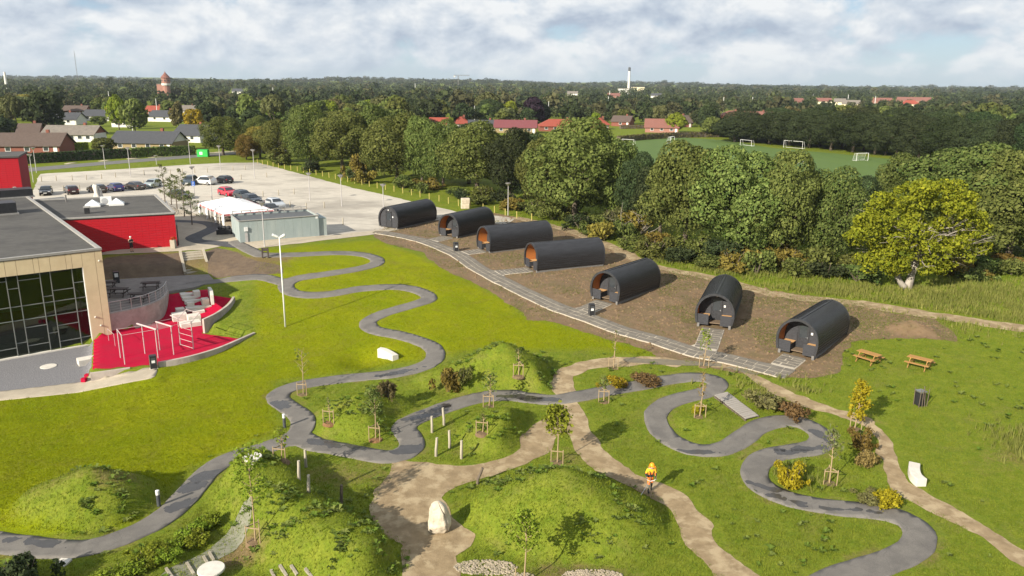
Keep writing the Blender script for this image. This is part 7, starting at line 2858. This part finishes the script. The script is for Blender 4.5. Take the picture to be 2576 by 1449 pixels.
for (k, u, vb, vt, hw, m, lb) in SPEC:
    tree_px(k, u, vb, vt, hw, m, 'garden_tree', lb)
# wood edge on the right of the pitch, cloud shadow put into its dark leaf colours
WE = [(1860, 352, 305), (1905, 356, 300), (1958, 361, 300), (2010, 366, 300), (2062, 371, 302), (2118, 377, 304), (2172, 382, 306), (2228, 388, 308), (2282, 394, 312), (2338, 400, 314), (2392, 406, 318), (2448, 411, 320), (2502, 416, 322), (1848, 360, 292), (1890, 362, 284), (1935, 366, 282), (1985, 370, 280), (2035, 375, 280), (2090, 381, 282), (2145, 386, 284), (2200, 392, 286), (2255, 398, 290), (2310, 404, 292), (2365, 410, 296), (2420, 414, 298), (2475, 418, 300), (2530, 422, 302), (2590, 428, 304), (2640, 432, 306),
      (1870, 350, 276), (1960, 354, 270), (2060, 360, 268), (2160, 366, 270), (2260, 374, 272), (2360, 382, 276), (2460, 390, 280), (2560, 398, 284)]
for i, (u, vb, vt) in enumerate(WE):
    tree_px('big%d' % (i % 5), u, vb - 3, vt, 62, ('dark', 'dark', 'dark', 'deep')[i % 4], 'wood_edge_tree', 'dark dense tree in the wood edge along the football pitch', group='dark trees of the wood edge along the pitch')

KINDS = ['green'] * 5 + ['dark'] * 9 + ['olive'] * 4 + ['pale'] * 2 + ['ochre', 'lime', 'brownleaf']
pitchP, parkP = pg['pitch'], pg['park']
cand = []
rs = random.Random(21)
Y = 200.0
while Y < 3600:
    st = 11.5 if Y < 330 else 13 if Y < 520 else 17 if Y < 900 else 26 if Y < 1500 else 48
    X = -.76 * Y - 20
    while X < .76 * Y + 20:
        x, y = X + rs.uniform(-.45, .45) * st, Y + rs.uniform(-.45, .45) * st
        cand.append((x, y, st))
        X += st
    Y += st
cx = np.array([c[0] for c in cand])
cy = np.array([c[1] for c in cand])
bad = (d_poly(pitchP, cx, cy, 30) < 8) | (d_poly(parkP, cx, cy, 30) < 12) | (d_line(cRoad, cx, cy, 20) < 10)
farf, indiv = [], []
for i, (x, y, st) in enumerate(cand):
    if bad[i]:
        continue
    z = hp((x, y))
    u, v, zc_ = proj((x, y, z))
    if y < 330:
        # gardens are open ground: fewer trees; keep off the ground shown between pitch and car park
        if rs.random() < (.45 if u < 620 else .25):
            continue
        if u < 640 and y < 245:
            continue
        if 640 <= u and y < 215:
            continue
    elif rs.random() < .16:
        continue
    Hh = rs.uniform(6.0, 11.5) if y < 900 else rs.uniform(9, 14)
    if rs.random() < .12:
        Hh *= 1.35
    Wd = Hh * rs.uniform(.38, .52)
    hw = Wd * F / zc_
    vt = proj((x, y, z + Hh))[1]
    rej = False
    for (u0, u1, hvt, hvb, hd, hx, hy, hr) in HB:
        if (x - hx) ** 2 + (y - hy) ** 2 < (hr + Wd * .8) ** 2:
            rej = True
            break
        if zc_ < hd and u + hw * .8 > u0 and u - hw * .8 < u1 and vt < hvb - (hvb - hvt) * (.30 if hd < 500 else .80):
            rej = True
            break
    if rej:
        continue
    (indiv if (len(indiv) < 300 and y < 520) else farf).append((x, y, z, Hh, Wd, rs.choice(KINDS)))
for i, (x, y, z, Hh, Wd, m) in enumerate(indiv):
    k = 'weep' if m == 'pale' and i % 2 else 'mid%d' % (i % 6)
    ad = dict(green='mid green', dark='dark green', olive='olive green', pale='pale grey green', ochre='ochre yellowing', lime='bright lime green', brownleaf='brownish')[m]
    ad = ad + (' weeping' if k == 'weep' else ' narrow' if k == 'mid2' else ' round-crowned')
    tree(k, (x, y, z), Hh, Wd, m, 'town_tree', ad + ' tree among the gardens of the wooded town', group=ad + ' trees of the wooded town')
# the rest of the wooded town as one mass
FM = {}
rr = np.random.default_rng(50)
bases = []
for i in range(5):
    cl = crown_clumps(rr, 1.0, .06, 2.1, 15)
    bases.append(leaf_arrays(rr, cl, 190, .34, up=.4, jit=.45))
byk = {}
for (x, y, z, Hh, Wd, m) in farf:
    b = bases[rr.integers(5)]
    V = b[0]
    if y > 900:
        V = V[:4 * 70]
    a = rr.uniform(0, 6.28)
    ca, sa = math.cos(a), math.sin(a)
    s = Wd * (1.0 if y < 1500 else 2.2)
    Q = np.stack([(V[:, 0] * ca - V[:, 1] * sa) * s + x, (V[:, 0] * sa + V[:, 1] * ca) * s + y, V[:, 2] * Hh / 2.25 + z], 1)
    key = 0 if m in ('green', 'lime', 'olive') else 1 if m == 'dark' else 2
    rn = np.clip(np.repeat(rr.normal(.4, .22), len(V)) * .6 + b[1][:len(V)] * .4, 0, 1)
    byk.setdefault(key, []).append((Q, rn))
LMF = [leaf_mat('distant green foliage', (.030, .046, .016), (.092, .105, .040)), leaf_mat('distant dark foliage', (.022, .034, .014), (.048, .062, .026)), leaf_mat('distant mixed foliage', (.055, .055, .024), (.12, .115, .052))]  # tones lowered so the leaf colour carries the cloud shade over the town
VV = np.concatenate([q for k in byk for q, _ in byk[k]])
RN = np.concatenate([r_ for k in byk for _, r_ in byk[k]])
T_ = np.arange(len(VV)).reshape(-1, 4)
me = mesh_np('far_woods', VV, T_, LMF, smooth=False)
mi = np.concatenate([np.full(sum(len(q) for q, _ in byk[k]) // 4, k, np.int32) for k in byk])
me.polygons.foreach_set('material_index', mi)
a_ = me.attributes.new('rnd', 'FLOAT', 'POINT')
a_.data.foreach_set('value', RN.astype(np.float32))
o = bpy.data.objects.new('far_woods', me)
COL.objects.link(o)
o['kind'] = 'stuff'
o['label'] = 'far tree canopy of the wooded town up to the horizon'
# ------------------------------------------------------------------ grass and weeds
def sample_ground(n, box, wfn, seed):
    rr = np.random.default_rng(seed)
    xs, ys = [], []
    got = 0
    while got < n:
        yy = box[2] + (box[3] - box[2]) * rr.uniform(size=60000) ** .95
        xx = rr.uniform(-1, 1, 60000) * (yy * .72 + 3)
        w = wfn(xx, yy)
        k = rr.uniform(size=60000) < w
        xs.append(xx[k])
        ys.append(yy[k])
        got += k.sum()
    return np.concatenate(xs)[:n], np.concatenate(ys)[:n]


def grid_lookup(arr):
    A_ = arr.reshape(NY, NX)

    def f(x, y):
        i = np.clip(np.searchsorted(XS, x) - 1, 0, NX - 2)
        j = np.clip(np.searchsorted(YS, y) - 1, 0, NY - 2)
        return A_[j, i]
    return f


sd_pods = np.full(len(gx), 9.)
for (c, axd, right, L, z) in POD_POS:
    x, y = gx - c.x, gy - c.y
    sd_pods = np.minimum(sd_pods, np.maximum(np.abs(x * right.x + y * right.y) - 1.7, np.maximum(-(x * axd.x + y * axd.y) - .1, (x * axd.x + y * axd.y) - L)))
blocked = (dTrack < 1.05) | (d_poly(pg['soil'], gx, gy) < .2) | (sd_red < .3) | (sd_grv < .2) | (dDirt < .95) | (d_poly(pg['terrace'], gx, gy) < .3) | (d_poly(pg['park'], gx, gy) < .5) | (sd_pods < .1) | (sdp < .1) | (d_line(road_back, gx, gy) < 1.1)
blocked |= (gx < -36) & (gy > 58)
f_block = grid_lookup(blocked.astype(float))
f_mown = grid_lookup(mown)
f_dry = grid_lookup(dry)
f_mound = grid_lookup(np.clip(mound_h, 0, 1.5))


def blades(name, n, box, wfn, hh, wd, per, mat_, seed, label, lean=.5):
    rr = np.random.default_rng(seed)
    x, y = sample_ground(n, box, wfn, seed)
    z = h(x, y)
    Vs, Rn = [], []
    tone = np.clip(.5 + .35 * fbm(x, y, 2.2, 61) + rr.normal(0, .15, n), 0, 1)
    for k in range(per):
        a = rr.uniform(0, 6.28, n)
        ln = rr.uniform(.1, lean, n)
        H_ = hh * rr.uniform(.55, 1.3, n)
        bx, by = x + rr.normal(0, .05, n), y + rr.normal(0, .05, n)
        w = wd * rr.uniform(.6, 1.3, n)
        p = a + PI / 2
        tip = np.stack([bx + np.cos(a) * ln * H_, by + np.sin(a) * ln * H_, z + H_], 1)
        b0 = np.stack([bx + np.cos(p) * w, by + np.sin(p) * w, z - .02], 1)
        b1 = np.stack([bx - np.cos(p) * w, by - np.sin(p) * w, z - .02], 1)
        Vs.append(np.stack([b0, b1, tip], 1).reshape(-1, 3))
        Rn.append(np.repeat(tone, 3))
    V = np.concatenate(Vs)
    me = mesh_np(name, V, np.arange(len(V)).reshape(-1, 3), mat_, smooth=False)
    a_ = me.attributes.new('rnd', 'FLOAT', 'POINT')
    a_.data.foreach_set('value', np.concatenate(Rn).astype(np.float32))
    o = bpy.data.objects.new(name, me)
    COL.objects.link(o)
    o['kind'] = 'stuff'
    o['label'] = label
    return o


GM_rough = leaf_mat('rough grass', (.105, .160, .012), (.215, .245, .028), var=.0, trans=.35)
GM_lawn = leaf_mat('lawn grass', (.165, .195, .003), (.240, .244, .005), var=.0, trans=.35)
GM_dry = leaf_mat('dry grass', (.13, .145, .028), (.26, .245, .07), var=.0, trans=.3)
GM_weed = leaf_mat('dock leaves', (.085, .16, .018), (.16, .20, .05), var=.0, trans=.3)
blades('meadow_grass', 80000, (0, 0, 24, 78), lambda x, y: (1 - f_block(x, y)) * (1 - f_mown(x, y)) * np.clip(1 - f_dry(x, y) * .8, .05, 1) * np.clip(40 / y, .3, 1), .10, .018, 3, GM_rough, 1, 'uncut meadow grass on the mounds and between the tracks')
blades('lawn_grass', 60000, (0, 0, 26, 85), lambda x, y: (1 - f_block(x, y)) * f_mown(x, y) * np.clip(45 / y, .35, 1), .075, .02, 2, GM_lawn, 2, 'short mown lawn grass')
# tall pale grass along the wood and in a few corners
TG = [(2150, 735, 16, 2.6), (2400, 740, 14, 4.5), (2570, 800, 8, 3), (1850, 690, 14, 2.0), (1640, 655, 10, 1.6), (1450, 590, 9, 1.6), (2590, 1130, 1.6, 2.2), (1900, 965, 3, 1.1), (1960, 990, 2.6, .9), (1985, 1215, 1.6, 1.6), (2340, 770, 12, 2)]
tgm = np.zeros(len(gx))
for (u, v, rx, ry) in TG:
    c = Gb(u, v)
    tgm = np.maximum(tgm, np.exp(-(((gx - c[0]) / rx) ** 2 + ((gy - c[1]) / ry) ** 2) * 1.2))
f_tall = grid_lookup(tgm * (.4 + .6 * (vnoise(gx, gy, 2.3, 71) > -.2)))
blades('tall_grass', 6500, (0, 0, 28, 125), lambda x, y: (1 - f_block(x, y)) * f_tall(x, y), .5, .03, 4, GM_dry, 3, 'tall straw coloured grass along the wood edge', .45)
blades('verge_grass', 22000, (0, 0, 55, 150), lambda x, y: (1 - f_block(x, y)) * f_tall(x, y) * .8 + (1 - f_block(x, y)) * (x > 0) * (y > 80) * .25, .26, .032, 3, GM_rough, 4, 'rank green grass along the wood edge', .5)
f_soil = grid_lookup((d_poly(pg['soil'], gx, gy) < .3).astype(float) * (sd_pods > .25) * (sdp > .2) * np.clip(fbm(gx, gy, 3.2, 19) * 1.6 + .12 + .5 * sstep(12, 30, gx), 0, 1) ** 1.5)
blades('soil_grass', 12000, (0, 0, 50, 112), lambda x, y: f_soil(x, y), .11, .025, 3, leaf_mat('sparse dull grass', (.10, .11, .025), (.19, .18, .05), var=.0, trans=.3), 6, 'sparse grass creeping over the bare soil round the cabins', .9)
# dock rosettes on the mounds
rr = np.random.default_rng(9)
x, y = sample_ground(900, (0, 0, 25, 70), lambda x, y: (1 - f_block(x, y)) * (1 - f_mown(x, y)) * (.12 + f_mound(x, y)) * (vnoise(x, y, 2.0, 15) > .15), 31)
Vs, Rn = [], []
for a0, b0 in zip(x, y):
    z0 = hp((a0, b0))
    s = rr.uniform(.10, .24)
    t = rr.uniform(0, 1)
    for k in range(7):
        a = k * .9 + rr.uniform(-.3, .3)
        d = np.array([math.cos(a), math.sin(a), 0])
        n_ = np.array([-d[1], d[0], 0])
        L = s * rr.uniform(.8, 1.6)
        up = rr.uniform(.35, 1.0) * L
        c0 = np.array([a0, b0, z0 + .03])
        mid = c0 + d * L * .55 + np.array([0, 0, up * .8])
        Vs += [c0, mid - n_ * L * .28, c0 + d * L + np.array([0, 0, up * .55]), mid + n_ * L * .28]
        Rn += [t] * 4
o = bpy.data.objects.new('dock_weeds', leaf_mesh('dock_weeds', np.array(Vs), np.array(Rn), GM_weed))
COL.objects.link(o)
o['kind'] = 'stuff'
o['label'] = 'broad leaved dock weeds scattered over the mounds'
# clods and pebbles on bare soil
x, y = sample_ground(5200, (0, 0, 50, 118), lambda x, y: (grid_lookup((d_poly(pg['soil'], gx, gy) < -.2).astype(float))(x, y)) * (1 - grid_lookup((sd_pods < .2).astype(float))(x, y)) * (1 - grid_lookup((sdp < .15).astype(float))(x, y)), 77)
mb = MB()
oct_ = [(1, 0, 0), (-1, 0, 0), (0, 1, 0), (0, -1, 0), (0, 0, 1)]
of = [(0, 2, 4), (2, 1, 4), (1, 3, 4), (3, 0, 4)]
for a0, b0 in zip(x, y):
    z0 = hp((a0, b0)) + .005
    s = abs(rr.normal(.0, .06)) + .035
    a = rr.uniform(0, 6.28)
    ca, sa = math.cos(a), math.sin(a)
    mb.add([(a0 + (px * ca - py * sa) * s * 1.3, b0 + (px * sa + py * ca) * s, z0 + pz * s * .8) for px, py, pz in oct_], of)
o = mb.build('soil_clods', M_soil)
tag(o, 'loose clods on the bare soil round the cabins', None, kind='stuff')

# ------------------------------------------------------------------ air
mb = MB().box((0, 1850, 50), (9000, 4700, 130))
hz_o = mb.build('haze', [])
hz_o['kind'] = 'stuff'
m = bpy.data.materials.new('air')
m.use_nodes = True
t = m.node_tree
for n in list(t.nodes):
    t.nodes.remove(n)
pv = N(t, 'ShaderNodeVolumePrincipled')
pv.inputs['Color'].default_value = (.80, .88, 1.0, 1)
pv.inputs['Density'].default_value = .00008
pv.inputs['Anisotropy'].default_value = .2
ou = N(t, 'ShaderNodeOutputMaterial')
t.links.new(pv.outputs[0], ou.inputs['Volume'])
hz_o.data.materials.append(m)
